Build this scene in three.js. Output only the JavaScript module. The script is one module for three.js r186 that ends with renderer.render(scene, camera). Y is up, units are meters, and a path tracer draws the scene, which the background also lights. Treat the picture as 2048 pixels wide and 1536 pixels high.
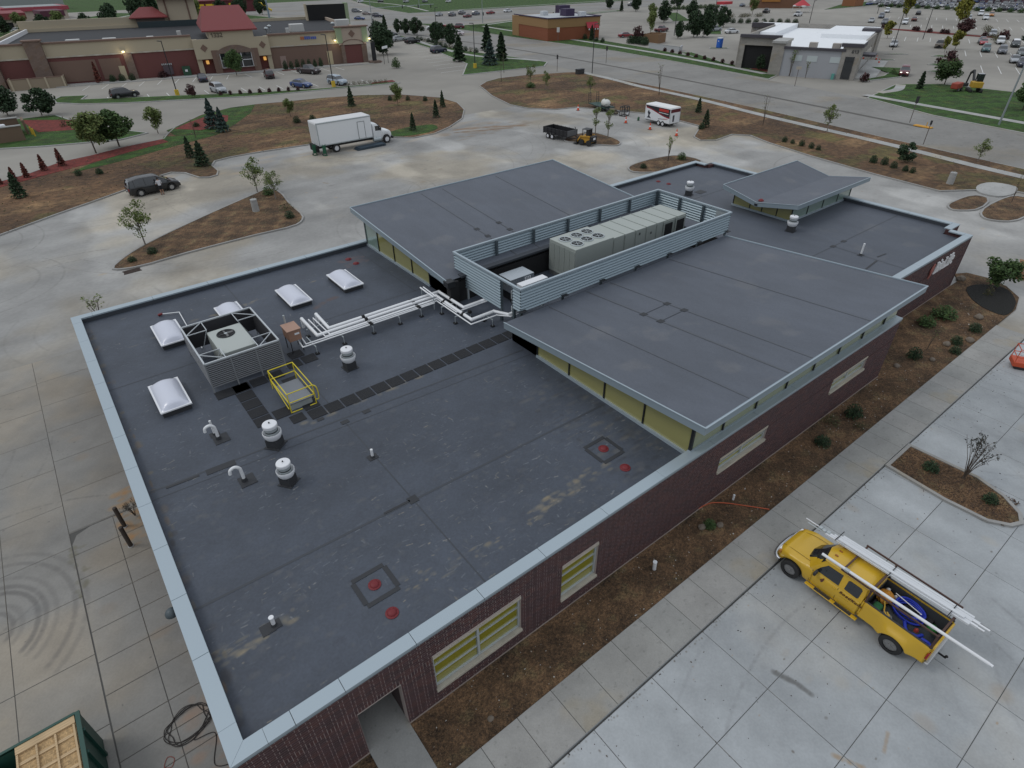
import * as THREE from 'three';
import { mergeGeometries, mergeVertices } from 'three/addons/utils/BufferGeometryUtils.js';
import { RoundedBoxGeometry } from 'three/addons/geometries/RoundedBoxGeometry.js';
import { TextGeometry } from 'three/addons/geometries/TextGeometry.js';
import { FontLoader } from 'three/addons/loaders/FontLoader.js';

// ---------- camera, sky, sun, exposure ----------
const scene = new THREE.Scene();
const camera = new THREE.PerspectiveCamera(65.69, 4 / 3, 0.1, 4000);
camera.rotation.order = 'YXZ';
camera.position.set(1.6385, 19.8854, 9.3728);
camera.rotation.set(-0.6202, -0.6534, -0.015);
camera.updateMatrixWorld();
const SKY_LEVEL = 0.74;
{ // even overcast: brighter overhead than at the horizon, cool grey
  const w = 64, h = 32, a = new Float32Array(w * h * 4);
  for (let j = 0; j < h; j++) for (let i = 0; i < w; i++) {
    const el = Math.sin(((j + 0.5) / h - 0.5) * Math.PI), L = SKY_LEVEL * (0.62 + 0.55 * Math.max(0, el)), k = (j * w + i) * 4;
    a[k] = L * 0.925; a[k + 1] = L * 0.99; a[k + 2] = L * 1.085; a[k + 3] = 1;
  }
  const t = new THREE.DataTexture(a, w, h, THREE.RGBAFormat, THREE.FloatType);
  t.mapping = THREE.EquirectangularReflectionMapping; t.magFilter = t.minFilter = THREE.LinearFilter; t.needsUpdate = true;
  scene.background = t; scene.environment = t;
}
const sun = new THREE.DirectionalLight(new THREE.Color().setRGB(1, 0.96, 0.9), 0.6);
sun.position.set(-60, 120, -75); sun.target.position.set(25, 0, -15); scene.add(sun, sun.target);
sun.castShadow = true; sun.shadow.radius = 32; sun.shadow.mapSize.set(4096, 4096);
Object.assign(sun.shadow.camera, { left: -120, right: 120, top: 120, bottom: -120, near: 1, far: 500 });
const renderer = new THREE.WebGLRenderer({ antialias: true });
renderer.toneMapping = THREE.LinearToneMapping; renderer.toneMappingExposure = 1.0;
renderer.shadowMap.enabled = true; renderer.shadowMap.type = THREE.PCFSoftShadowMap;

// ---------- helpers ----------
let seed = 7;
const rnd = () => { seed |= 0; seed = seed + 0x6D2B79F5 | 0; let t = Math.imul(seed ^ seed >>> 15, 1 | seed); t = t + Math.imul(t ^ t >>> 7, 61 | t) ^ t; return ((t ^ t >>> 14) >>> 0) / 4294967296; };
const rr = (a, b) => a + (b - a) * rnd();
const pick = a => a[Math.floor(rnd() * a.length)];
const V = (x, y, z) => new THREE.Vector3(x, y, z);
const lerp = (a, b, t) => a + (b - a) * t, clamp = (x, a = 0, b = 1) => Math.min(b, Math.max(a, x));
const sm = (a, b, x) => { const t = clamp((x - a) / (b - a)); return t * t * (3 - 2 * t); };
const taken = new Map();
const numbered = n => { const k = taken.get(n) || 0; taken.set(n, k + 1); return k ? n + '_' + String(k).padStart(3, '0') : n; };

function prep(g) { // non-indexed with position, normal, uv in metres by facing (box projection)
  if (g.index) g = g.toNonIndexed();
  if (!g.attributes.normal) g.computeVertexNormals();
  if (!g.userData.keepUV) {
    const p = g.attributes.position, n = p.count, uv = new Float32Array(n * 2), a = V(), b = V(), c = V(), e = V(), f = V();
    for (let i = 0; i < n; i += 3) {
      a.fromBufferAttribute(p, i); b.fromBufferAttribute(p, i + 1); c.fromBufferAttribute(p, i + 2);
      e.subVectors(b, a).cross(f.subVectors(c, a));
      const ax = Math.abs(e.x), ay = Math.abs(e.y), az = Math.abs(e.z);
      for (let k = 0; k < 3; k++) {
        const q = [a, b, c][k], o = (i + k) * 2;
        if (ay >= ax && ay >= az) { uv[o] = q.x; uv[o + 1] = q.z; } else if (ax >= az) { uv[o] = q.z; uv[o + 1] = q.y; } else { uv[o] = q.x; uv[o + 1] = q.y; }
      }
    }
    g.setAttribute('uv', new THREE.BufferAttribute(uv, 2));
  }
  for (const k of Object.keys(g.attributes)) if (!['position', 'normal', 'uv', 'color'].includes(k)) g.deleteAttribute(k);
  return g;
}
function merge(list) {
  const l = list.map(g => { const r = prep(g.clone ? keep(g) : g); return r; });
  if (l.length === 1) return l[0];
  const col = l.some(g => g.attributes.color);
  if (col) for (const g of l) if (!g.attributes.color) g.setAttribute('color', new THREE.BufferAttribute(new Float32Array(g.attributes.position.count * 3).fill(1), 3));
  return mergeGeometries(l);
}
const keep = g => g;
function mk(name, geos, mat, parent = scene) {
  const m = new THREE.Mesh(merge(Array.isArray(geos) ? geos : [geos]), mat);
  m.name = parent === scene ? numbered(name) : name; m.castShadow = m.receiveShadow = true; parent.add(m); return m;
}
function thing(name, label, category, [x, y, z] = [0, 0, 0], turn = 0, group) {
  const o = new THREE.Group(); o.name = numbered(name); scene.add(o); o.position.set(x, y, z); o.rotation.y = turn;
  o.userData = { label, category }; if (group) o.userData.group = group; return o;
}
function tag(o, label, category, group) { o.userData.label = label; o.userData.category = category; if (group) o.userData.group = group; return o; }
function struct(name, geos, mat) { const m = mk(name, geos, mat); m.userData.kind = 'structure'; return m; }
function structGroup(name) { const o = new THREE.Group(); o.name = numbered(name); o.userData.kind = 'structure'; scene.add(o); return o; }
function dup(o, label, [x, y, z], turn = 0, s = 1, group) {
  const c = o.clone(); c.name = numbered(o.name.replace(/_\d\d\d$/, '')); c.userData = { ...o.userData, label }; if (group) c.userData.group = group;
  c.position.set(x, y, z); c.rotation.y = turn; if (s.length) c.scale.set(...s); else c.scale.setScalar(s); scene.add(c); return c;
}
// geometries
const bx = (w, h, d, x = 0, y = 0, z = 0, ry = 0) => { const g = new THREE.BoxGeometry(w, h, d); if (ry) g.rotateY(ry); return g.translate(x, y, z); };
const box = (x0, x1, y0, y1, z0, z1) => bx(x1 - x0, y1 - y0, z1 - z0, (x0 + x1) / 2, (y0 + y1) / 2, (z0 + z1) / 2);
const rbx = (w, h, d, r, x = 0, y = 0, z = 0, ry = 0, seg = 2) => { const g = new RoundedBoxGeometry(w, h, d, seg, r); if (ry) g.rotateY(ry); return g.translate(x, y, z); };
const cyl = (r0, r1, h, x = 0, y = 0, z = 0, n = 16) => new THREE.CylinderGeometry(r1, r0, h, n).translate(x, y + h / 2, z);
function rod(a, b, r, n = 8, r2 = r) { // a, b arrays
  const A = V(...a), B = V(...b), d = B.clone().sub(A), L = d.length();
  const g = new THREE.CylinderGeometry(r2, r, L, n).translate(0, L / 2, 0);
  g.applyQuaternion(new THREE.Quaternion().setFromUnitVectors(V(0, 1, 0), d.normalize())); return g.translate(A.x, A.y, A.z);
}
function bar(a, b, w, h) { // square bar between two points
  const A = V(...a), B = V(...b), d = B.clone().sub(A), L = d.length(), g = new THREE.BoxGeometry(w, h, L).translate(0, 0, L / 2);
  const m = new THREE.Matrix4().lookAt(B, A, Math.abs(d.y) > 0.95 * L ? V(1, 0, 0) : V(0, 1, 0)); g.applyMatrix4(m); return g.translate(A.x, A.y, A.z);
}
function tube(pts, r, n = 8, seg = null, closed = false) { return new THREE.TubeGeometry(new THREE.CatmullRomCurve3(pts.map(p => V(...p)), closed, 'centripetal'), seg || pts.length * 6, r, n, closed); }
function pipe(pts, r, n = 10) { // straight runs with ball elbows
  const g = []; for (let i = 0; i + 1 < pts.length; i++) g.push(rod(pts[i], pts[i + 1], r, n));
  for (let i = 0; i < pts.length; i++) g.push(new THREE.SphereGeometry(r * (i && i + 1 < pts.length ? 1.12 : 1), n, 8).translate(...pts[i]));
  return g;
}
function shapeOf(pts) { const s = new THREE.Shape(); pts.forEach(([x, z], i) => i ? s.lineTo(x, -z) : s.moveTo(x, -z)); return s; }
function flat(pts, y = 0, holes = []) { const s = shapeOf(pts); for (const h of holes) s.holes.push(shapeOf(h)); const g = new THREE.ShapeGeometry(s); g.rotateX(-Math.PI / 2); return g.translate(0, y, 0); }
function slabOf(pts, y0, y1, holes = []) { const s = shapeOf(pts); for (const h of holes) s.holes.push(shapeOf(h)); const g = new THREE.ExtrudeGeometry(s, { depth: y1 - y0, bevelEnabled: false }); g.rotateX(-Math.PI / 2); return g.translate(0, y0, 0); }
const area2 = p => p.reduce((s, [x, z], i) => { const [u, w] = p[(i + 1) % p.length]; return s + x * w - u * z; }, 0) / 2;
function inset(pts, d) { // move a closed outline inward by d
  const s = Math.sign(area2(pts)), n = pts.length;
  return pts.map((p, i) => {
    const a = pts[(i + n - 1) % n], b = pts[(i + 1) % n];
    let ux = p[0] - a[0], uz = p[1] - a[1], l = Math.hypot(ux, uz); ux /= l; uz /= l;
    let vx = b[0] - p[0], vz = b[1] - p[1]; l = Math.hypot(vx, vz); vx /= l; vz /= l;
    const nx = -uz * s, nz = ux * s, mx = -vz * s, mz = vx * s; let k = 1 + nx * mx + nz * mz; k = Math.max(k, 0.35);
    return [p[0] + d * (nx + mx) / k, p[1] + d * (nz + mz) / k];
  });
}
function smoothLoop(pts, n = 4) { const c = new THREE.CatmullRomCurve3(pts.map(([x, z]) => V(x, 0, z)), true, 'centripetal'); return c.getPoints(pts.length * n).slice(0, -1).map(p => [p.x, p.z]); }
function smoothLine(pts, n = 5) { const c = new THREE.CatmullRomCurve3(pts.map(([x, z]) => V(x, 0, z)), false, 'centripetal'); return c.getPoints((pts.length - 1) * n).map(p => [p.x, p.z]); }
function ribbon(pts, w, y) { // flat strip along a line
  const L = [], R = []; pts.forEach((p, i) => { const a = pts[Math.max(0, i - 1)], b = pts[Math.min(pts.length - 1, i + 1)], dx = b[0] - a[0], dz = b[1] - a[1], l = Math.hypot(dx, dz); L.push([p[0] - dz / l * w / 2, p[1] + dx / l * w / 2]); R.push([p[0] + dz / l * w / 2, p[1] - dx / l * w / 2]); });
  return flat([...L, ...R.reverse()], y);
}
function quad(a, b, c, d) { const g = new THREE.BufferGeometry(); g.setAttribute('position', new THREE.Float32BufferAttribute([...a, ...b, ...c, ...a, ...c, ...d], 3)); g.computeVertexNormals(); return g; }
function lathe(pts, n = 20) { return new THREE.LatheGeometry(pts.map(([r, y]) => new THREE.Vector2(r, y)), n); }
function rectUV(g, x0, z0, w, h) { g = g.index ? g.toNonIndexed() : g; const p = g.attributes.position, uv = new Float32Array(p.count * 2); for (let i = 0; i < p.count; i++) { uv[2 * i] = (p.getX(i) - x0) / w; uv[2 * i + 1] = (p.getZ(i) - z0) / h; } g.setAttribute('uv', new THREE.BufferAttribute(uv, 2)); g.userData.keepUV = true; return g; }

// ---------- noise and textures ----------
const PERM = new Uint8Array(512); { const a = [...Array(256).keys()]; let s = 99; for (let i = 255; i > 0; i--) { s = (s * 16807) % 2147483647; const j = s % (i + 1); [a[i], a[j]] = [a[j], a[i]]; } for (let i = 0; i < 512; i++) PERM[i] = a[i & 255]; }
function vn(x, y, per = 256) { // tileable value noise
  const xi = Math.floor(x), yi = Math.floor(y), fx = x - xi, fy = y - yi, u = fx * fx * (3 - 2 * fx), v = fy * fy * (3 - 2 * fy);
  const m = a => ((a % per) + per) % per & 255, x0 = m(xi), x1 = m(xi + 1), y0 = m(yi), y1 = m(yi + 1);
  const a = PERM[PERM[x0] + y0], b = PERM[PERM[x1] + y0], c = PERM[PERM[x0] + y1], d = PERM[PERM[x1] + y1];
  return ((a + (b - a) * u) * (1 - v) + (c + (d - c) * u) * v) / 255;
}
function fbm(x, y, oct, per) { let s = 0, a = 0.5, n = 0; for (let i = 0; i < oct; i++) { s += a * vn(x, y, per); n += a; x *= 2; y *= 2; per *= 2; a *= 0.5; } return s / n; }
function tex(w, h, fn, srgb = true) {
  const d = new Uint8Array(w * h * 4);
  for (let j = 0; j < h; j++) for (let i = 0; i < w; i++) { const c = fn(i / w, j / h, i, j), k = (j * w + i) * 4; d[k] = clamp(c[0], 0, 255); d[k + 1] = clamp(c[1], 0, 255); d[k + 2] = clamp(c[2], 0, 255); d[k + 3] = 255; }
  const t = new THREE.DataTexture(d, w, h); t.magFilter = THREE.LinearFilter; t.minFilter = THREE.LinearMipmapLinearFilter; t.generateMipmaps = true; t.wrapS = t.wrapT = THREE.RepeatWrapping; if (srgb) t.colorSpace = THREE.SRGBColorSpace; t.needsUpdate = true; return t;
}
const rep = (t, m) => { const c = t.clone(); c.repeat.set(1 / m, 1 / m); c.needsUpdate = true; return c; };
const lin = (r, g, b) => new THREE.Color().setRGB(r, g, b);
const S = (c, rough = 0.7, o = {}) => new THREE.MeshStandardMaterial({ color: Array.isArray(c) ? lin(...c) : c, roughness: rough, ...o });
const PH = (c, rough = 0.4, o = {}) => new THREE.MeshPhysicalMaterial({ color: Array.isArray(c) ? lin(...c) : c, roughness: rough, ...o });

// fine concrete (repeats every 12 m)
const tConc = tex(1024, 1024, (u, v) => {
  const a = fbm(u * 6, v * 6, 5, 6), b = fbm(u * 40 + 9, v * 40, 3, 40), c = fbm(u * 4 + 3, v * 14 + 5, 4, 4), f = vn(u * 300, v * 300, 300);
  let k = 0.92 + 0.13 * (a - 0.5) + 0.06 * (b - 0.5) + 0.1 * (c - 0.5) + 0.05 * (f - 0.5);
  const w = sm(0.55, 0.78, fbm(u * 5 + 30, v * 5 + 7, 4, 5)); // rusty dust
  const d = sm(0.72, 0.8, fbm(u * 60 + 4, v * 60 + 61, 3, 60)) * 0.07; k -= d;
  return [255 * k * (1 + 0.02 * w), 255 * k * (1 - 0.015 * w), 255 * k * (1 - 0.075 * w)];
});
const bConc = tex(512, 512, (u, v) => { const a = 128 + 120 * (fbm(u * 60, v * 60, 3, 60) - 0.5); return [a, a, a]; }, false);
const tMulch = tex(1024, 1024, (u, v) => {
  const a = fbm(u * 8, v * 8, 4, 8), b = fbm(u * 70, v * 70, 3, 70), c = vn(u * 200, v * 200, 200), g = sm(0.55, 0.75, fbm(u * 11 + 5, v * 11 + 9, 4, 11));
  const k = 0.42 + 0.62 * a + 0.5 * (b - 0.5) + 0.3 * (c - 0.5);
  return [lerp(130, 140, g) * k, lerp(101, 118, g) * k, lerp(73, 84, g) * k];
});
const tDirt = tex(1024, 1024, (u, v) => { const a = fbm(u * 9, v * 9, 5, 9), b = fbm(u * 120, v * 120, 3, 120), o = sm(0.52, 0.68, fbm(u * 14 + 5, v * 14 + 2, 4, 14)), t = sm(0.55, 0.75, fbm(u * 7 + 8, v * 20 + 3, 4, 7)), k = 0.5 + 0.6 * a + 0.5 * (b - 0.5); return [lerp(lerp(116, 112, o), 146, t) * k, lerp(lerp(88, 100, o), 116, t) * k, lerp(lerp(62, 60, o), 82, t) * k]; });
const bMulch = tex(512, 512, (u, v) => { const a = 255 * fbm(u * 50, v * 50, 3, 50); return [a, a, a]; }, false);
const tGrass = tex(1024, 1024, (u, v) => {
  const a = fbm(u * 9, v * 9, 4, 9), b = fbm(u * 90, v * 90, 3, 90), k = 0.62 + 0.5 * (a - 0.5) + 0.6 * (b - 0.5), y = sm(0.5, 0.8, fbm(u * 6 + 3, v * 6, 4, 6));
  return [lerp(78, 98, y) * k, lerp(124, 124, y) * k, lerp(38, 44, y) * k];
});
const tRedMulch = tex(512, 512, (u, v) => { const k = 0.6 + 0.5 * (fbm(u * 12, v * 12, 4, 12) - 0.3) + 0.5 * (fbm(u * 90, v * 90, 2, 90) - 0.5); return [150 * k, 62 * k, 52 * k]; });
const tOSB = tex(512, 512, (u, v) => { const a = fbm(u * 14, v * 50, 3, 14), b = fbm(u * 60 + 7, v * 18, 3, 18), k = 0.75 + 0.5 * (Math.max(a, b) - 0.5); return [214 * k, 178 * k, 128 * k]; });
const tWood = tex(256, 256, (u, v) => { const k = 0.85 + 0.3 * (fbm(u * 3, v * 40, 3, 3) - 0.5); return [214 * k, 184 * k, 142 * k]; });
const bFine = tex(512, 512, (u, v) => { const a = 255 * fbm(u * 90, v * 90, 2, 90); return [a, a, a]; }, false);
// ---------- stained surfaces, mapped to the place in metres ----------
function canvasMap(W, H, x0, z0, w, h, base, paint) { // base(u,v)->[r,g,b]; paint(stamp helpers)
  const buf = new Float32Array(W * H * 3);
  for (let j = 0; j < H; j++) for (let i = 0; i < W; i++) { const c = base(x0 + (i + 0.5) / W * w, z0 + (j + 0.5) / H * h), k = (j * W + i) * 3; buf[k] = c[0]; buf[k + 1] = c[1]; buf[k + 2] = c[2]; }
  const sx = W / w, sz = H / h;
  const blob = (x, z, r, al, col, rz = r, hard = 0.3) => {
    const cx = (x - x0) * sx, cz = (z - z0) * sz, px = r * sx, pz = rz * sz;
    for (let j = Math.max(0, Math.floor(cz - pz)); j <= Math.min(H - 1, cz + pz); j++) for (let i = Math.max(0, Math.floor(cx - px)); i <= Math.min(W - 1, cx + px); i++) {
      const d = Math.hypot((i + 0.5 - cx) / px, (j + 0.5 - cz) / pz); if (d >= 1) continue;
      const a = al * (1 - sm(hard, 1, d)), k = (j * W + i) * 3; for (let q = 0; q < 3; q++) buf[k + q] += (col[q] - buf[k + q]) * a;
    }
  };
  const stroke = (pts, r, al, col, ragged = 0.4) => {
    for (let s = 0; s + 1 < pts.length; s++) {
      const [ax, az] = pts[s], [bx_, bz] = pts[s + 1], L = Math.hypot(bx_ - ax, bz - az), n = Math.max(1, Math.ceil(L / (r * 0.7)));
      for (let i = 0; i < n; i++) { const t = i / n; if (rnd() < ragged * 0.5) continue; blob(lerp(ax, bx_, t), lerp(az, bz, t), r * rr(0.8, 1.15), al * rr(1 - ragged, 1), col); }
    }
  };
  paint({ blob, stroke });
  return (() => { const d = new Uint8Array(W * H * 4); for (let k = 0; k < W * H; k++) { d[4 * k] = clamp(buf[3 * k], 0, 255); d[4 * k + 1] = clamp(buf[3 * k + 1], 0, 255); d[4 * k + 2] = clamp(buf[3 * k + 2], 0, 255); d[4 * k + 3] = 255; } const t = new THREE.DataTexture(d, W, H); t.magFilter = THREE.LinearFilter; t.minFilter = THREE.LinearMipmapLinearFilter; t.generateMipmaps = true; t.colorSpace = THREE.SRGBColorSpace; t.needsUpdate = true; return t; })();
}
const arc = (cx, cz, r, a0, a1, n = 24, rz = r) => Array.from({ length: n + 1 }, (_, i) => { const a = lerp(a0, a1, i / n); return [cx + Math.cos(a) * r, cz + Math.sin(a) * rz]; });

// ---------- ground, pavements ----------
const mGrass = S(0xffffff, 1, { map: rep(tGrass, 7), bumpMap: rep(bMulch, 2), bumpScale: 0.05 });
const mMulch = S(0xffffff, 1, { map: rep(tMulch, 5), bumpMap: rep(bMulch, 2.2), bumpScale: 0.06 });
const mDirt = S(0xffffff, 1, { map: rep(tDirt, 46), bumpMap: rep(bMulch, 4), bumpScale: 0.08 });
const mRed = S(0xffffff, 1, { map: rep(tRedMulch, 3) });
const mKerb = S([0.36, 0.355, 0.34], 0.9, { map: rep(tConc, 9) });
const mWalk = S([0.42, 0.42, 0.405], 0.9, { map: rep(tConc, 12), bumpMap: rep(bConc, 3), bumpScale: 0.003 });
const mJoint = S([0.09, 0.088, 0.082], 1);
struct('ground', bx(5200, 0.02, 5200, 200, -0.19, -400), mGrass);

const FX0 = -110, FZ0 = -420, FW = 540, FH = 480; // the wide paved district
const farMap = canvasMap(1536, 1536, FX0, FZ0, FW, FH, (x, z) => {
  const k = 0.93 + 0.22 * (fbm(x / 30 + 40, z / 30 + 40, 4, 256) - 0.5) + 0.1 * (fbm(x / 4 + 90, z / 4 + 90, 3, 256) - 0.5);
  return [150 * k, 146 * k, 138 * k];
}, ({ stroke }) => { for (let i = 0; i < 60; i++) { const x = rr(60, 330), z = rr(-250, -30); stroke([[x, z], [x + rr(-14, 14), z + rr(-14, 14)]], rr(0.4, 0.9), 0.12, [110, 108, 104]); } });
const mFar = S(0xffffff, 0.92, { map: farMap });
struct('pavement', rectUV(flat([[FX0, FZ0], [FX0 + FW, FZ0], [FX0 + FW, FZ0 + FH], [FX0, FZ0 + FH]].reverse(), 0), FX0, FZ0, FW, FH), mFar);

const LX0 = -40, LZ0 = -75, LW = 122, LH = 112;
const lotMap = canvasMap(2048, 2048, LX0, LZ0, LW, LH, (x, z) => {
  const a = fbm(x / 13 + 20, z / 13 + 20, 5, 256), b = fbm(x / 2.3 + 70, z / 2.3 + 70, 3, 256), c = fbm(x / 7 + 31, z / 2.2 + 90, 4, 256), f = vn(x * 6 + 800, z * 6 + 900, 256);
  const k = 0.94 + 0.26 * (a - 0.5) + 0.14 * (b - 0.5) + 0.16 * (c - 0.5) + 0.05 * (f - 0.5);
  const w = sm(0.45, 0.7, fbm(x / 9 + 60, z / 9 + 11, 4, 256)); // sandy film left by the works
  const ch = 1 + 0.13 * sm(0.5, 0.7, fbm(x / 5 + 140, z / 11 + 33, 4, 256)); return [lerp(152, 157, w) * k * ch, lerp(151, 150, w) * k * ch, lerp(148, 137, w) * k * ch];
}, ({ blob, stroke }) => {
  const dk = [104, 102, 98], tan = [176, 150, 118], br = [120, 98, 76];
  for (let i = 0; i < 90; i++) { // tyre tracks of manoeuvring vehicles, in pairs
    const x = rr(-36, 78), z = pick([rr(-72, -31), rr(-72, -31), rr(-30, 30)]), r = rr(4, 15), a0 = rr(0, 6.28), a1 = a0 + rr(0.5, 2.0), al = rr(0.08, 0.24), w = rr(0.09, 0.16);
    stroke(arc(x, z, r, a0, a1), w, al, dk, 0.5); stroke(arc(x, z, r + 1.65, a0, a1), w, al, dk, 0.5);
  }
  for (let i = 0; i < 240; i++) blob(rr(-38, 80), rr(-74, 34), rr(0.1, 0.5), rr(0.1, 0.4), pick([dk, br, tan, [150, 140, 128]]), rr(0.1, 0.4));
  for (let i = 0; i < 46; i++) { const x = rr(6, 58), z = lerp(-65.5, -71, rnd()); blob(x, z, rr(1, 3), 0.18, tan, rr(0.5, 1.4)); }
  for (let i = 0; i < 40; i++) blob(rr(47, 62), rr(-68, -62), rr(0.4, 1.6), 0.22, br, rr(0.3, 0.8));
  stroke([[51, -67.5], [55, -66], [58, -64.2], [60.5, -63.2]], 0.8, 0.5, [124, 96, 70], 0.3); stroke([[50, -66], [54, -64.5], [58, -63]], 0.5, 0.5, [112, 88, 66], 0.3); // earth dragged out of the bed
  for (let i = 0; i < 50; i++) blob(rr(-3.6, 0.3), rr(-24, -18), rr(0.3, 0.9), 0.14, [190, 160, 96], rr(0.3, 0.9));
});
const mLot = S(0xffffff, 0.9, { map: lotMap, bumpMap: rep(bConc, 4), bumpScale: 0.003 });
struct('parking_lot', rectUV(flat([[LX0, LZ0 + LH], [LX0 + LW, LZ0 + LH], [LX0 + LW, LZ0], [LX0, LZ0]], 0.005), LX0, LZ0, LW, LH), mLot);

// slabs one can tell apart, near the camera
const place = (t, x0, z0, w, h) => { t.repeat.set(1 / w, 1 / h); t.offset.set(-x0 / w, -z0 / h); t.wrapS = t.wrapT = THREE.RepeatWrapping; return t; };
const bayMap = place(canvasMap(2048, 1024, 2, 1.5, 48, 22, (x, z) => {
  const a = fbm(x / 5 + 12, z / 5 + 31, 5, 256), b = fbm(x * 1.7 + 44, z * 1.7 + 81, 3, 256), c = fbm(x / 1.2 + 3, z / 6 + 70, 4, 256), f = vn(x * 22 + 700, z * 22 + 300, 256), w = sm(0.52, 0.72, fbm(x / 3.3 + 90, z / 3.3 + 15, 4, 256));
  const k = 0.97 + 0.2 * (a - 0.5) + 0.09 * (b - 0.5) + 0.13 * (c - 0.5) + 0.05 * (f - 0.5); return [lerp(163, 171, w) * k, lerp(167, 172, w) * k, lerp(169, 170, w) * k];
}, ({ blob, stroke }) => {
  const dk = [104, 104, 104], rust = [150, 122, 92];
  for (let i = 0; i < 26; i++) { const x = rr(6, 46), z = rr(4, 20), r = rr(5, 16), a0 = rr(0, 6.28); for (const d of [0, 1.6]) stroke(arc(x, z, r + d, a0, a0 + rr(0.3, 0.9)), 0.1, rr(0.05, 0.14), dk, 0.5); }
  for (let i = 0; i < 240; i++) blob(rr(4, 48), 3.7 + Math.pow(rnd(), 1.6) * 17, rr(0.02, 0.09), rr(0.2, 0.6), pick([dk, [84, 76, 68], rust]), rr(0.02, 0.07)); for (let i = 0; i < 60; i++) blob(rr(4, 48), rr(4, 20), rr(0.15, 0.7), rr(0.06, 0.2), pick([rust, [176, 160, 136], [138, 146, 150]]), rr(0.15, 0.5));
  stroke([[15.1, 6.2], [15.35, 6.9], [15.4, 7.5]], 0.15, 0.55, [96, 96, 94], 0.2); stroke([[14.2, 8.8], [14.6, 9.6]], 0.12, 0.4, rust, 0.3); stroke([[15.5, 9.7], [16.2, 9.5]], 0.09, 0.3, rust, 0.3); for (let x = 4; x < 46; x += 0.12) if (rnd() < 0.5) blob(x, 3.82 + rr(0, 0.1), rr(0.02, 0.07), rr(0.2, 0.6), [92, 84, 74], 0.05);
}), 2, 1.5, 48, 22);
const driveMap = place(canvasMap(1024, 2048, -17, -33, 17, 39, (x, z) => {
  const a = fbm(x / 4 + 22, z / 4 + 51, 5, 256), b = fbm(x * 1.7 + 14, z * 1.7 + 181, 3, 256), c = fbm(x / 6 + 9, z / 1.6 + 20, 4, 256), f = vn(x * 22 + 500, z * 22 + 900, 256), w = sm(0.4, 0.66, fbm(x / 4.5 + 60, z / 4.5 + 25, 4, 256));
  const k = 0.95 + 0.18 * (a - 0.5) + 0.08 * (b - 0.5) + 0.1 * (c - 0.5) + 0.05 * (f - 0.5); return [lerp(140, 150, w) * k, lerp(138, 142, w) * k, lerp(133, 129, w) * k];
}, ({ blob, stroke }) => {
  const dk = [84, 82, 80], rust = [150, 112, 74];
  for (const [r, al] of [[0.7, 0.3], [1.0, 0.2], [1.5, 0.42], [1.75, 0.36], [2.1, 0.22], [2.7, 0.3], [3.1, 0.2]]) stroke(arc(-6.0, -12.3, r, -2.2, 1.0, 40, r * 1.25), 0.16, al * 0.45, dk, 0.1);
  for (let i = 0; i < 14; i++) { const x = rr(-16, -4), z = rr(-32, -6), r = rr(4, 12), a0 = rr(0, 6.28); for (const d of [0, 1.6]) stroke(arc(x, z, r + d, a0, a0 + rr(0.3, 1.0)), 0.1, rr(0.06, 0.16), dk, 0.5); }
  for (let i = 0; i < 130; i++) blob(rr(-17, 0), rr(-33, 5), rr(0.02, 0.08), rr(0.2, 0.5), dk, rr(0.02, 0.07)); for (let i = 0; i < 60; i++) blob(rr(-17, 0), rr(-33, 5), rr(0.2, 0.8), rr(0.06, 0.18), pick([rust, [170, 152, 120], [126, 130, 134]]), rr(0.2, 0.6)); for (let i = 0; i < 60; i++) blob(rr(-1.3, -0.1), rr(-17.5, -13.2), rr(0.1, 0.4), rr(0.1, 0.4), pick([rust, [176, 124, 70]]), rr(0.1, 0.4)); for (let i = 0; i < 26; i++) blob(rr(-1.2, 0), rr(-5.2, -2.2), rr(0.15, 0.5), 0.16, [168, 122, 92], rr(0.15, 0.4)); for (let i = 0; i < 18; i++) blob(rr(-3.2, -2.6), rr(-15, -12), rr(0.08, 0.3), 0.25, [96, 92, 70], rr(0.1, 0.3));
}), -17, -33, 17, 39);
const mkT = (map, t) => t.map(k => S(lin(k, k, k), 0.9, { map, bumpMap: rep(bConc, 2.5), bumpScale: 0.002 }));
const mSlabC = mkT(bayMap, [1, 0.975, 1.02, 0.99]), mSlabW = mkT(driveMap, [1, 0.98, 1.02]), mPath = [[0.345, 0.342, 0.322], [0.335, 0.335, 0.318], [0.355, 0.35, 0.332]].map(t => S(t, 0.9, { map: rep(tConc, 9), bumpMap: rep(bConc, 2.5), bumpScale: 0.002 }));
const chamf = (x0, x1, z0, z1, y1, y0) => { const e = 0.008; const g = box(x0, x1, y0, y1, z0, z1); const p = g.attributes.position; for (let i = 0; i < p.count; i++) if (p.getY(i) > (y0 + y1) / 2) { p.setX(i, p.getX(i) + (p.getX(i) < (x0 + x1) / 2 ? e : -e)); p.setZ(i, p.getZ(i) + (p.getZ(i) < (z0 + z1) / 2 ? e : -e)); } g.computeVertexNormals(); return g; };
{
  const g = structGroup('parking_slabs'), jx = 0.008;
  mk('joint_filler', flat([[2, 30], [50, 30], [50, 3.72], [2, 3.72]], 0.009), mJoint, g);
  const xs = []; for (let x = 3.55; x < 49; x += 2.72) xs.push(x);
  const zs = [3.76, 6.4, 9.0, 11.25, 13.95, 16.65, 19.4, 22.1];
  for (let i = 0; i + 1 < xs.length; i++) for (let j = 0; j + 1 < zs.length; j++) {
    const m = mk('slab', chamf(xs[i] + jx, xs[i + 1] - jx, zs[j] + jx, zs[j + 1] - jx, 0.028 + rr(-0.002, 0.002), 0.0095), pick(mSlabC), g);
  }
}
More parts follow.
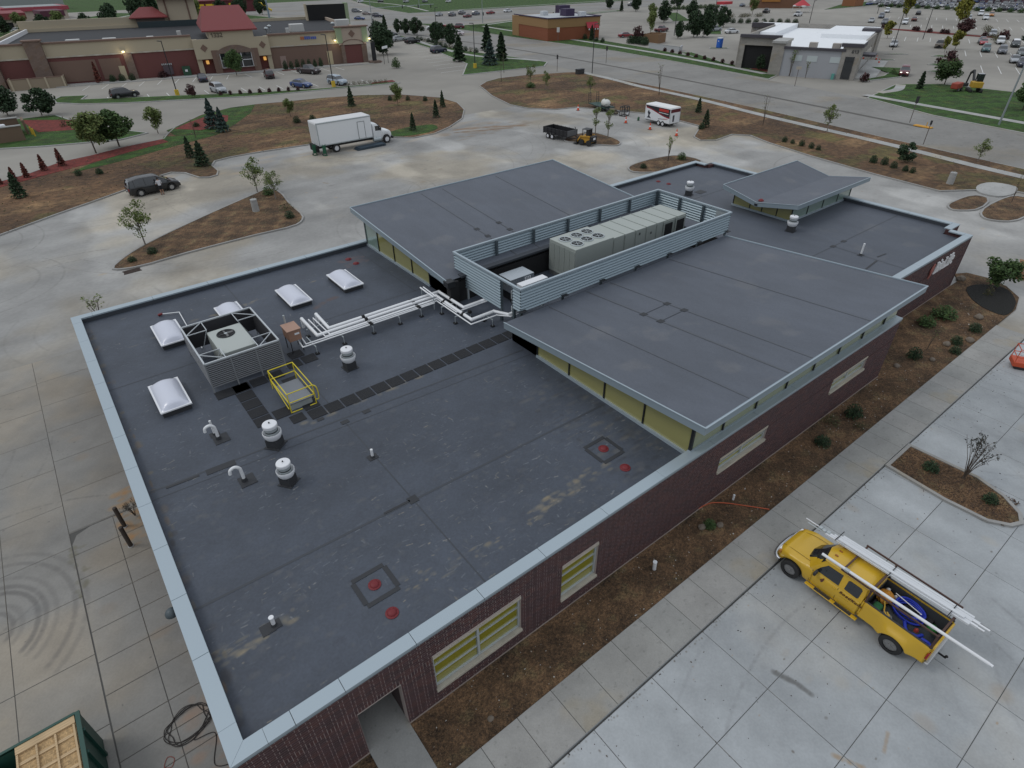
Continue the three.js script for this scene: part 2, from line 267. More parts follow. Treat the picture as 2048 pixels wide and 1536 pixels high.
{
  const g = structGroup('drive_slabs'), jx = 0.007;
  mk('joint_filler', flat([[-17, 6], [-0.02, 6], [-0.02, -33], [-17, -33]], 0.009), mJoint, g);
  const put = (x0, x1, z0, z1, m) => mk('slab', chamf(x0 + jx, x1 - jx, z0 + jx, z1 - jx, 0.028 + rr(-0.002, 0.002), 0.0095), m, g);
  const xs = [-16.8, -13.9, -11, -8.2, -5.45, -3.08];
  for (let i = 0; i + 1 < xs.length; i++) for (let z = -33; z < 5.5; z += 3.0) put(xs[i], xs[i + 1], z, z + 3.0, pick(mSlabW));
  for (let z = -33; z < -15.9; z += 2.84) { put(-3.08, -0.02, z, Math.min(z + 2.84, -15.9), pick(mSlabW)); }
}
{ // walk round the west end, scored in squares, with a rounded corner
  const g = structGroup('west_walk'), jx = 0.009;
  mk('joint_filler', slabOf([[-3.06, 5.9], [-0.03, 5.9], [-0.03, -15.86], [-2.3, -15.86], ...arc(-2.3, -15.1, 0.76, -Math.PI / 2, -Math.PI, 6)], 0.0095, 0.034), mJoint, g);
  const zs = [-15.82, -14.4, -12.9, -11.45, -10.0, -8.52, -7.06, -5.6, -4.5, -3.5, -2.0, -0.6, 0.9, 2.4, 3.9, 5.4];
  for (let j = 0; j + 1 < zs.length; j++) for (const [a, b] of [[-3.05, -1.42], [-1.42, -0.04]]) {
    const t = pick(mSlabW);
    if (j === 0 && a < -2) mk('slab', slabOf([[a + 0.78, zs[0]], [b - jx, zs[0]], [b - jx, zs[1] - jx], [a + jx, zs[1] - jx], [a + jx, zs[0] + 0.72], [a + 0.22, zs[0] + 0.22]].reverse(), 0.034, 0.052), t, g);
    else mk('slab', chamf(a + jx, b - jx, zs[j] + jx, zs[j + 1] - jx, 0.052, 0.034), t, g);
  }
}
{ // walk between the planted strip and the parking bays, a kerb above them
  const g = structGroup('south_walk'), jx = 0.006;
  mk('joint_filler', box(-6, 46.6, 0.0095, 0.112, 2.03, 3.69), mJoint, g);
  for (let x = -5.5, i = 0; x < 46.5; x += 1.42, i++) mk('slab', chamf(x + jx, x + 1.42 - jx, 2.0, 3.72, 0.13 + rr(-0.002, 0.002), 0.11), pick(mPath), g);
  mk('door_walk', box(3.1, 4.5, 0.02, 0.125, -1.6, 1.995), mPath[1], g);
  mk('kerb_face', box(-5.5, 46.5, 0.0095, 0.108, 3.69, 3.712), mSlabC[0], g);
}
function bed(name, pts, mat, opt = {}) { // planted island: kerb ring and earth inside
  const { h = 0.13, kerb = 0.16, fill = 0.10 } = opt, g = structGroup(name), inn = inset(pts, kerb);
  mk('kerb', slabOf(pts, 0.0, h, [inn]), opt.kerbMat || mKerb, g);
  const e = mk('earth', slabOf(inn, -0.02, fill), mat, g); return g;
}
// strip along the south wall
struct('planting_strip', [slabOf([[4.51, 0.02], [35.3, 0.02], [35.3, -2.25], [52.3, -2.25], [53.4, -2.9], [54.3, -2.4], [54.5, -1.1], [54, 0.3], [52.7, 1.5], [50.6, 1.98], [46.6, 1.99], [4.51, 1.99]], 0, 0.1), slabOf([[-3, 0.03], [3.09, 0.03], [3.09, 1.99], [-3, 1.99]], 0, 0.1)], mMulch);
struct('dark_mulch', slabOf(smoothLoop([[51.6, -1.4], [52.9, -0.9], [53.5, 0.3], [52.2, 1.4], [50.4, 1.9], [48.9, 1.8], [49.0, 0.7], [49.9, -0.5]], 3), 0.05, 0.13), S([0.018, 0.018, 0.016], 1, { bumpMap: rep(bMulch, 1.5), bumpScale: 0.08 }));
bed('lot_island', [[28.2, 3.75], [30.65, 3.75], [30.75, 6.8], [30.35, 8.0], [29.7, 8.85], [29.1, 9.1], [28.55, 8.85], [28.05, 8.1], [27.95, 6.4]], mMulch, { h: 0.14 });
bed('lot_island', smoothLoop([[3.3, -45.2], [4.6, -47.4], [6.6, -49.3], [12.0, -53.0], [18.7, -57.0], [20.2, -57.8], [20.9, -56.2], [20.3, -51.1], [19.9, -46.8], [18.6, -45.2], [14.8, -45.1], [8.9, -44.8], [4.8, -44.4]], 3), mMulch);
bed('lot_island', smoothLoop([[58.2, -52.2], [60.5, -53.8], [64.2, -53.4], [64.4, -50], [63.5, -47], [61.8, -46], [60.2, -47.8], [59, -50]], 3), mMulch);
bed('lot_island', smoothLoop([[54.6, -36.7], [55.4, -38.2], [57.3, -38.8], [61.3, -38.8], [64.0, -37.8], [64.2, -34.5], [61, -33.5], [57, -34.5]], 3), mMulch);
bed('lot_island', smoothLoop([[68.3, -8.8], [69.1, -9.6], [71.2, -9.8], [74.6, -9.2], [74.6, -8.0], [70.0, -7.4]], 3), mMulch);
bed('lot_island', smoothLoop([[68, -5.9], [69.4, -6.9], [74.3, -7.2], [77.5, -6.5], [77, -4.4], [72.8, -3.8], [68.9, -4.3]], 3), mMulch);
const BED_N = [[-60, -30], [-30, -46], [-12, -55], [-3.4, -60.1], [1.2, -63.1], [6.5, -66.3], [8.7, -67.7], [12.2, -70.6], [13.6, -71.2], [14.8, -70], [15.6, -66.9], [16.6, -66.2], [17.6, -66.6], [18.2, -68.3], [18.3, -71.2], [19.1, -72.9], [21, -73.5], [24.4, -73.6], [32.1, -72.9], [36.3, -71.1], [42.0, -68.9], [43.8, -67], [47.3, -67.2], [51.1, -69.2], [55.7, -72.7], [59.7, -78.0], [62.1, -83.7], [62.3, -89.5], [58.5, -96.9], [52.6, -101.3], [45.9, -103.6], [39.0, -104.8], [35.2, -105.8], [30.8, -105.8], [25.3, -103.0], [19.9, -96.4], [18.0, -92.5], [16.8, -89.6], [11.7, -88.3], [7.3, -86.2], [4.0, -85.3], [0.6, -82], [-2.4, -80.2], [-14, -74], [-60, -50]];
bed('earth_bed', BED_N, mDirt);
struct('red_mulch', slabOf([[-12, -75], [-2.4, -80.0], [0.6, -81.7], [4.0, -85.1], [7.3, -86.0], [11.7, -88.1], [16.6, -89.3], [16.9, -87.2], [11.1, -84.5], [6.7, -81.8], [2.4, -79.9], [-2.6, -77.4], [-12, -72.5]], 0.08, 0.125), mRed);
struct('lawn', slabOf([[17.2, -91], [18.3, -90.0], [23.0, -89.2], [23.7, -87.2], [15.6, -83.4], [9.8, -80.5], [4.2, -78.6], [6.9, -81.7], [11.2, -84.3], [17.0, -87.1], [16.7, -89.4]], 0.08, 0.12), mGrass);
struct('lawn', slabOf([[18.4, -94.8], [20.1, -96.2], [25.5, -102.6], [31, -105.5], [34.9, -105.5], [32, -99], [28, -93], [23.7, -87.4], [23.2, -89.4], [18.6, -90.2]], 0.08, 0.115), mGrass);
struct('red_mulch', slabOf([[19.5, -95.0], [22.8, -98.6], [27.0, -101.9], [28.6, -99.4], [27.2, -95], [22.4, -91.3]], 0.09, 0.13), mRed);
struct('lawn', slabOf(smoothLoop([[42, -69.3], [46, -68.2], [49, -69.3], [50, -72], [46, -73], [42, -71.5]], 3), 0.09, 0.118), mGrass);
const BED_E = [[68, -72], [67.6, -76.3], [70.1, -84.8], [73.1, -91.5], [74.3, -94.5], [78.1, -97.6], [82.5, -99.3], [89.4, -98.6], [98.0, -95.5], [100.6, -93.5], [98.6, -70.3], [95.2, -46.1], [91.5, -26.7], [88.5, -9.5], [86.2, 5], [83.5, 14], [80, 14], [79.6, 2], [78.8, -8], [73.3, -11.9], [74.1, -18.9], [75.7, -27.4], [77.6, -34.4], [79.1, -38.0], [77.8, -39.9], [73.6, -39.4], [71.9, -40.7], [72.9, -42.6], [76.2, -44.5], [78.6, -46.2], [79.2, -51.2], [79.2, -56.8], [77.9, -60.3], [74.4, -67.4], [70.7, -68.3]];
bed('earth_bed', BED_E, mDirt);
struct('footpath', ribbon(smoothLine([[100.2, -92.7], [98, -80], [96.6, -74.3], [94.4, -58.2], [91.2, -43.1], [88.0, -23.3], [85.5, -12], [84, -1], [82, 13]]), 1.5, 0.125), mWalk);
struct('paved_pad', slabOf(smoothLoop([[75.8, -9.2], [78, -10.2], [80.4, -9.6], [80.6, -7.6], [78, -6.9], [75.8, -7.6]], 3), 0.02, 0.135), mWalk);
// roads
const mRoad = S([0.27, 0.262, 0.245], 0.92, { map: rep(tConc, 40) });
const roadS = [[113, -230], [110, -180], [107.5, -150], [104, -115], [101.1, -94.2], [99.0, -70.3], [95.6, -46.1], [91.9, -26.7], [88.9, -9.5], [85, 8], [80, 25], [76, 40]];
const roadN = [[136, -230], [135, -180], [132.7, -159.1], [131.8, -135], [130.6, -114.1], [126.4, -90], [120.4, -62.1], [115.7, -40.5], [109.6, -27.7], [106.9, -15.1], [103, 0], [97, 20], [92, 38]];
struct('road', flat([...smoothLine(roadS, 3), ...smoothLine(roadN, 3).reverse()], 0.012), mRoad);
struct('road', flat([[60, -395], [110, -330], [118, -280], [113, -228], [136, -228], [148, -212], [182, -216], [240, -222], [320, -226], [330, -262], [232, -268], [180, -272], [162, -276], [168, -317], [187, -389], [190, -420]], 0.008), mRoad);
for (const [l, w] of [[[[115.5, -190], [115.1, -136.6], [112.3, -100.2], [105.7, -52.6], [101.3, -25.3]], 0.9]]) struct('median_joint', ribbon(smoothLine(l, 6), w, 0.02), S([0.1, 0.095, 0.085], 1));
const lawns = [
  [[79.3, -107.8], [100.2, -105.5], [105, -110], [104.7, -123], [103, -140], [106, -168], [112, -200], [106, -186], [103, -172], [99.5, -155], [95, -140], [89.5, -121]],
  [[136, -228], [134.8, -180], [133, -159], [132.2, -135], [131, -114], [126.9, -90], [121, -62.1], [127.4, -64], [131.5, -76], [136.5, -92], [142, -112], [146, -132], [150, -152], [152.5, -172], [154, -198], [146, -205]],
  [[116.2, -40.6], [110, -27.7], [107.3, -15.1], [103.5, 0], [97.5, 20], [130, 20], [140, -20], [139, -38], [133, -43.5]],
  [[140, -186], [146, -205], [155, -204], [182, -212], [240, -217], [238, -212], [196, -206], [170, -195], [158, -183]],
  [[163, -276.5], [180, -272.6], [232, -268.6], [330, -262.6], [420, -300], [300, -420], [200, -420], [170, -320]],
  [[8.2, -135], [9.6, -138.2], [13.8, -136], [12.4, -132], [38.9, -117.2], [50.8, -112.6], [64.1, -109.8], [64.8, -108.2], [37.8, -113.5], [17.8, -122.8], [11.4, -127.2], [8.2, -131.4]],
  [[-3, -120], [7, -119], [10, -106], [16, -95], [12, -93], [3, -96], [-3, -99]],
  [[150.5, -56.5], [152.5, -53], [147, -51], [141, -49.5], [133, -50], [131.5, -49], [142, -46.5], [154, -51]],
  [[173.5, -64.5], [176.5, -62], [177, -60.5], [174, -62.5]], [[162.5, -60.5], [164.5, -58], [165.5, -58.5], [163.8, -61]],
  [[153, -46.5], [152, -40.5], [154.5, -41], [155.5, -45.5]], [[177, -55.5], [177, -51.5], [180, -52], [180, -55]], [[163, -50.5], [162, -47.5], [164.5, -47.5], [165.5, -50]],
  [[140.5, -100], [133.5, -87], [131, -79], [135, -84], [143, -98]], [[154, -101], [157, -97.5], [156, -96.5], [152.5, -100]], [[210, -160], [240, -190], [245, -186], [216, -156]], [[182, -122], [205, -140], [210, -150], [214, -148], [207, -136], [184, -119]],
  [[330, -142], [329, -80], [331.5, -80], [333, -142]], [[300, -150], [355, -168], [365, -160], [345, -148]], [[60, -395], [20, -330], [-20, -260], [-60, -240], [20, -226], [80, -222], [108, -232], [112, -275], [104, -330]],
  [[-110, -218], [-40, -222], [60, -208], [70, -204], [70, -212], [30, -228], [-60, -234], [-110, -240]],
];
for (const p of lawns) { const g = structGroup('lawn'), s = area2(p) > 0 ? p : p; mk('kerb', slabOf(s, 0, 0.13, [inset(s, 0.25)]), mWalk, g); mk('grass', slabOf(inset(s, 0.25), -0.02, 0.14), mGrass, g); }
for (const l of [[[148, -196], [144.8, -174.6], [141, -140], [138.4, -121.6], [133, -92], [126, -66.2]], [[118.4, -42], [113.9, -17.3], [110, 0], [104, 19]], [[122, -41.3], [127, -40.6], [133, -42.5]], [[104.9, -113], [104, -117], [99, -130], [101, -150], [108, -180]], [[152, -200], [180, -208], [236, -214]], [[176, -280], [190, -330], [196, -400]], [[186, -276], [250, -274], [330, -270]], [[70, -380], [40, -330], [10, -290]], [[95, -300], [100, -260]]])
  struct('footpath', ribbon(smoothLine(l), 1.6, 0.155), mWalk);
struct('red_mulch', slabOf([[131, -66], [130.2, -63], [127.4, -62.6], [128.4, -67], [129.6, -72], [131, -72]], 0.1, 0.17), mRed);
struct('red_mulch', slabOf([[53, -142.4], [63.5, -141.2], [63.5, -139.6], [53, -140.8]], 0.02, 0.12), mRed); struct('red_mulch', slabOf([[68, -140.6], [76, -142], [77, -139], [73, -137.5], [68, -139]], 0.02, 0.12), mRed);
struct('red_mulch', slabOf([[27.5, -150.6], [36.5, -148.6], [36.8, -147.2], [27.8, -149.2]], 0.02, 0.12), mRed); struct('red_mulch', slabOf([[60.5, -112], [65, -112], [64.5, -109.9], [59.5, -110.6]], 0.1, 0.16), mRed); struct('red_mulch', slabOf([[2, -118], [9, -112], [8.5, -104], [3.5, -106]], 0.1, 0.16), mRed);
// ---------- the brick building ----------
const mMortar = S([0.4, 0.34, 0.31], 0.95, { bumpMap: rep(bFine, 1), bumpScale: 0.003 });
const brickCols = [[0.068, 0.028, 0.028], [0.056, 0.025, 0.027], [0.082, 0.034, 0.032], [0.046, 0.023, 0.026], [0.062, 0.03, 0.034]];
const mBrick = brickCols.map(c => S(c, 0.85)), mBrickI = S(0xffffff, 0.85);
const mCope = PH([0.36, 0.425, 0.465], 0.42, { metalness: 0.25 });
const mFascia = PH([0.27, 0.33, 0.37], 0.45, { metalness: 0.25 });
const mDarkMetal = S([0.02, 0.022, 0.025], 0.5, { metalness: 0.3 });
const mFrame = PH([0.16, 0.18, 0.19], 0.35, { metalness: 0.6 });
const mStone = S([0.5, 0.46, 0.38], 0.85, { map: rep(tConc, 3) });
const mGlassY = PH([0.3, 0.285, 0.11], 0.07, { clearcoat: 1, clearcoatRoughness: 0.03 });
const mGlassW = PH([0.24, 0.22, 0.02], 0.06, { clearcoat: 1, clearcoatRoughness: 0.03 });
const mGlassG = PH([0.22, 0.3, 0.26], 0.07, { clearcoat: 1, clearcoatRoughness: 0.03 });
const mGlassS = PH([0.26, 0.28, 0.15], 0.07, { clearcoat: 1, clearcoatRoughness: 0.03 });
const mBlack = S([0.012, 0.012, 0.013], 0.9);
const mSoffit = S([0.3, 0.3, 0.3], 0.8);

// roof membrane with scuffs, dust and chalky marks
const RX0 = 0, RZ0 = -29, RW = 36, RH = 29;
const roofMap = canvasMap(2048, 1792, RX0, RZ0, RW, RH, (x, z) => {
  const a = fbm(x / 6 + 5, z / 6 + 45, 5, 256), b = fbm(x * 1.3 + 11, z * 1.3 + 72, 3, 256), f = vn(x * 18 + 1000, z * 18 + 1000, 256), s = fbm(x / 9 + 3, z * 0.8 + 60, 3, 256);
  const k = 1 + 0.22 * (a - 0.5) + 0.14 * (b - 0.5) + 0.1 * (f - 0.5) + 0.12 * (s - 0.5);
  return [66 * k, 72 * k, 82 * k];
}, ({ blob, stroke }) => {
  const near = z => z > -11.4 || 0;
  for (let i = 0; i < 11000; i++) { // boot scuffs
    const x = rr(0.5, 35), z = rr(-28.3, -0.6), dense = (z > -11 ? 1 : 0.4) * sm(0.38, 0.62, fbm(x / 2.2 + 9, z / 2.2 + 77, 3, 256)); if (rnd() > dense) continue;
    const l = rr(0.04, 0.26), an = rr(-0.35, 0.35) + (rnd() < 0.2 ? 1.5 : 0), al = rr(0.1, 0.55) * rr(0.25, 1), c = pick([[132, 134, 136], [118, 122, 126], [146, 142, 134], [104, 110, 116], [150, 138, 118]]);
    stroke([[x, z], [x + Math.cos(an) * l, z + Math.sin(an) * l]], rr(0.018, 0.045), al, c, 0.3);
  }
  for (let i = 0; i < 900; i++) blob(rr(0.5, 18), rr(-11, -0.6), rr(0.06, 0.3), rr(0.05, 0.2), pick([[100, 100, 98], [48, 50, 58], [112, 106, 98]]), rr(0.05, 0.2));
  for (const [x0, z0, x1, z1, n, r] of [[10.5, -1.9, 15.2, -2.1, 60, 0.22], [0.5, -3.3, 2.9, -3.25, 40, 0.2], [5.7, -2.1, 9.5, -1.6, 26, 0.16], [6, -12.0, 16, -12.3, 36, 0.3], [1.5, -24, 13, -25.5, 30, 0.25]])
    for (let i = 0; i < n; i++) { const t = rnd(); blob(lerp(x0, x1, t), lerp(z0, z1, t) + rr(-0.3, 0.3), rr(0.5, 1.6) * r, rr(0.15, 0.5), pick([[142, 126, 98], [128, 118, 98], [120, 112, 98]]), rr(0.3, 0.7) * r); }
  for (let i = 0; i < 170; i++) blob(rr(15, 17.8), rr(-8, -0.8), rr(0.1, 0.5), rr(0.1, 0.3), pick([[40, 40, 44], [112, 104, 92], [92, 92, 90]]), rr(0.05, 0.2));
  for (let i = 0; i < 60; i++) blob(rr(0.42, 0.75), rr(-28, -0.6), rr(0.05, 0.25), rr(0.1, 0.45), pick([[118, 84, 50], [46, 42, 42], [104, 92, 70]]), rr(0.05, 0.4));
  const st = [[11.3, -21.8], [11.8, -22.1], [12.3, -22.3], [12.8, -22.35], [13.1, -22.2]]; stroke(st, 0.28, 0.5, [86, 70, 68], 0.15); // dried puddle
  for (let i = 0; i < 40; i++) blob(rr(15.2, 16.8), rr(-27.2, -25.8), rr(0.1, 0.3), 0.3, [98, 80, 80]);
});
const mRoof = S(0xffffff, 0.62, { map: roofMap, bumpMap: rep(bFine, 1.2), bumpScale: 0.004 });
const tHigh = tex(1024, 1024, (u, v) => { const k = 1 + 0.12 * (fbm(u * 5, v * 5, 5, 5) - 0.5) + 0.08 * (fbm(u * 40, v * 12, 3, 12) - 0.5) + 0.06 * (vn(u * 250, v * 250, 250) - 0.5), d = sm(0.62, 0.8, fbm(u * 9 + 4, v * 9 + 8, 4, 9)); return [lerp(84, 104, d * 0.5) * k, lerp(89, 105, d * 0.5) * k, lerp(98, 108, d * 0.5) * k]; });
const mHigh = S(0xffffff, 0.58, { map: rep(tHigh, 14), bumpMap: rep(bFine, 1.2), bumpScale: 0.003 });
const mSeamHi = S([0.072, 0.078, 0.088], 0.6), mSeam = S([0.042, 0.048, 0.058], 0.6), mPatch = S([0.024, 0.026, 0.03], 0.6), mPad = S([0.017, 0.018, 0.021], 0.85, { bumpMap: rep(bFine, 0.4), bumpScale: 0.01 });

const bldg = thing('brick_building', 'dark red brick building with flat roofs, metal copings and raised sloping roofs in the middle', 'building');
const HP = 3.93, HR = 3.6;
// --- walls (mortar body; the bricks stand 4 mm proud of it)
const openings = [[3.1, 4.5, 0.12, 2.42], [5.62, 9.05, 0.85, 2.68], [10.9, 12.66, 0.85, 2.68], [19.8, 23.3, 1.86, 2.66], [28.95, 32.45, 1.86, 2.66]];
{
  const parts = [], z0 = -0.3, z1 = -0.004, top = 3.86; let x = 0.004;
  for (const [a, b, y0, y1] of openings) { parts.push(box(x, a, 0, top, z0, z1), box(a, b, y1, top, z0, z1)); if (y0 > 0.2) parts.push(box(a, b, 0, y0, z0, z1)); x = b; }
  parts.push(box(x, 35.29, 0, top, z0, z1));
  mk('south_wall', parts, mMortar, bldg);
  mk('west_wall', box(0.004, 0.3, 0, 3.86, -28.788, -0.3), mMortar, bldg);
  mk('north_wall', [box(0.3, 35.3, 0, 3.86, -28.79, -28.5), box(35.3, 51.6, 0, 3.86, -26.39, -26.1), box(35.0, 35.3, 0, 3.86, -28.5, -26.1)], S([0.09, 0.05, 0.05], 0.9), bldg);
  for (const b of [box(52.3, 52.59, 0, 3.86, -25, -3.7), box(50.7, 50.99, 0, 3.86, -3.7, -2.3), box(51.3, 51.59, 0, 3.86, -26.1, -25), box(50.99, 52.3, 0, 3.86, -4, -3.71), box(51.59, 52.3, 0, 3.86, -25, -24.7), box(35.0, 35.29, 0, 3.86, -2.3, -0.3)]) mk('east_wall', b, mBrick[0], bldg);
  mk('wing_wall', box(35.3, 50.7, 0, 3.86, -2.6, -2.284), mMortar, bldg);
  mk('base_trim', [box(0, 3.1, 0.0, 0.13, -0.01, 0.03), box(4.5, 35.3, 0.0, 0.13, -0.01, 0.03), box(35.3, 51, 0.0, 0.13, -2.29, -2.25)], S([0.27, 0.22, 0.19], 0.9), bldg);
  // entrance recess
  mk('entrance_recess', [box(3.102, 4.498, 2.44, 2.6, -1.7, -0.3), box(3.0, 3.1, 0, 2.44, -1.7, -0.3), box(4.5, 4.6, 0, 2.44, -1.7, -0.3), box(3.0, 4.6, 0, 2.44, -1.8, -1.7)], S([0.06, 0.04, 0.04], 0.9), bldg);
  const dr = mk('door', box(3.25, 4.35, 0.13, 2.3, -1.69, -1.64), S([0.05, 0.05, 0.055], 0.4, { metalness: 0.4 }), bldg); mk('door_handle', rod([4.2, 0.95, -1.6], [4.2, 1.25, -1.6], 0.02), mFrame, dr);
}
{ // bricks: 300 nearest are meshes of their own, the rest one mass
  const L = 0.305, Hh = 0.1016, j = 0.0125, spots = [];
  const inOpen = (x0, x1, y0, y1) => openings.find(([a, b, c, d]) => x1 > a + 0.001 && x0 < b - 0.001 && y1 > c - (c > 1 || c === 0.85 ? 0.12 : 0) + 0.001 && y0 < d + (d > 2.5 ? 0.0 : 0) - 0.001);
  const wall = (ax, bx_, place, test, sol) => {
    const rows = Math.floor((3.86 - 0.13) / Hh);
    for (let r = 0; r < rows; r++) {
      const y = 0.13 + r * Hh, soldier = sol && (r === 23 || r === 24);
      if (soldier && r === 24) continue;
      const step = soldier ? Hh : L, off = soldier ? 0 : (r % 2 ? L / 3 : 0);
      for (let x = ax - step + off; x < bx_; x += step) {
        let x0 = Math.max(x, ax), x1 = Math.min(x + step, bx_); if (x1 - x0 < 0.03) continue;
        const hh = soldier ? 2 * Hh : Hh;
        const pieces = [[x0, x1]];
        for (const [a, b, c, d] of test ? openings : []) { // cut at openings
          if (y + hh <= c - 0.1 + 0.001 || y >= d - 0.001) continue;
          for (let k = pieces.length - 1; k >= 0; k--) { const [p, q] = pieces[k]; if (q <= a || p >= b) continue; pieces.splice(k, 1); if (p < a - 0.02) pieces.push([p, a]); if (q > b + 0.02) pieces.push([b, q]); }
        }
        for (const [p, q] of pieces) spots.push(place((p + q) / 2, y + hh / 2, q - p - j, hh - j));
      }
    }
  };
  wall(0, 35.3, (x, y, w, h) => ({ x, y, z: -0.014, w, h, d: 0.028 }), true, true);
  wall(35.3, 51, (x, y, w, h) => ({ x, y, z: -2.294, w, h, d: 0.028 }), false, true);
  wall(-28.8, 0, (z, y, w, h) => ({ x: 0.014, y, z, w: 0.028, h, d: w }), false, true);
  const cp = camera.position; for (const s of spots) s.k = Math.hypot(s.x - cp.x, s.y - cp.y, s.z - cp.z) + (s.x < 0.1 || s.y < 0.2 && s.x < 3 ? 100 : 0) + (s.x < 0.6 ? 4 : 0);
  spots.sort((a, b) => a.k - b.k);
  const unit = prep(new THREE.BoxGeometry(1, 1, 1));
  for (const s of spots.slice(0, 300)) { const m = new THREE.Mesh(unit, pick(mBrick)); m.name = 'brick'; m.position.set(s.x, s.y, s.z); m.scale.set(s.w, s.h, s.d); m.castShadow = m.receiveShadow = true; bldg.add(m); }
  const rest = spots.slice(300), im = new THREE.InstancedMesh(unit, mBrickI, rest.length), M4 = new THREE.Matrix4(), c = new THREE.Color();
  rest.forEach((s, i) => { M4.makeScale(s.w, s.h, s.d).setPosition(s.x, s.y, s.z); im.setMatrixAt(i, M4); im.setColorAt(i, c.setRGB(...pick(brickCols))); });
  im.name = 'brickwork'; im.userData.kind = 'stuff'; im.castShadow = im.receiveShadow = true; bldg.add(im);
}
// --- roofs: main deck and far wing
mk('roof_deck', rectUV(flat([[0.3, -0.3], [35.2, -0.3], [35.2, -28.5], [0.3, -28.5]], HR), RX0, RZ0, RW, RH), mRoof, bldg);
{
  const g = flat([[35.2, -2.6], [50.7, -2.6], [50.7, -4], [52.3, -4], [52.3, -24.8], [51.4, -24.8], [51.4, -26.1], [35.2, -26.1]], HR);
  mk('wing_roof_deck', g, S(lin(0.82, 0.84, 0.86), 0.6, { map: rep(tHigh, 14), bumpMap: rep(bFine, 1.2), bumpScale: 0.003 }), bldg);
  mk('parapet_lining', [box(0.3, 0.42, HR, 3.86, -28.5, -0.3), box(0.42, 35.2, HR, 3.86, -0.42, -0.3), box(0.42, 35.2, HR, 3.86, -28.5, -28.38), box(35.3, 50.7, HR, 3.86, -2.72, -2.6), box(35.3, 51.4, HR, 3.86, -26.1, -25.98), box(52.18, 52.3, HR, 3.86, -24.8, -4)], mSeam, bldg);
}
// --- copings in lengths, with mitred corners
{
  const cope = (x0, x1, z0, z1) => { const g = rbx(x1 - x0, 0.09, z1 - z0, 0.012, (x0 + x1) / 2, HP - 0.045, (z0 + z1) / 2, 0, 1); return mk('coping', g, mCope, bldg); };
  const w = 0.46, gp = 0.012;
  const mitre = (pts) => mk('coping', slabOf(pts, HP - 0.09, HP), mCope, bldg);
  // corners
  mitre([[-0.03, 0.03], [0.9, 0.03], [0.9, 0.03 - w], [w - 0.03, 0.03 - w]]); mitre([[-0.03, 0.022], [w - 0.034, 0.024 - w], [w - 0.034, -1.0], [-0.03, -1.0]]);
  mitre([[-0.03, -28.83], [w - 0.03, -28.83 + w], [1.0, -28.83 + w], [1.0, -28.83]]); mitre([[-0.03, -28.822], [-0.03, -27.9], [w - 0.034, -27.9], [w - 0.034, -28.826 + w]]);
  const runX = (x0, x1, z0, z1, step) => { const n = Math.max(1, Math.round((x1 - x0) / step)), s = (x1 - x0) / n; for (let i = 0; i < n; i++) cope(x0 + i * s + gp / 2, x0 + (i + 1) * s - gp / 2, z0, z1); };
  const runZ = (z0, z1, x0, x1, step) => { const n = Math.max(1, Math.round((z1 - z0) / step)), s = (z1 - z0) / n; for (let i = 0; i < n; i++) cope(x0, x1, z0 + i * s + gp / 2, z0 + (i + 1) * s - gp / 2); };
  for (const [a, b] of [[0.9, 1.62], [1.62, 3.0], [3.0, 5.2], [5.2, 7.6], [7.6, 10.1], [10.1, 13.0], [13.0, 16.0], [16.0, 19.0], [19.0, 22], [22, 25], [25, 28], [28, 31], [31, 33.2], [33.2, 35.36]]) cope(a + gp / 2, b - gp / 2, 0.03 - w, 0.03);
  runZ(-27.9, -1.0, -0.03, w - 0.03, 2.45); runX(1.0, 35.34, -28.83, -28.83 + w, 3);
  runX(35.37, 50.55, -2.27 - w, -2.27, 2.6); runX(50.56, 51.03, -2.27 - w, -2.27, 1); runZ(-3.68, -2.28 - w, 51.03 - w, 51.03, 2); runX(51.04, 52.62, -3.68 - w, -3.68, 2); runZ(-24.98, -3.69 - w, 52.62 - w, 52.62, 3); runX(51.2, 52.62, -24.99 - 0.001, -24.99 + w - 0.47, 2);
  runZ(-26.42, -24.99, 51.63 - w, 51.63, 2); runX(35.36, 51.16, -26.42, -26.42 + w, 3);
  mk('coping_drip', [box(0.0, 35.33, HP - 0.16, HP - 0.092, 0.0, 0.022), box(-0.022, 0, HP - 0.16, HP - 0.092, -28.8, 0.022), box(35.37, 51.02, HP - 0.16, HP - 0.092, -2.29, -2.276)], mFascia, bldg);
}
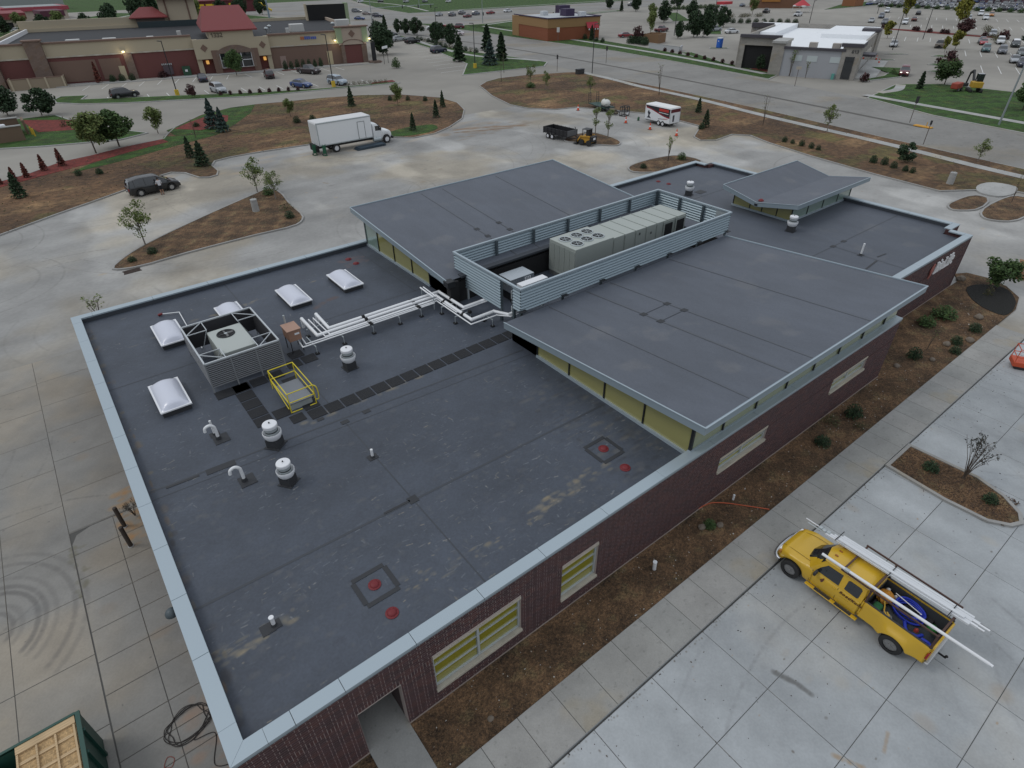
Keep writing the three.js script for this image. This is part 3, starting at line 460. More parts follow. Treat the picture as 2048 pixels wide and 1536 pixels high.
// --- membrane seams, patches, walkway pads
{
  const y = HR + 0.006, seam = (a, b, w = 0.09) => mk('membrane_seam', ribbon([a, b], w, y), mSeam, bldg);
  seam([0.45, -11.78], [17.8, -10.75]); seam([0.45, -11.25], [17.8, -10.2], 0.04); seam([0.45, -5.4], [17.8, -4.9], 0.1); seam([8.1, -11.1], [8.1, -0.5], 0.05); seam([8.1, -28.3], [8.1, -12], 0.05); seam([0.45, -20.2], [17.8, -20.1], 0.06); seam([16.9, -28.3], [16.9, -20], 0.05);
  const patch = (x, z, w, d, ry = 0) => mk('membrane_patch', bx(w, 0.008, d, x, HR + 0.012, z, ry), mPatch, bldg);
  patch(8.1, -5.22, 0.36, 0.36); patch(7.45, -5.25, 1.05, 0.1, -0.02); patch(8.1, -11.05, 0.34, 0.24); patch(9.17, -11.14, 0.34, 0.24); patch(7.34, -11.9, 0.3, 0.2); patch(1.6, -11.6, 1.2, 0.12, -0.06); patch(3.0, -11.5, 1.1, 0.34, -0.06); patch(2.0, -3.35, 0.4, 0.4); patch(9.2, -12.05, 0.3, 0.14);
  const frameSq = (x, z, h) => { for (const [a, b, c, d] of [[0, -h, 2 * h, 0.16], [0, h, 2 * h, 0.16], [-h, 0, 0.16, 2 * h - 0.17], [h, 0, 0.16, 2 * h - 0.17]]) patch(x + a, z + b, c, d); };
  frameSq(5.27, -2.73, 0.56); frameSq(15.58, -2.75, 0.56);
  const pad = (x, z, w, d) => mk('walkway_pad', rbx(w, 0.025, d, 0.008, x, HR + 0.0125, z, 0, 1), mPad, bldg);
  for (let i = 0; i < 14; i++) pad(8.2 + i * 0.775, -12.38, 0.7, 0.72);
  for (let i = 0; i < 5; i++) { pad(7.42, -12.42 - i * 0.78, 0.7, 0.7); pad(5.35, -13.35 - i * 0.78, 0.74, 0.7); }
  pad(6.2, -13.4, 0.74, 0.7); pad(6.6, -12.6, 0.6, 0.6); for (let i = 0; i < 4; i++) pad(4.6 + i * 0.8, -16.5, 0.74, 0.7); pad(8.1, -16.9, 0.7, 0.7); pad(8.9, -16.9, 0.7, 0.7); pad(8.5, -17.7, 0.7, 0.7);
  const yh = HR + 0.006; for (const [a, b] of [[[36, -7.7], [52, -7.7]], [[36, -20], [52, -20]], [[42.6, -7.7], [42.6, -2.9]]]) mk('membrane_seam', ribbon([a, b], 0.08, yh), mSeam, bldg);
  patch(44.0, -7.7, 0.4, 0.3); patch(42.6, -7.7, 0.4, 0.3); patch(41.6, -4.6, 1.8, 0.12, 0.1); patch(43.6, -4.9, 1.0, 0.1, -0.1); patch(45.2, -20.8, 0.9, 0.7);
}
// --- raised roofs: two wings sloping down towards the equipment well
{
  const X0 = 17.42, X1 = 35.8, sz = t => 0.4 - 12.25 * t, sy = t => 5.8 - 0.95 * t, nz = t => -29.2 + 12.0 * t, ny = t => 6.2 - 1.05 * t;
  const slopeSlab = (x0, x1, za, ya, zb, yb, th) => { // solid sloping slab
    const g = new THREE.BoxGeometry(x1 - x0, th, 1), p = g.attributes.position; for (let i = 0; i < p.count; i++) { const a = p.getZ(i) > 0; p.setXYZ(i, p.getX(i) + (x0 + x1) / 2, (a ? ya : yb) + (p.getY(i) > 0 ? 0 : -th), a ? za : zb); } g.computeVertexNormals(); return g;
  };
  const top = (f, za, ya, zb, yb) => mk('raised_roof_deck', slopeSlab(X0 + 0.06, X1 - 0.06, za, ya, zb, yb, 0.1), mHigh, bldg);
  top(0, sz(0) - 0.06, sy(0) - 0.03, sz(1), sy(1) - 0.03); top(0, nz(1), ny(1) - 0.03, nz(0) + 0.06, ny(0) - 0.03);
  const edge = (za, ya, zb, yb, x0, x1) => slopeSlab(x0, x1, za, ya, zb, yb, 0.34);
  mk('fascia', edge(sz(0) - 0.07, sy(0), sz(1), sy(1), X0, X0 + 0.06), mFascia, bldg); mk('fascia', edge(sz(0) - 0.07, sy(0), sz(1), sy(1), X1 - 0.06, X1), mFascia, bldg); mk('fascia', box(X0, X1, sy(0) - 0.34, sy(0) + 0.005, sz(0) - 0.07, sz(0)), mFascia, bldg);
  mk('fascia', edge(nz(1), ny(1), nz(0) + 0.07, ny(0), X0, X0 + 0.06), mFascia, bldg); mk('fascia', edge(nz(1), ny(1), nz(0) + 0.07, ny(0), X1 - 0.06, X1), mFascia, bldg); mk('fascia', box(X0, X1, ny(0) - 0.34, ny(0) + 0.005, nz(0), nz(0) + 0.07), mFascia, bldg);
  for (const [a, b] of [[[X0 - 0.005, sy(0) + 0.012, sz(0) + 0.005], [X1 + 0.005, sy(0) + 0.012, sz(0) + 0.005]], [[X0 - 0.005, sy(0) + 0.012, sz(0)], [X0 - 0.005, sy(1) + 0.012, sz(1)]], [[X0 - 0.005, ny(0) + 0.012, nz(0)], [X0 - 0.005, ny(1) + 0.012, nz(1)]], [[X0, ny(0) + 0.012, nz(0)], [X1, ny(0) + 0.012, nz(0)]], [[X1 + 0.005, sy(0) + 0.012, sz(0)], [X1 + 0.005, sy(1) + 0.012, sz(1)]], [[X1 + 0.005, ny(0) + 0.012, nz(0)], [X1 + 0.005, ny(1) + 0.012, nz(1)]]]) mk('drip_edge', bar(a, b, 0.05, 0.03), mCope, bldg);
  // soffits
  mk('soffit', slopeSlab(X0 + 0.06, X1 - 0.06, sz(0) - 0.07, sy(0) - 0.2, sz(1), sy(1) - 0.2, 0.06), mSoffit, bldg); mk('soffit', slopeSlab(X0 + 0.06, X1 - 0.06, nz(1), ny(1) - 0.2, nz(0) + 0.07, ny(0) - 0.2, 0.06), mSoffit, bldg);
  // clerestory walls: sill, glass panes, mullions
  const GX = 17.95, gy = 3.74;
  const roofS = z => 5.8 - 0.95 * (0.4 - z) / 12.25 - 0.24, roofN = z => 6.2 - 1.05 * (z + 29.2) / 12 - 0.24;
  const pane = (z0, z1, f, mat, x = GX) => mk('clerestory_pane', quad([x, gy, z1], [x, f(z1), z1], [x, f(z0), z0], [x, gy, z0]), mat, bldg);
  const mul = (x, z, f) => mk('mullion', box(x - 0.05, x + 0.02, gy, f(z), z - 0.035, z + 0.035), mDarkMetal, bldg);
  const southZ = [-0.38, -2.82, -5.13, -7.45, -9.77], northZ = [-28.4, -26.6, -24.4, -22.1, -20.0];
  for (let i = 0; i < 4; i++) { pane(southZ[i + 1], southZ[i], roofS, mGlassY); pane(northZ[i], northZ[i + 1], roofN, i === 0 ? mGlassG : mGlassY); }
  for (const z of southZ.slice(1)) mul(GX, z, roofS); for (const z of northZ.slice(1)) mul(GX, z, roofN);
  mk('corner_mullion', box(GX - 0.07, GX + 0.05, gy, 5.45, -0.42, -0.3), mDarkMetal, bldg); mk('corner_mullion', box(GX - 0.05, GX + 0.05, gy, 5.85, -28.45, -28.35), mFrame, bldg);
  const solid = (z0, z1, f) => mk('clerestory_wall', [quad([GX, HR, z1], [GX, f(z1), z1], [GX, f(z0), z0], [GX, HR, z0]), box(GX, GX + 0.1, HR, 4.4, z0, z1)], mFascia, bldg);
  solid(-11.85, -9.81, roofS); solid(-19.96, -17.2, roofN);
  for (const b of [box(GX - 0.09, GX + 0.1, HR, gy, -9.8, -0.28), box(GX - 0.09, GX + 0.1, HR, gy, -28.5, -19.97), box(GX - 0.09, 35.3, HP + 0.001, HP + 0.03, -0.42, -0.26), box(GX - 0.09, 35.3, HP + 0.001, HP + 0.03, -28.5, -28.36)]) mk('clerestory_sill', b, mCope, bldg);
  const n = 7, xs = [GX, 19.95, 22.27, 24.6, 26.9, 29.2, 31.5, 33.8, 35.25];
  for (let i = 0; i + 1 < xs.length; i++) { mk('clerestory_pane', quad([xs[i], HP + 0.03, -0.33], [xs[i + 1], HP + 0.03, -0.33], [xs[i + 1], 5.5, -0.33], [xs[i], 5.5, -0.33]), mGlassS, bldg); if (i) mk('mullion', box(xs[i] - 0.035, xs[i] + 0.035, HP + 0.03, 5.5, -0.35, -0.27), mDarkMetal, bldg); }
  mk('back_wall', [box(GX, 35.3, HP, 5.9, -28.44, -28.34), quad([35.27, HR, -0.34], [35.27, HR, -11.85], [35.27, roofS(-11.85), -11.85], [35.27, roofS(-0.34), -0.34]), quad([35.27, HR, -17.2], [35.27, HR, -28.34], [35.27, roofN(-28.34), -28.34], [35.27, roofN(-17.2), -17.2])], mGlassG, bldg);
  // seams and patches on the raised roofs
  const on = (f, x, z, w, d) => { const S_ = f === 's', y = S_ ? 5.8 - 0.95 * (0.4 - z) / 12.25 : 6.2 - 1.05 * (z + 29.2) / 12; const g = bx(w, 0.012, d); g.rotateX(S_ ? -Math.atan2(0.95, 12.25) : Math.atan2(1.05, 12)); return g.translate(x, y - 0.02, z); };
  for (const [f, x, z, w, d, m] of [['s', 23.1, -5.7, 0.09, 12, mSeam], ['s', 24.9, -5.7, 0.07, 12, mSeam], ['s', 30, -5.7, 0.07, 12, mSeam], ['s', 20.3, -5.7, 0.05, 12, mSeam], ['n', 22.8, -23, 0.08, 11.5, mSeam], ['n', 24.6, -23, 0.08, 11.5, mSeam], ['n', 29.5, -23, 0.07, 11.5, mSeam]]) mk('membrane_seam', on(f, x, z, w, d).translate(0, 0.001, 0), mSeamHi, bldg);
    for (const [x, z] of [[23.1, -7.6], [24.9, -7.6], [24.9, -6.5], [23.1, -6.5]]) mk('membrane_patch', on('s', x, z, 0.34, 0.3).translate(0, 0.006, 0), mPatch, bldg);
  for (const [x, z] of [[22.8, -21.8], [24.6, -21.8], [24.6, -20.6], [22.8, -20.6]]) mk('membrane_patch', on('n', x, z, 0.34, 0.3).translate(0, 0.006, 0), mPatch, bldg);
  mk('membrane_patch', [on('s', 24, -7.6, 1.7, 0.05), on('s', 24, -6.5, 1.7, 0.05)], mSeam, bldg);
  // equipment well lining
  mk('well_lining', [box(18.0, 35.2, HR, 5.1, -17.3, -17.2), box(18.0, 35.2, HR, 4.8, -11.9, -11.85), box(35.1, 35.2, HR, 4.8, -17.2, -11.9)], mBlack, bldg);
  mk('well_kerb', box(18.4, 35.2, 5.08, 5.2, -17.5, -17.1), mSeam, bldg);
  mk('well_post', box(17.5, 18.1, HR, 5.05, -17.35, -16.95), mBlack, bldg); mk('beam_end', rbx(0.5, 0.35, 0.5, 0.02, 17.55, 5.0, -17.1, 0, 1), mDarkMetal, bldg);
}
// --- butterfly roof over the far wing
{
  const x0 = 43.5, x1 = 54.0, zs = -11.25, zv = -14.55, zn = -17.65, ye = 5.3, yv = 4.68;
  const sl = (za, ya, zb, yb, a, b, th) => { const g = new THREE.BoxGeometry(b - a, th, 1), p = g.attributes.position; for (let i = 0; i < p.count; i++) { const q = p.getZ(i) > 0; p.setXYZ(i, p.getX(i) + (a + b) / 2, (q ? ya : yb) + (p.getY(i) > 0 ? 0 : -th), q ? za : zb); } g.computeVertexNormals(); return g; };
  mk('butterfly_roof_deck', [sl(zs - 0.06, ye - 0.03, zv, yv - 0.03, x0 + 0.05, x1 - 0.05, 0.1), sl(zv, yv - 0.03, zn + 0.06, ye - 0.03, x0 + 0.05, x1 - 0.05, 0.1)], mHigh, bldg);
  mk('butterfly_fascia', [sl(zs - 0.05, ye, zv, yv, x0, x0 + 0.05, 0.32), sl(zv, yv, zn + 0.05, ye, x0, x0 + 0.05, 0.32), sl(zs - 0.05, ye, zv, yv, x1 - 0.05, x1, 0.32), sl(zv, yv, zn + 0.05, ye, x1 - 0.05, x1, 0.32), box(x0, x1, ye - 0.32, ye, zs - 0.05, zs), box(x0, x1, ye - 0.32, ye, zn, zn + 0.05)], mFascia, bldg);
  for (const [a, b] of [[[x0, ye + 0.01, zs], [x1, ye + 0.01, zs]], [[x0, ye + 0.01, zs], [x0, yv + 0.01, zv]], [[x0, yv + 0.01, zv], [x0, ye + 0.01, zn]], [[x0, ye + 0.01, zn], [x1, ye + 0.01, zn]]]) mk('drip_edge', bar(a, b, 0.05, 0.03), mCope, bldg);
  const gx = 44.5, roofY = z => (z > zv ? lerp(yv, ye, (z - zv) / (zs - zv)) : lerp(yv, ye, (zv - z) / (zv - zn))) - 0.2, wz = [-17.1, -15.6, zv, -13.3, -12.1];
  for (let i = 0; i < 4; i++) mk('clerestory_pane', quad([gx, HR, wz[i + 1]], [gx, roofY(wz[i + 1]), wz[i + 1]], [gx, roofY(wz[i]), wz[i]], [gx, HR, wz[i]]), mGlassY, bldg);
  for (const z of wz) mk('mullion', box(gx - 0.04, gx + 0.02, HR, roofY(z), z - 0.03, z + 0.03), mDarkMetal, bldg);
  const sx = [gx, 46.7, 48.9, 51.1, 53.1]; for (let i = 0; i < 4; i++) { mk('clerestory_pane', quad([sx[i], HR, -12.1], [sx[i + 1], HR, -12.1], [sx[i + 1], 5.0, -12.1], [sx[i], 5.0, -12.1]), mGlassG, bldg); mk('mullion', box(sx[i + 1] - 0.03, sx[i + 1] + 0.03, HR, 5.0, -12.12, -12.06), mDarkMetal, bldg); }
  mk('clerestory_sill', [box(gx - 0.08, gx + 0.05, HR, HR + 0.14, -17.2, -12.0), box(gx, 53.2, HR, HR + 0.14, -12.14, -12.02)], mCope, bldg); mk('back_wall', box(gx, 53.1, HR, 5.0, -17.14, -17.08), mGlassG, bldg);
  mk('scupper', box(x0 - 0.04, x0, yv - 0.25, yv - 0.1, zv - 0.12, zv + 0.12), mDarkMetal, bldg);
}
// --- windows in the south wall
for (const [a, b, y0, y1] of openings.slice(1)) {
  const w = new THREE.Group(); w.name = 'window'; bldg.add(w); const tall = y1 - y0 > 1.2, hd = 0.1;
  mk('head', box(a, b + 0.001, y1 - hd, y1, -0.3, 0.02), mStone, w); mk('sill', rbx(b - a + 0.06, 0.13, 0.34, 0.015, (a + b) / 2, y0 - 0.03, -0.1, 0, 1), mStone, w);
  const f0 = y0 + 0.06, f1 = y1 - hd, zz = -0.17, rows = tall ? 3 : 2, mid = b - a > 2.5 ? [(a + b) / 2] : [], fr = [];
  fr.push(box(a, a + 0.06, f0, f1, zz, zz + 0.09), box(b - 0.06, b, f0, f1, zz, zz + 0.09), box(a, b, f0, f0 + 0.05, zz, zz + 0.09), box(a, b, f1 - 0.05, f1, zz, zz + 0.09));
  for (const m of mid) fr.push(box(m - 0.04, m + 0.04, f0 + 0.05, f1 - 0.05, zz + 0.002, zz + 0.1)); for (let i = 1; i < rows; i++) { const y = lerp(f0, f1, i / rows); fr.push(box(a + 0.06, b - 0.06, y - 0.022, y + 0.022, zz + 0.004, zz + 0.075)); }
  mk('frame', fr, PH([0.45, 0.49, 0.5], 0.4, { metalness: 0.2 }), w);
  const cx = [a, ...mid, b]; for (let i = 0; i + 1 < cx.length; i++) for (let r = 0; r < rows; r++) mk('pane', box(cx[i] + 0.05, cx[i + 1] - 0.05, lerp(f0, f1, r / rows) + 0.025, lerp(f0, f1, (r + 1) / rows) - 0.025, zz + 0.02, zz + 0.03), mGlassW, w);
}
// --- lettered sign on the far wing
const fontB = await new FontLoader().loadAsync('fonts/droid/droid_sans_bold.typeface.json'), fontS = await new FontLoader().loadAsync('fonts/droid/droid_serif_bold.typeface.json');
{
  const t = new TextGeometry('BioLife', { font: fontS, size: 0.8, depth: 0.07, curveSegments: 3, bevelEnabled: false }); t.computeBoundingBox(); const bb = t.boundingBox; t.applyMatrix4(new THREE.Matrix4().makeShear(0, 0, 0.22, 0, 0, 0)); t.scale(2.95 / (bb.max.x - bb.min.x), 1, 1).translate(45.55, 2.62, -2.24);
  const s = thing('wall_sign', 'white raised letters with a red swoosh mark on the brick wall of the far wing', 'sign');
  mk('letters', t, PH([0.8, 0.8, 0.8], 0.35), s);
  const sh = new THREE.Shape(); sh.moveTo(0, -0.45); sh.bezierCurveTo(0.55, -0.2, 0.75, 0.35, 0.62, 0.85); sh.bezierCurveTo(0.1, 0.75, -0.1, 0.3, 0.05, 0.0); sh.bezierCurveTo(0.1, -0.15, 0.05, -0.3, 0, -0.45);
  mk('emblem', new THREE.ExtrudeGeometry(sh, { depth: 0.14, bevelEnabled: false }).scale(0.62, 0.75, 0.5).translate(44.95, 2.8, -2.24), PH([0.34, 0.12, 0.1], 0.4), s);
}
// ---------- things on the roof ----------
const mWhite = PH([0.72, 0.73, 0.75], 0.4), mPVC = PH([0.7, 0.71, 0.72], 0.45), mGal = PH([0.42, 0.46, 0.47], 0.42, { metalness: 0.35 }), mCurb = S([0.03, 0.032, 0.036], 0.8);
const mDome = PH([0.58, 0.6, 0.68], 0.3, { clearcoat: 0.5, clearcoatRoughness: 0.1 });
{ // domed skylights
  const t = thing('skylight', 'white domed skylight alone at the west edge of the roof, nearest the camera', 'skylight', [2.56, HR, -17.55], 0, 'domed skylights on the roof');
  const w = 1.3, l = 2.62, n = 16, m = 26, pos = [], f = (u, v) => { const a = 1 - Math.pow(Math.abs(2 * u - 1), 2), e = Math.min(v, 1 - v) * l; return 0.31 + 0.3 * Math.pow(a, 0.8) * Math.sqrt(1 - Math.pow(1 - Math.min(1, e / 0.5), 2)); };
  const P = (i, j) => { const u = i / n, v = j / m; return [(u - 0.5) * (w - 0.12), f(u, v), (v - 0.5) * (l - 0.12)]; };
  for (let i = 0; i < n; i++) for (let j = 0; j < m; j++) { const a = P(i, j), b = P(i + 1, j), c = P(i + 1, j + 1), d = P(i, j + 1); pos.push(...a, ...d, ...c, ...a, ...c, ...b); }
  let g = new THREE.BufferGeometry(); g.setAttribute('position', new THREE.Float32BufferAttribute(pos, 3)); g = mergeVertices(g); g.computeVertexNormals();
  mk('dome', g, mDome, t);
  mk('frame', [box(-w / 2, w / 2, 0.26, 0.32, -l / 2, -l / 2 + 0.08), box(-w / 2, w / 2, 0.26, 0.32, l / 2 - 0.08, l / 2), box(-w / 2, -w / 2 + 0.08, 0.26, 0.32, -l / 2 + 0.08, l / 2 - 0.08), box(w / 2 - 0.08, w / 2, 0.26, 0.32, -l / 2 + 0.08, l / 2 - 0.08)], mWhite, t);
  mk('curb', box(-w / 2 + 0.06, w / 2 - 0.06, 0, 0.26, -l / 2 + 0.06, l / 2 - 0.06), mCurb, t);
  for (const [lb, x, z] of [['white domed skylight beside the west corner of the louvred condenser screen', 3.9, -23.65], ['white domed skylight half hidden behind the louvred condenser screen', 7.22, -23.65], ['white domed skylight behind the end of the white pipes, between two others', 10.75, -23.65], ['white domed skylight nearest the raised roof and its glazed side', 14.05, -23.7]]) dup(t, lb, [x, HR, z]);
}
{ // condenser inside a louvred screen
  const t = thing('condenser_screen', 'grey louvred screen with open braced top around the condenser on the roof', 'screen', [0, 0, 0]);
  const x0 = 4.28, x1 = 7.68, z0 = -21.03, z1 = -16.83, y0 = 3.88, y1 = 5.2, mS = PH([0.27, 0.28, 0.295], 0.45, { metalness: 0.2 });
  const side = (a, b, nrm) => { const n = 3; for (let k = 0; k < n; k++) for (let i = 0; i < 13; i++) { const y = y0 + 0.02 + i * 0.1, p = [lerp(a[0], b[0], k / n + 0.006), y, lerp(a[1], b[1], k / n + 0.006)], q = [lerp(a[0], b[0], (k + 1) / n - 0.006), y, lerp(a[1], b[1], (k + 1) / n - 0.006)]; const g = new THREE.BoxGeometry(Math.hypot(q[0] - p[0], q[2] - p[2]), 0.05, 0.03); g.rotateY(Math.atan2(nrm[0], nrm[1])); g.translate((p[0] + q[0]) / 2 , y + 0.03, (p[2] + q[2]) / 2); mk('louvre', g, mS, t); } };
  side([x0, z1], [x1, z1], [0, 1]); side([x0, z0], [x1, z0], [0, -1]); side([x0, z0], [x0, z1], [-1, 0]); side([x1, z0], [x1, z1], [1, 0]);
  const fr = PH([0.5, 0.53, 0.55], 0.4, { metalness: 0.2 });
  for (const [a, b] of [[[x0, z1], [x1, z1]], [[x0, z0], [x1, z0]], [[x0, z0], [x0, z1]], [[x1, z0], [x1, z1]]]) { mk('top_rail', bar([a[0], y1, a[1]], [b[0], y1, b[1]], 0.07, 0.06), fr, t); mk('backing_panel', bar([lerp(a[0], 5.98, 0.025), (y0 + y1) / 2, lerp(a[1], -18.93, 0.025)], [lerp(b[0], 5.98, 0.025), (y0 + y1) / 2, lerp(b[1], -18.93, 0.025)], 0.01, y1 - y0 - 0.1), S([0.03, 0.03, 0.034], 0.8), t); }
  for (const [x, z] of [[x0, z0], [x1, z0], [x0, z1], [x1, z1], [5.4, z1], [6.55, z1], [5.4, z0], [6.55, z0]]) mk('post', box(x - 0.03, x + 0.03, 3.6, y1, z - 0.03, z + 0.03), S([0.2, 0.21, 0.22], 0.6), t);
  const br = (a, b) => mk('brace', bar([a[0], y1 - 0.01, a[1]], [b[0], y1 - 0.01, b[1]], 0.035, 0.035), fr, t);
  const c = 1.0; for (const [sx, sz, ix, iz] of [[x0, z0, 1, 1], [x1, z0, -1, 1], [x0, z1, 1, -1], [x1, z1, -1, -1]]) { br([sx + ix * 0.95, sz], [sx + ix * 0.95, sz + iz * c]); br([sx, sz + iz * c], [sx + ix * 0.95, sz + iz * c]); br([sx, sz + iz * c], [sx + ix * 0.95, sz]); mk('strut', bar([sx + ix * 0.95, y1 - 0.02, sz + iz * c], [sx + ix * 0.3, 3.65, sz + iz * 0.9], 0.03, 0.03), fr, t); }
  const u = thing('condenser_unit', 'pale grey condenser with one round fan, inside the louvred roof screen', 'air conditioner', [6.0, HR, -18.8]);
  const mU = PH([0.4, 0.43, 0.405], 0.5);
  mk('cabinet', rbx(1.62, 1.32, 2.55, 0.03, 0, 0.78, 0, 0, 1), mU, u); mk('base_rail', [box(-0.7, -0.6, 0, 0.12, -1.2, 1.2), box(0.6, 0.7, 0, 0.12, -1.2, 1.2)], mGal, u);
  for (let i = 0; i < 2; i++) mk('coil_panel', box(-0.7, 0.7, 0.25, 1.2, (i ? 1 : -1) * 1.28 - 0.01, (i ? 1 : -1) * 1.28 + 0.01), S([0.14, 0.16, 0.14], 0.6), u);
  mk('fan_ring', new THREE.TorusGeometry(0.4, 0.035, 8, 28).rotateX(Math.PI / 2).translate(-0.08, 1.45, -0.55), mDarkMetal, u); mk('fan_well', cyl(0.38, 0.38, 0.012, -0.08, 1.44, -0.55, 24), mBlack, u);
  mk('fan_blade', [0, 1, 2, 3].map(i => bx(0.3, 0.012, 0.14, 0.2, 0, 0).rotateX(0.4).rotateY(i * 1.57).translate(-0.08, 1.458, -0.55)), S([0.12, 0.12, 0.12], 0.5), u); mk('fan_hub', cyl(0.08, 0.08, 0.03, -0.08, 1.45, -0.55, 14), mGal, u);
}
{ // roof hatch with yellow safety rails
  const t = thing('roof_hatch', 'grey roof hatch inside a yellow tubular safety rail on dark pads', 'hatch', [7.1, HR, -14.25]);
  mk('curb', box(-0.48, 0.48, 0, 0.3, -0.75, 0.95), mGal, t); mk('lid', rbx(1.06, 0.07, 1.8, 0.02, 0, 0.34, 0.1, 0, 1), PH([0.2, 0.215, 0.235], 0.5, { metalness: 0.3 }), t);
  const y = S([0.62, 0.5, 0.02], 0.45), hx = 0.58, za = -1.2, zb = 1.15, r = 0.024, loop = h => pipe([[-hx, h, zb], [-hx, h, za], [hx, h, za], [hx, h, zb], [-hx, h, zb]], r, 8);
  for (const [a, b, h0] of [[-hx, za, 0.02], [hx, za, 0.02], [hx, zb, 0.02], [-hx, zb, 0.02]]) mk('rail_post', rod([a, h0, b], [a, 1.03, b], r), y, t);
  for (const h of [0.55, 1.03]) for (const [p, q] of [[[-hx, h, zb], [-hx, h, za]], [[-hx, h, za], [hx, h, za]], [[hx, h, za], [hx, h, zb]], [[hx, h, zb], [-hx, h, zb]]]) mk('rail', rod(p, q, r), y, t);
  mk('gate_bow', tube([[hx, 1.03, zb], [hx + 0.1, 0.98, zb + 0.12], [hx + 0.1, 0.3, zb + 0.12], [hx, 0.25, zb]], r, 8), y, t); mk('rail_foot', [rod([-hx, 0.03, zb], [-hx + 0.5, 0.03, zb], r), rod([hx, 0.03, zb], [hx - 0.3, 0.03, zb], r)], y, t); mk('knee_rail', rod([-hx, 0.55, za], [-hx, 0.05, zb - 0.3], r), y, t);
}
{ // exhaust fans
  const fan = (label, x, z, s) => {
    const t = thing('exhaust_fan', label, 'exhaust fan', [x, HR, z], rr(0, 1), 'mushroom exhaust fans on the roof');
    mk('curb', bx(0.5, 0.3, 0.5, 0, 0.15, 0), mCurb, t); mk('curb_flange', bx(0.66, 0.02, 0.66, 0, 0.012, 0), mPatch, t);
    mk('bowl', lathe([[0.24, 0.3], [0.3, 0.34], [0.36, 0.46], [0.37, 0.56], [0.335, 0.565], [0.32, 0.47], [0.25, 0.42]], 24), mWhite, t);
    mk('drum', lathe([[0.245, 0.44], [0.25, 0.5], [0.25, 0.78], [0.24, 0.8]], 24), mGal, t); mk('band', lathe([[0.258, 0.6], [0.262, 0.62], [0.258, 0.64]], 24), mDarkMetal, t);
    mk('cap', lathe([[0.27, 0.74], [0.29, 0.76], [0.29, 0.84], [0.275, 0.865], [0.1, 0.88], [0.0, 0.88]], 24), mWhite, t); mk('knob', cyl(0.03, 0.03, 0.03, 0, 0.895, 0, 8), mDarkMetal, t); t.scale.set(s * 0.95, s * 1.22, s * 0.95); return t;
  };
  fan('white mushroom exhaust fan beside the long white pipes', 10.15, -14.85, 1.05); fan('white mushroom exhaust fan nearest the dark walkway pads', 5.2, -11.45, 1.08); fan('smaller white mushroom exhaust fan in front of another, near the bent vent pipe', 4.82, -9.0, 0.98);
  fan('white mushroom exhaust fan on the far wing behind the ribbed screen', 43.8, -20.95, 1.05); fan('white mushroom exhaust fan by the corner of the small butterfly roof', 42.95, -11.1, 1.05);
}
{ // vent pipes and goosenecks
  const goose = (label, x, z) => { const t = thing('gooseneck_vent', label, 'vent pipe', [x, HR, z]); mk('flange', bx(0.55, 0.014, 0.6, 0.08, 0.012, 0.05), mPatch, t); mk('pipe', tube([[0, 0, 0], [0, 0.45, 0], [-0.02, 0.62, 0], [-0.16, 0.74, 0.0], [-0.32, 0.68, 0.0], [-0.36, 0.52, 0.0]], 0.058, 12, 30), mPVC, t); mk('boot', cyl(0.11, 0.09, 0.14, 0, 0, 0, 14), mCurb, t); t.scale.setScalar(1.08); return t; };
  goose('white hooked vent pipe with a straight pipe just behind it', 3.45, -13.35); goose('white hooked vent pipe nearest the roof camera side, left of the small fan', 3.5, -10.15);
  const vent = (label, x, z, h, r, cap) => { const t = thing('vent_pipe', label, 'vent pipe', [x, HR, z]); mk('pipe', cyl(r, r, h, 0, 0, 0, 14), mPVC, t); mk('boot', cyl(r + 0.05, r + 0.01, 0.1, 0, 0, 0, 14), mCurb, t); mk('flange', bx(0.4, 0.012, 0.34, 0, 0.014, 0), mPatch, t); if (cap) mk('cap', cyl(r + 0.015, r + 0.02, 0.06, 0, h, 0, 14), mWhite, t); return t; };
  vent('short white vent pipe standing alone in the middle of the near roof', 8.0, -8.25, 0.42, 0.055); vent('short capped white vent pipe near the south-west roof corner', 2.2, -3.35, 0.36, 0.06, 1); vent('white vent pipe standing alone on the far wing roof', 42.6, -5.8, 0.8, 0.06); vent('thin white pipe directly behind a hooked vent pipe', 3.4, -13.75, 0.75, 0.045);
}
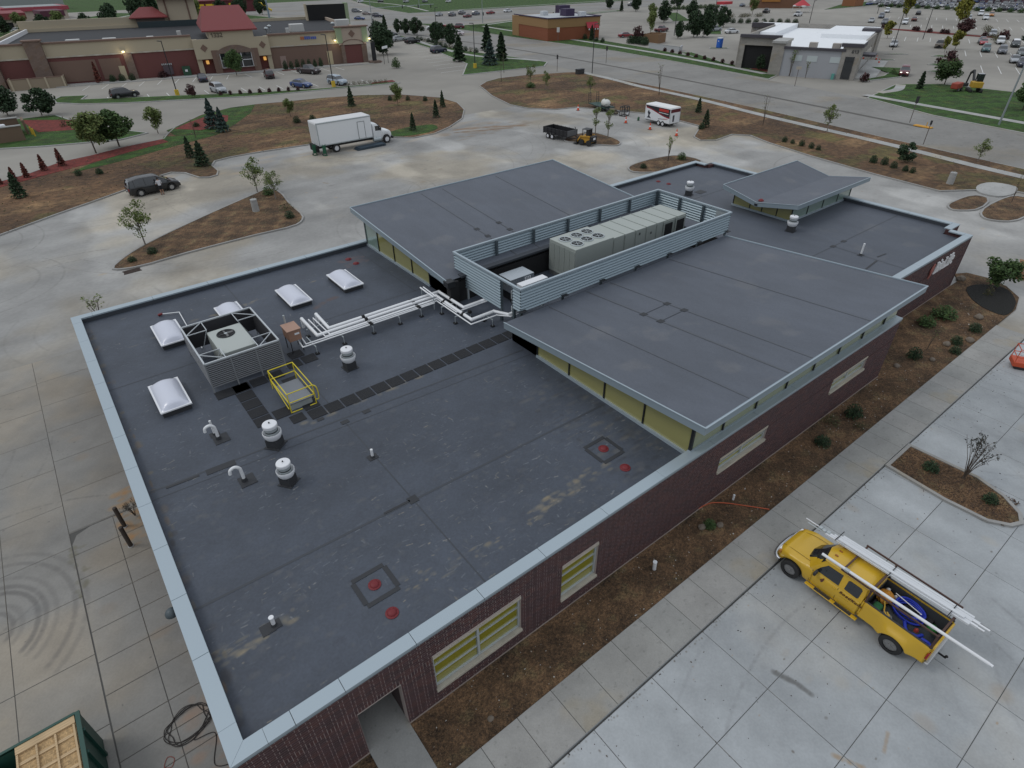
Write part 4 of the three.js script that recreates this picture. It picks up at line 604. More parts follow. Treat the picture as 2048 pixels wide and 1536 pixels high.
{ // red roof drains
  const mRedI = S([0.15, 0.009, 0.013], 0.6);
  const drain = (label, x, z) => { const t = thing('roof_drain', label, 'roof drain', [x, HR, z]); mk('strainer', lathe([[0.15, 0.02], [0.15, 0.04], [0.12, 0.08], [0.06, 0.1], [0, 0.1]], 14), mRedI, t); mk('rim', lathe([[0.21, 0.004], [0.21, 0.03], [0.14, 0.035]], 18), mRedI, t); for (let i = 0; i < 8; i++) mk('rib', bx(0.012, 0.012, 0.13, 0, 0.075, 0.1).rotateX(0.25).rotateY(i * Math.PI / 4), mRedI, t); return t; };
  drain('red domed roof drain inside the dark square frame nearest the camera', 5.25, -2.75); drain('red domed roof drain beside the near coping, outside the square frame', 5.2, -1.5); drain('red domed roof drain in the dark square frame by the raised roof glazing', 15.6, -2.8); drain('red domed roof drain next to the coping below the raised roof corner', 15.47, -1.48);
  drain('red roof drain by the back coping, the farther of a pair', 15.8, -27.0); drain('red roof drain by the back coping, the nearer of a pair', 15.9, -26.05); drain('dark red drain on the far wing, the farther of two', 44.7, -25.0); drain('dark red drain on the far wing, the nearer of two', 44.85, -23.95);
  { const t = thing('roof_drain', 'red drain in the valley of the small butterfly roof', 'roof drain', [44.1, 4.68, -14.55]); mk('strainer', lathe([[0.2, 0], [0.2, 0.05], [0.1, 0.14], [0, 0.15]], 14), mRedI, t); }
  const p = thing('drain_line', 'thin bent white pipe with a red end behind the west skylight', 'pipe', [0, 0, 0]); mk('pipe', pipe([[4.1, 3.72, -26.5], [4.95, 3.72, -26.1], [4.85, 3.72, -23.0], [4.9, 3.72, -21.2]], 0.028, 8), mPVC, p); mk('outlet', rod([3.95, 3.66, -26.6], [4.15, 3.74, -26.48], 0.07), mRedI, p);
}
{ // insulated pipe run
  const t = thing('pipe_run', 'bundle of white insulated pipes on low supports running to the ribbed screen', 'pipes'), y = 4.13, m = PH([0.74, 0.75, 0.76], 0.5);
  const P = (pts, r, yy = y) => mk('pipe', pipe(pts.map(([x, z, q]) => [x, q ?? yy, z]), r, 12), m, t);
  P([[10.72, -20.1, 3.62], [10.72, -20.1], [10.64, -18.22], [17.42, -18.14], [17.46, -15.62], [19.3, -15.62]], 0.09); P([[9.9, -20.1, 3.62], [9.9, -20.1], [9.86, -17.9], [17.02, -17.8], [17.02, -14.2], [18.5, -14.2], [18.9, -13.4], [19.6, -13.4]], 0.09);
  P([[10.42, -19.8, 3.62], [10.42, -19.8], [10.42, -17.62], [16.86, -17.52], [16.86, -15.42], [19.2, -15.42]], 0.032); P([[10.16, -19.8, 3.62], [10.16, -19.8], [10.14, -17.55], [16.78, -17.44]], 0.032);
  P([[9.14, -18.3], [9.08, -17.5], [16.5, -17.3], [16.74, -17.3], [16.74, -13.85], [18.4, -13.8], [18.9, -13.2], [19.4, -13.2]], 0.036, y - 0.03); P([[8.9, -18.2], [8.84, -17.3], [16.5, -17.16]], 0.036, y - 0.03);
  const sup = (x, z, dx, dz, w) => { mk('support_bar', bar([x - dx * w, y - 0.11, z - dz * w], [x + dx * w, y - 0.11, z + dz * w], 0.045, 0.045), mGal, t); for (const s of [-1, 1]) { mk('support_leg', rod([x + s * dx * w, 3.62, z + s * dz * w], [x + s * dx * w, y - 0.1, z + s * dz * w], 0.018), mGal, t); mk('support_foot', bx(0.2, 0.06, 0.2, x + s * dx * w, HR + 0.035, z + s * dz * w), mBlack, t); } };
  for (const x of [9.4, 10.9, 12.6, 14.2, 15.55]) sup(x, -17.68, 0, 1, 0.62); for (const z of [-16.6, -15.2]) sup(17.1, z, 1, 0, 0.5); sup(18.0, -14.05, 0, 1, 0.4); sup(10.3, -19.0, 1, 0, 0.6);
  for (const x of [12.6, 15.55]) for (const [z, r] of [[-18.2, 0.1], [-17.85, 0.1], [-17.53, 0.042], [-17.42, 0.042], [-17.3, 0.045], [-17.17, 0.045]]) mk('clamp', rod([x - 0.09, y, z], [x + 0.09, y, z], r, 12), mBlack, t);
  for (const z of [-16.9, -15.0]) for (const [x, r] of [[17.45, 0.1], [17.02, 0.1], [16.86, 0.045]]) mk('clamp', rod([x, y, z - 0.08], [x, y, z + 0.08], r, 12), mBlack, t);
  mk('cross_rail', pipe([[16.55, 4.45, -18.7], [16.5, 4.45, -17.25]], 0.045), m, t); mk('cross_rail', pipe([[16.72, 4.45, -18.65], [16.66, 4.45, -17.2]], 0.04), m, t); for (const z of [-18.6, -17.3]) mk('cross_post', rod([16.55, 3.62, z], [16.55, 4.45, z], 0.03), mGal, t);
}
{
  const t = thing('control_box', 'tan metal control box on legs at the start of the white pipes', 'box', [8.72, HR, -18.22]), mT = S([0.3, 0.17, 0.115], 0.6);
  mk('case', rbx(0.64, 0.6, 0.86, 0.015, 0, 1.0, 0, 0, 1), mT, t); mk('hood', bx(0.72, 0.03, 0.94, 0, 1.315, 0), S([0.36, 0.22, 0.16], 0.6), t); mk('notice', bx(0.24, 0.1, 0.008, 0.12, 1.08, 0.436), mWhite, t); for (const x of [-0.28, 0.28]) for (const z of [-0.38, 0.38]) mk('leg', rod([x, 0, z], [x, 0.72, z], 0.022), mDarkMetal, t); mk('conduit', rod([-0.05, 1.3, -0.55], [-0.05, 1.75, -0.55], 0.05), mGal, t);
}
{ // ribbed equipment screen
  const t = thing('equipment_screen', 'blue-grey horizontally ribbed metal screen standing around the rooftop air handler', 'screen');
  const mR = PH([0.27, 0.34, 0.38], 0.42, { metalness: 0.3, side: THREE.DoubleSide }), X0 = 18.72, X1 = 36.4, ZS = -12.1, ZN = -18.28, Y0 = 4.86, Y1 = 6.2, per = 0.168, amp = 0.038;
  const ribbed = (a, b, y0, y1) => { // corrugated sheet between plan points
    const n = Math.round((y1 - y0) / per * 10), dx = b[0] - a[0], dz = b[1] - a[1], l = Math.hypot(dx, dz), nx = -dz / l, nz = dx / l, pos = [];
    const pt = (e, i) => { const y = lerp(y0, y1, i / n), w = ((y1 - y) / per) % 1, o = amp * (w < 0.5 ? 4 * w - 1 : 3 - 4 * w); return [e[0] + nx * o, y, e[1] + nz * o]; };
    for (let i = 0; i < n; i++) { const p = pt(a, i), q = pt(b, i), r = pt(b, i + 1), s = pt(a, i + 1); pos.push(...p, ...q, ...r, ...p, ...r, ...s); }
    let g = new THREE.BufferGeometry(); g.setAttribute('position', new THREE.Float32BufferAttribute(pos, 3)); g = mergeVertices(g); g.computeVertexNormals(); return g;
  };
  const run = (a, b, n, y0 = Y0, y1 = Y1 - 0.05) => { for (let i = 0; i < n; i++) { const p = [lerp(a[0], b[0], i / n), lerp(a[1], b[1], i / n)], q = [lerp(a[0], b[0], (i + 1) / n), lerp(a[1], b[1], (i + 1) / n)]; mk('ribbed_panel', ribbed(p, q, y0, y1), mR, t); } };
  run([X0, ZS], [X1, ZS], 6); run([X0, ZN], [X1, ZN], 6); run([X1, ZN], [X1, ZS], 3); run([X0, -17.65], [X0, -13.85], 1, 4.36); run([X0, ZN], [X0, -17.66], 1); run([X0, -12.75], [X0, ZS], 1);
  const rail = (a, b) => mk('top_rail', bar([a[0], Y1 - 0.02, a[1]], [b[0], Y1 - 0.02, b[1]], 0.13, 0.09), mCope, t);
  rail([X0 - 0.05, ZS], [X1 + 0.05, ZS]); rail([X0 - 0.05, ZN], [X1 + 0.05, ZN]); rail([X0, ZN + 0.066], [X0, ZS - 0.066]); rail([X1, ZN + 0.066], [X1, ZS - 0.066]);
  const mPost = S([0.09, 0.115, 0.13], 0.5, { metalness: 0.4 });
  for (let i = 0; i <= 6; i++) { const x = lerp(X0 + 0.1, X1 - 0.1, i / 6); mk('post', box(x - 0.07, x + 0.07, 4.9, 6.12, ZN + 0.045, ZN + 0.15), mPost, t); mk('post', box(x - 0.07, x + 0.07, 4.6, 6.12, ZS - 0.15, ZS - 0.045), mPost, t); mk('post_foot', box(x - 0.2, x + 0.2, 4.93, 4.95, ZS - 0.05, ZS + 0.22), mPatch, t); }
  for (const z of [-16.2, -14.2]) mk('post', box(X1 - 0.15, X1 - 0.045, 3.7, 6.12, z - 0.07, z + 0.07), mPost, t);
  for (const z of [-17.2, -13.9, -12.8]) mk('post', box(X0 + 0.045, X0 + 0.16, 3.6, 6.12, z - 0.08, z + 0.08), z < -17 ? mGal : mPost, t);
  mk('east_access_panel', box(X1 - 0.03, X1 + 0.03, 5.0, 6.1, -13.2, -12.3), mGal, t);
}
{ // air handler
  const t = thing('air_handler', 'long pale grey rooftop air handler with six round fans inside the ribbed screen', 'air conditioner', [0, 0, 0]), mA = PH([0.37, 0.4, 0.37], 0.45, { metalness: 0.15 }), mA2 = PH([0.31, 0.34, 0.315], 0.45, { metalness: 0.15 });
  const zS = -14.53, zN = -16.9; mk('condenser_section', rbx(3.2, 2.0, 2.37, 0.03, 26.42, 4.88, -15.715, 0, 1), mA, t);
  for (let i = 0; i < 7; i++) { const x0 = 28.04 + i * 1.0; mk('casing_panel', rbx(0.985, 1.92, 2.3, 0.02, x0 + 0.49, 4.82, -15.715, 0, 1), i % 2 ? mA : mA, t); mk('roof_seam', box(x0 - 0.02, x0 + 0.02, 5.74, 5.805, zN + 0.02, zS - 0.02), mA2, t); }
  mk('base_frame', box(24.85, 35.0, 3.6, 3.9, -16.85, -14.58), S([0.12, 0.125, 0.12], 0.6), t);
  for (const [x, z] of [[25.5, -16.35], [25.5, -15.5], [26.5, -16.45], [27.3, -15.9], [26.4, -15.3], [27.3, -15.0]].map((p, i) => [[25.45, -16.3], [25.55, -15.35], [26.45, -16.35], [26.5, -15.5], [27.35, -16.4], [27.4, -15.45]][i])) { mk('fan_ring', new THREE.TorusGeometry(0.38, 0.04, 8, 24).rotateX(Math.PI / 2).translate(x, 5.9, z + 0.15), mGal, t); mk('fan_well', cyl(0.36, 0.36, 0.01, x, 5.885, z + 0.15, 20), mBlack, t); mk('fan_guard', [0, 1, 2].map(i => bar([x - 0.3 * Math.cos(i * 1.05), 5.91, z + 0.15 - 0.3 * Math.sin(i * 1.05)], [x + 0.3 * Math.cos(i * 1.05), 5.91, z + 0.15 + 0.3 * Math.sin(i * 1.05)], 0.03, 0.012)), mGal, t); }
  for (const x of [33.2, 34.4]) { mk('intake_frame', box(x - 0.5, x + 0.5, 4.1, 5.7, zS + 0.004, zS + 0.04), mA2, t); mk('intake_louvre', box(x - 0.38, x + 0.38, 4.3, 5.55, zS + 0.03, zS + 0.05), mBlack, t); }
  for (const x of [28.05, 29.05, 30.05, 31.05, 32.05]) mk('door_seam', box(x - 0.012, x + 0.012, 3.95, 5.7, zS - 0.01, zS + 0.02), mA2, t); for (const [x, y] of [[30.4, 5.5], [31.5, 5.3]]) mk('door_latch', bx(0.06, 0.14, 0.03, x, y, zS + 0.02), mDarkMetal, t);
  for (let i = 0; i < 5; i++) mk('coil_grille', box(24.8, 24.815, 4.1, 5.7, -16.8 + i * 0.46, -16.4 + i * 0.46), mA2, t);
  const b = thing('silver_duct_box', 'flat silver duct box low in the equipment well near the screen opening', 'duct'); mk('case', box(20.45, 22.2, 4.2, 5.0, -16.3, -15.2), PH([0.5, 0.54, 0.57], 0.25, { metalness: 0.8 }), b); for (let i = 0; i < 4; i++) mk('rib', box(21.5 + i * 0.12, 21.55 + i * 0.12, 4.3, 4.9, -15.195, -15.16), mWhite, b); mk('stand', [box(20.6, 20.7, 3.6, 4.2, -16.2, -15.3), box(21.95, 22.05, 3.6, 4.2, -16.2, -15.3)], mDarkMetal, b);
  const c = thing('white_duct_cover', 'bright white duct cover beside the inner face of the ribbed screen', 'duct'); mk('cover', rbx(1.85, 0.3, 0.5, 0.02, 21.0, 5.2, -13.9, 0, 1), mWhite, c); mk('stand', [box(20.3, 20.4, 3.6, 5.05, -14.1, -13.75), box(21.6, 21.7, 3.6, 5.05, -14.1, -13.75)], mGal, c); mk('elbow', rbx(0.5, 0.5, 0.4, 0.03, 19.4, 5.2, -13.3, 0, 1), mGal, c);
  const v = thing('valve_cluster', 'grey valves and pump parts seen through the gap in the ribbed screen', 'valves', [19.2, HR, -13.3]); mk('riser', pipe([[0, 0, 0], [0, 1.3, 0], [0.5, 1.3, 0]], 0.1), mGal, v); mk('wheel', new THREE.TorusGeometry(0.13, 0.02, 6, 16).rotateY(1.57).translate(-0.12, 1.3, 0), mDarkMetal, v); mk('body', rbx(0.35, 0.3, 0.3, 0.05, 0, 0.9, 0.1), mGal, v);
}
// ---------- vehicles ----------
const mTyre = S([0.022, 0.022, 0.023], 0.85), mRim = PH([0.45, 0.46, 0.47], 0.3, { metalness: 0.7 }), mGlass = PH([0.018, 0.022, 0.026], 0.05, { clearcoat: 1, clearcoatRoughness: 0.02 }), mTrim = S([0.03, 0.03, 0.032], 0.6), mLampW = PH([0.75, 0.76, 0.76], 0.12), mLampR = PH([0.3, 0.012, 0.016], 0.2), mChrome = PH([0.55, 0.56, 0.58], 0.18, { metalness: 0.9 });
const paints = {}; const paint = (c) => { const k = c.join(); return paints[k] ||= PH(c, 0.42, { clearcoat: 0.55, clearcoatRoughness: 0.08 }); };
function wheel(parent, x, z, r, w, rim = mRim) {
  const g = new THREE.Group(); g.name = 'wheel'; parent.add(g); g.position.set(x, r, z); const s = Math.sign(z) || 1;
  mk('tyre', lathe([[r * 0.6, -w / 2], [r * 0.93, -w / 2], [r, -w * 0.36], [r, w * 0.36], [r * 0.93, w / 2], [r * 0.6, w / 2]], 22).rotateX(Math.PI / 2), mTyre, g);
  mk('rim', [cyl(r * 0.62, r * 0.62, w * 0.7, 0, -w * 0.35, 0, 20).rotateX(Math.PI / 2), ...[0, 1, 2, 3, 4].map(i => bx(r * 0.5, r * 0.12, 0.02, r * 0.3, 0, s * w * 0.37).rotateZ(i * 1.2566)), cyl(r * 0.16, r * 0.14, 0.05, 0, 0, 0, 10).rotateX(s * Math.PI / 2).translate(0, 0, s * w * 0.34)], rim, g); return g;
}
function loft(rows, closeEnds = true) { // rows: arrays of [x,y,z] of equal length, from one side over the top to the other
  const pos = [], n = rows[0].length; const T = (a, b, c) => pos.push(...a, ...b, ...c);
  for (let i = 0; i + 1 < rows.length; i++) for (let j = 0; j + 1 < n; j++) { const a = rows[i][j], b = rows[i + 1][j], c = rows[i + 1][j + 1], d = rows[i][j + 1]; T(a, c, b); T(a, d, c); }
  if (closeEnds) for (const [r, f] of [[rows[0], 1], [rows[rows.length - 1], -1]]) { const m = [r[0][0], r.reduce((s, p) => s + p[1], 0) / n, 0]; for (let j = 0; j + 1 < n; j++) f > 0 ? T(m, r[j + 1], r[j]) : T(m, r[j], r[j + 1]); }
  let g = new THREE.BufferGeometry(); g.setAttribute('position', new THREE.Float32BufferAttribute(pos, 3)); g = mergeVertices(g, 1e-4); g.computeVertexNormals(); g = g.toNonIndexed(); g.userData.keep = 1; return g;
}
const curveAt = (pts, x) => { if (x <= pts[0][0]) return pts[0][1]; for (let i = 0; i + 1 < pts.length; i++) if (x <= pts[i + 1][0]) { const t = (x - pts[i][0]) / (pts[i + 1][0] - pts[i][0]); return lerp(pts[i][1], pts[i + 1][1], t * t * (3 - 2 * t) * 0.5 + t * 0.5); } return pts[pts.length - 1][1]; };
// a: wheel arches, belt(x), width(x)
function bodyShell(o) {
  const rows = [], xs = []; for (let x = o.x0; x <= o.x1 + 1e-6; x += (o.x1 - o.x0) / o.n) xs.push(x);
  for (const x of xs) {
    const yb = curveAt(o.top, x), w = curveAt(o.width, x); let ys = o.sill; for (const xw of o.wheels) { const d = Math.abs(x - xw); if (d < o.R) ys = Math.max(ys, o.r + Math.sqrt(o.R * o.R - d * d) * 0.97); }
    ys = Math.min(ys, yb - 0.12); const fl = o.flare ? o.flare(x) : 0, half = [[w * 0.93, ys], [w * 0.985 + fl, ys + (yb - ys) * 0.22], [w + fl, ys + (yb - ys) * 0.5], [w * 0.985 + fl * 0.6, ys + (yb - ys) * 0.8], [w * 0.93, yb - 0.015], [w * 0.8, yb + 0.012], [w * 0.4, yb + o.crown * 0.8], [0, yb + o.crown]];
    rows.push([...half.map(([z, y]) => [x, y, -z]), ...half.slice(0, -1).reverse().map(([z, y]) => [x, y, z])]);
  }
  return loft(rows);
}
const KINDS = {
  sedan: { L: 4.7, top: [[-2.35, 0.82], [-2.1, 0.98], [-1.3, 1.0], [0.9, 0.95], [1.9, 0.84], [2.25, 0.72], [2.35, 0.6]], width: [[-2.35, 0.72], [-2.1, 0.86], [0, 0.91], [1.7, 0.88], [2.35, 0.66]], wb: [-1.35, 1.4], r: 0.33, cab: [[-1.75, 0.98], [-1.15, 1.38], [-0.5, 1.46], [0.35, 1.42], [1.1, 0.96]], cw: 0.8, rw: 0.58 },
  suv: { L: 4.75, top: [[-2.37, 0.95], [-2.2, 1.06], [0.9, 1.04], [1.9, 1.0], [2.25, 0.88], [2.37, 0.7]], width: [[-2.37, 0.8], [-2.1, 0.92], [0, 0.94], [1.8, 0.9], [2.37, 0.7]], wb: [-1.4, 1.42], r: 0.37, cab: [[-2.3, 1.05], [-2.05, 1.6], [-1.2, 1.74], [0.2, 1.7], [1.15, 1.03]], cw: 0.84, rw: 0.66 },
  van: { L: 5.1, top: [[-2.55, 0.95], [-2.4, 1.08], [0.8, 1.05], [1.9, 0.95], [2.4, 0.78], [2.55, 0.6]], width: [[-2.55, 0.84], [-2.3, 0.96], [0, 0.99], [1.8, 0.94], [2.55, 0.66]], wb: [-1.5, 1.55], r: 0.36, cab: [[-2.48, 1.06], [-2.25, 1.62], [-1.2, 1.78], [0.3, 1.74], [1.75, 0.98]], cw: 0.88, rw: 0.68 },
  pickup: { L: 5.6, top: [[-2.8, 1.08], [-0.9, 1.1], [1.0, 1.12], [2.2, 1.1], [2.65, 1.0], [2.8, 0.8]], width: [[-2.8, 0.92], [0, 0.96], [2.2, 0.94], [2.8, 0.8]], wb: [-1.75, 1.8], r: 0.39, cab: [[-1.0, 1.1], [-0.85, 1.72], [-0.2, 1.82], [0.5, 1.78], [1.3, 1.1]], cw: 0.86, rw: 0.66 },
};
function makeCar(kind, label, color, pos, turn, group, opt = {}) {
  const k = KINDS[kind], t = thing(opt.name || ({ sedan: 'parked_car', suv: 'parked_suv', van: 'minivan', pickup: 'pickup_truck' })[kind], label, ({ sedan: 'car', suv: 'car', van: 'van', pickup: 'truck' })[kind], pos, turn, group), pm = paint(color);
  mk('body', bodyShell({ x0: -k.L / 2, x1: k.L / 2, n: opt.far ? 28 : 60, top: k.top, width: k.width, wheels: k.wb, R: k.r + 0.06, r: k.r, sill: 0.26, crown: 0.03 }), pm, t);
  const cx0 = k.cab[0][0], cx1 = k.cab[k.cab.length - 1][0], rows = [], rrows = [];
  for (let i = 0; i <= 16; i++) { const x = lerp(cx0, cx1, i / 16), y = curveAt(k.cab, x), b = curveAt(k.top, x) - 0.02, h = clamp((y - b) / 0.7), w = lerp(k.cw, k.rw, h); rows.push([[x, b, -k.cw], [x, y - 0.05 * h, -w], [x, y, -w * 0.86], [x, y + 0.02 * h, 0], [x, y, w * 0.86], [x, y - 0.05 * h, w], [x, b, k.cw]]); if (h > 0.55) rrows.push([[x, y - 0.055, -w * 1.03], [x, y + 0.012, -w * 0.9], [x, y + 0.035, 0], [x, y + 0.012, w * 0.9], [x, y - 0.055, w * 1.03]]); }
  mk('window_glass', loft(rows), mGlass, t); mk('roof', loft(rrows, false), opt.roofMat || pm, t);
  if (!opt.far) {
    const bars = []; for (const s of [-1, 1]) { const mx = (k.cab[1][0] + k.cab[3][0]) / 2 + 0.15, b = curveAt(k.top, mx) - 0.02, y = curveAt(k.cab, mx); for (const px of kind === 'van' || kind === 'suv' ? [mx, mx - 1.05] : [mx]) bars.push(bar([px, b, s * (k.cw + 0.005)], [px, y - 0.05, s * (k.rw + 0.012)], 0.09, 0.03)); const fx = k.cab[3][0], rx = k.cab[1][0]; bars.push(bar([cx1 - 0.05, curveAt(k.top, cx1), s * (k.cw - 0.02)], [fx, curveAt(k.cab, fx) - 0.03, s * k.rw], 0.07, 0.05), bar([cx0 + 0.05, curveAt(k.top, cx0), s * (k.cw - 0.02)], [rx, curveAt(k.cab, rx) - 0.03, s * k.rw], 0.12, 0.05)); }
    mk('pillars', bars, pm, t); for (const s of [-1, 1]) mk('mirror', rbx(0.12, 0.12, 0.2, 0.03, k.cab[k.cab.length - 1][0] - 0.35, curveAt(k.top, 0.8) + 0.08, s * (curveAt(k.width, 0.8) + 0.06)), pm, t);
    mk('bumper', bx(0.1, 0.16, curveAt(k.width, k.L / 2) * 1.9, k.L / 2 - 0.04, 0.42, 0), mTrim, t); mk('number_plate', bx(0.02, 0.12, 0.3, -k.L / 2 - 0.012, 0.62, 0), mWhite, t);
  }
  for (const s of [-1, 1]) { mk('headlight', rbx(0.22, 0.14, 0.34, 0.04, k.L / 2 - 0.12, curveAt(k.top, k.L / 2 - 0.1) - 0.1, s * (curveAt(k.width, k.L / 2 - 0.1) - 0.2)), opt.lit ? S([0.9, 0.9, 0.85], 0.3, { emissive: lin(1, 0.95, 0.82), emissiveIntensity: 2.2 }) : mLampW, t); mk('taillight', rbx(0.1, 0.26, 0.2, 0.03, -k.L / 2 + 0.05, curveAt(k.top, -k.L / 2) - 0.14, s * (curveAt(k.width, -k.L / 2 + 0.05) - 0.1)), mLampR, t); }
  for (const x of k.wb) for (const s of [-1, 1]) wheel(t, x, s * (curveAt(k.width, x) - 0.1), k.r, 0.21);
  mk('underbody', box(-k.L / 2 + 0.25, k.L / 2 - 0.25, 0.2, 0.5, -0.7, 0.7), mTrim, t); return t;
}
// ----- yellow work truck in the foreground
{
  const t = thing('work_truck', 'yellow extended cab pickup with white pipes on its rack and blue hoses in the bed', 'truck', [19.86, 0.028, 6.44], Math.PI / 2 - 0.028);
  const Y = PH([0.6, 0.37, 0.018], 0.42, { clearcoat: 0.6, clearcoatRoughness: 0.12 }), W = 0.94, r = 0.385;
  mk('hood_and_fenders', bodyShell({ x0: 1.3, x1: 2.82, n: 36, top: [[1.3, 1.14], [2.2, 1.1], [2.6, 1.04], [2.78, 0.93], [2.82, 0.8]], width: [[1.3, W], [2.3, W], [2.62, W * 0.92], [2.82, W * 0.74]], wheels: [2.1], R: 0.47, r, sill: 0.42, crown: 0.05 }), Y, t);
  mk('hood_seam', [tube([[2.72, 1.02, -0.55], [2.2, 1.135, -0.62], [1.55, 1.165, -0.64]], 0.008, 5), tube([[2.72, 1.02, 0.55], [2.2, 1.135, 0.62], [1.55, 1.165, 0.64]], 0.008, 5)], S([0.2, 0.12, 0.01], 0.6), t);
  mk('cab_lower', bodyShell({ x0: -0.47, x1: 1.34, n: 20, top: [[-0.47, 1.16], [1.34, 1.15]], width: [[-0.47, W], [1.34, W]], wheels: [], R: 0, r, sill: 0.42, crown: -0.05 }), Y, t);
  // upper cab
  const cab = [[-0.45, 1.15, 0.88], [-0.43, 1.5, 0.8], [-0.4, 1.78, 0.7]];
  const ring = (x0, x1, y, w, bow) => [[x0, y, -w], [x1, y, -w], [x1 + bow, y, -w * 0.5], [x1 + bow * 1.25, y, 0], [x1 + bow, y, w * 0.5], [x1, y, w], [x0, y, w]];
  const up = [ring(-0.46, 1.5, 1.13, 0.89, 0.3), ring(-0.45, 1.28, 1.45, 0.8, 0.22), ring(-0.42, 1.08, 1.76, 0.7, 0.14)]; { const pos = []; for (let i = 0; i < 2; i++) for (let j = 0; j < 7; j++) { const a = up[i][j], b = up[i][(j + 1) % 7], c = up[i + 1][(j + 1) % 7], d = up[i + 1][j]; pos.push(...a, ...b, ...c, ...a, ...c, ...d); } const g = new THREE.BufferGeometry(); g.setAttribute('position', new THREE.Float32BufferAttribute(pos, 3)); g.computeVertexNormals(); mk('cab_frame', g, Y, t); }
  { const rows = []; for (let i = 0; i <= 12; i++) { const u = i / 12, x = lerp(-0.46, 1.16, u), e = Math.min(1, Math.min(u, 1 - u) * 9 + 0.15), y = 1.76; rows.push([-0.72, -0.68, -0.55, -0.25, 0, 0.25, 0.55, 0.68, 0.72].map(z => [x + (u > 0.9 ? 0.17 * (1 - Math.abs(z) / 0.72) * (u - 0.9) * 10 : 0), y + (1 - Math.pow(Math.abs(z) / 0.72, 4)) * 0.09 * e, z])); } mk('roof', loft(rows, false), Y, t); }
  // windscreen and side glass set just proud of the frame
  const lerp3 = (a, b, u) => a.map((v, i) => lerp(v, b[i], u)), off = (g, x, y, z) => g.translate(x, y, z);
  { const pos = []; for (const [j, k] of [[1, 2], [2, 3], [3, 4], [4, 5]]) for (let i = 0; i < 2; i++) { const a = up[i][j], b = up[i][k], c = up[i + 1][k], d = up[i + 1][j], f = p => [p[0] + 0.012, p[1] + 0.012, p[2] * 0.93]; pos.push(...f(a), ...f(b), ...f(c), ...f(a), ...f(c), ...f(d)); } const g = new THREE.BufferGeometry(); g.setAttribute('position', new THREE.Float32BufferAttribute(pos, 3)); g.computeVertexNormals(); mk('windscreen', g, mGlass, t); }
  const sideY = y => y < 1.45 ? lerp(0.89, 0.8, (y - 1.13) / 0.32) : lerp(0.8, 0.7, (y - 1.45) / 0.31);
  for (const s of [-1, 1]) {
    const pane = (pts) => { const sh = new THREE.Shape(); pts.forEach(([x, y], i) => i ? sh.lineTo(x, y) : sh.moveTo(x, y)); const g = new THREE.ShapeGeometry(sh).toNonIndexed(), p = g.attributes.position; for (let i = 0; i < p.count; i++) p.setZ(i, s * (sideY(p.getY(i)) + 0.014)); g.computeVertexNormals(); return g; };
    mk('door_window', pane([[1.27, 1.2], [1.17, 1.4], [0.98, 1.64], [0.42, 1.66], [0.4, 1.2]]), mGlass, t); mk('rear_side_window', pane([[0.2, 1.23], [0.2, 1.6], [0.14, 1.64], [-0.26, 1.64], [-0.31, 1.58], [-0.31, 1.25], [-0.26, 1.21]]), mGlass, t);
    mk('door_seam', [bar([0.36, 0.5, s * (W + 0.003)], [0.36, 1.12, s * (W - 0.03)], 0.015, 0.012), bar([1.36, 0.5, s * (W + 0.003)], [1.36, 1.12, s * (W - 0.05)], 0.015, 0.012), bar([-0.46, 0.5, s * (W + 0.003)], [-0.46, 1.14, s * (W - 0.04)], 0.02, 0.012)], S([0.12, 0.07, 0.01], 0.7), t);
    mk('door_handle', rbx(0.16, 0.04, 0.03, 0.01, 0.5, 1.02, s * (W - 0.005)), Y, t); mk('running_board', rbx(2.0, 0.05, 0.16, 0.02, 0.42, 0.38, s * (W + 0.02)), Y, t); for (const x of [0.75, -0.05]) mk('step_pad', rbx(0.62, 0.016, 0.12, 0.005, x, 0.412, s * (W + 0.03)), mTrim, t);
    mk('mirror', rbx(0.1, 0.18, 0.22, 0.03, 1.2, 1.22, s * (W + 0.1)), mTrim, t); mk('headlight', rbx(0.12, 0.18, 0.34, 0.04, 2.74, 0.85, s * 0.62), mLampW, t); mk('turn_signal', rbx(0.1, 0.16, 0.1, 0.03, 2.69, 0.85, s * 0.83), S([0.4, 0.16, 0.02], 0.4), t);
    mk('taillight', rbx(0.06, 0.3, 0.16, 0.02, -2.76, 0.93, s * 0.83), mLampR, t);
  }
  mk('lettering', new TextGeometry('RoadKom', { font: fontB, size: 0.13, depth: 0.006, curveSegments: 2 }).applyMatrix4(new THREE.Matrix4().makeShear(0, 0, 0.25, 0, 0, 0)).rotateY(Math.PI).translate(0.29, 0.98, -W - 0.002), S([0.06, 0.012, 0.008], 0.6), t);
  mk('small_lettering', new TextGeometry('· · · · · ·', { font: fontB, size: 0.07, depth: 0.005, curveSegments: 1 }).rotateY(Math.PI).translate(0.2, 0.84, -W - 0.003), S([0.08, 0.02, 0.01], 0.6), t);
  { const sh = new THREE.Shape(); sh.moveTo(0, 0); sh.quadraticCurveTo(0.1, 0.12, 0.06, 0.3); sh.quadraticCurveTo(0.0, 0.16, -0.06, 0.12); sh.quadraticCurveTo(-0.02, 0.06, 0, 0); mk('emblem', new THREE.ExtrudeGeometry(sh, { depth: 0.005, bevelEnabled: false }).rotateY(Math.PI).translate(0.95, 0.86, -W - 0.003), S([0.12, 0.04, 0.03], 0.6), t); }
  // roof marker lamps, grille, bumpers
  for (const z of [-0.3, 0, 0.3]) mk('marker_lamp', rbx(0.12, 0.035, 0.06, 0.01, 1.0, 1.86, z), S([0.3, 0.1, 0.02], 0.4), t);
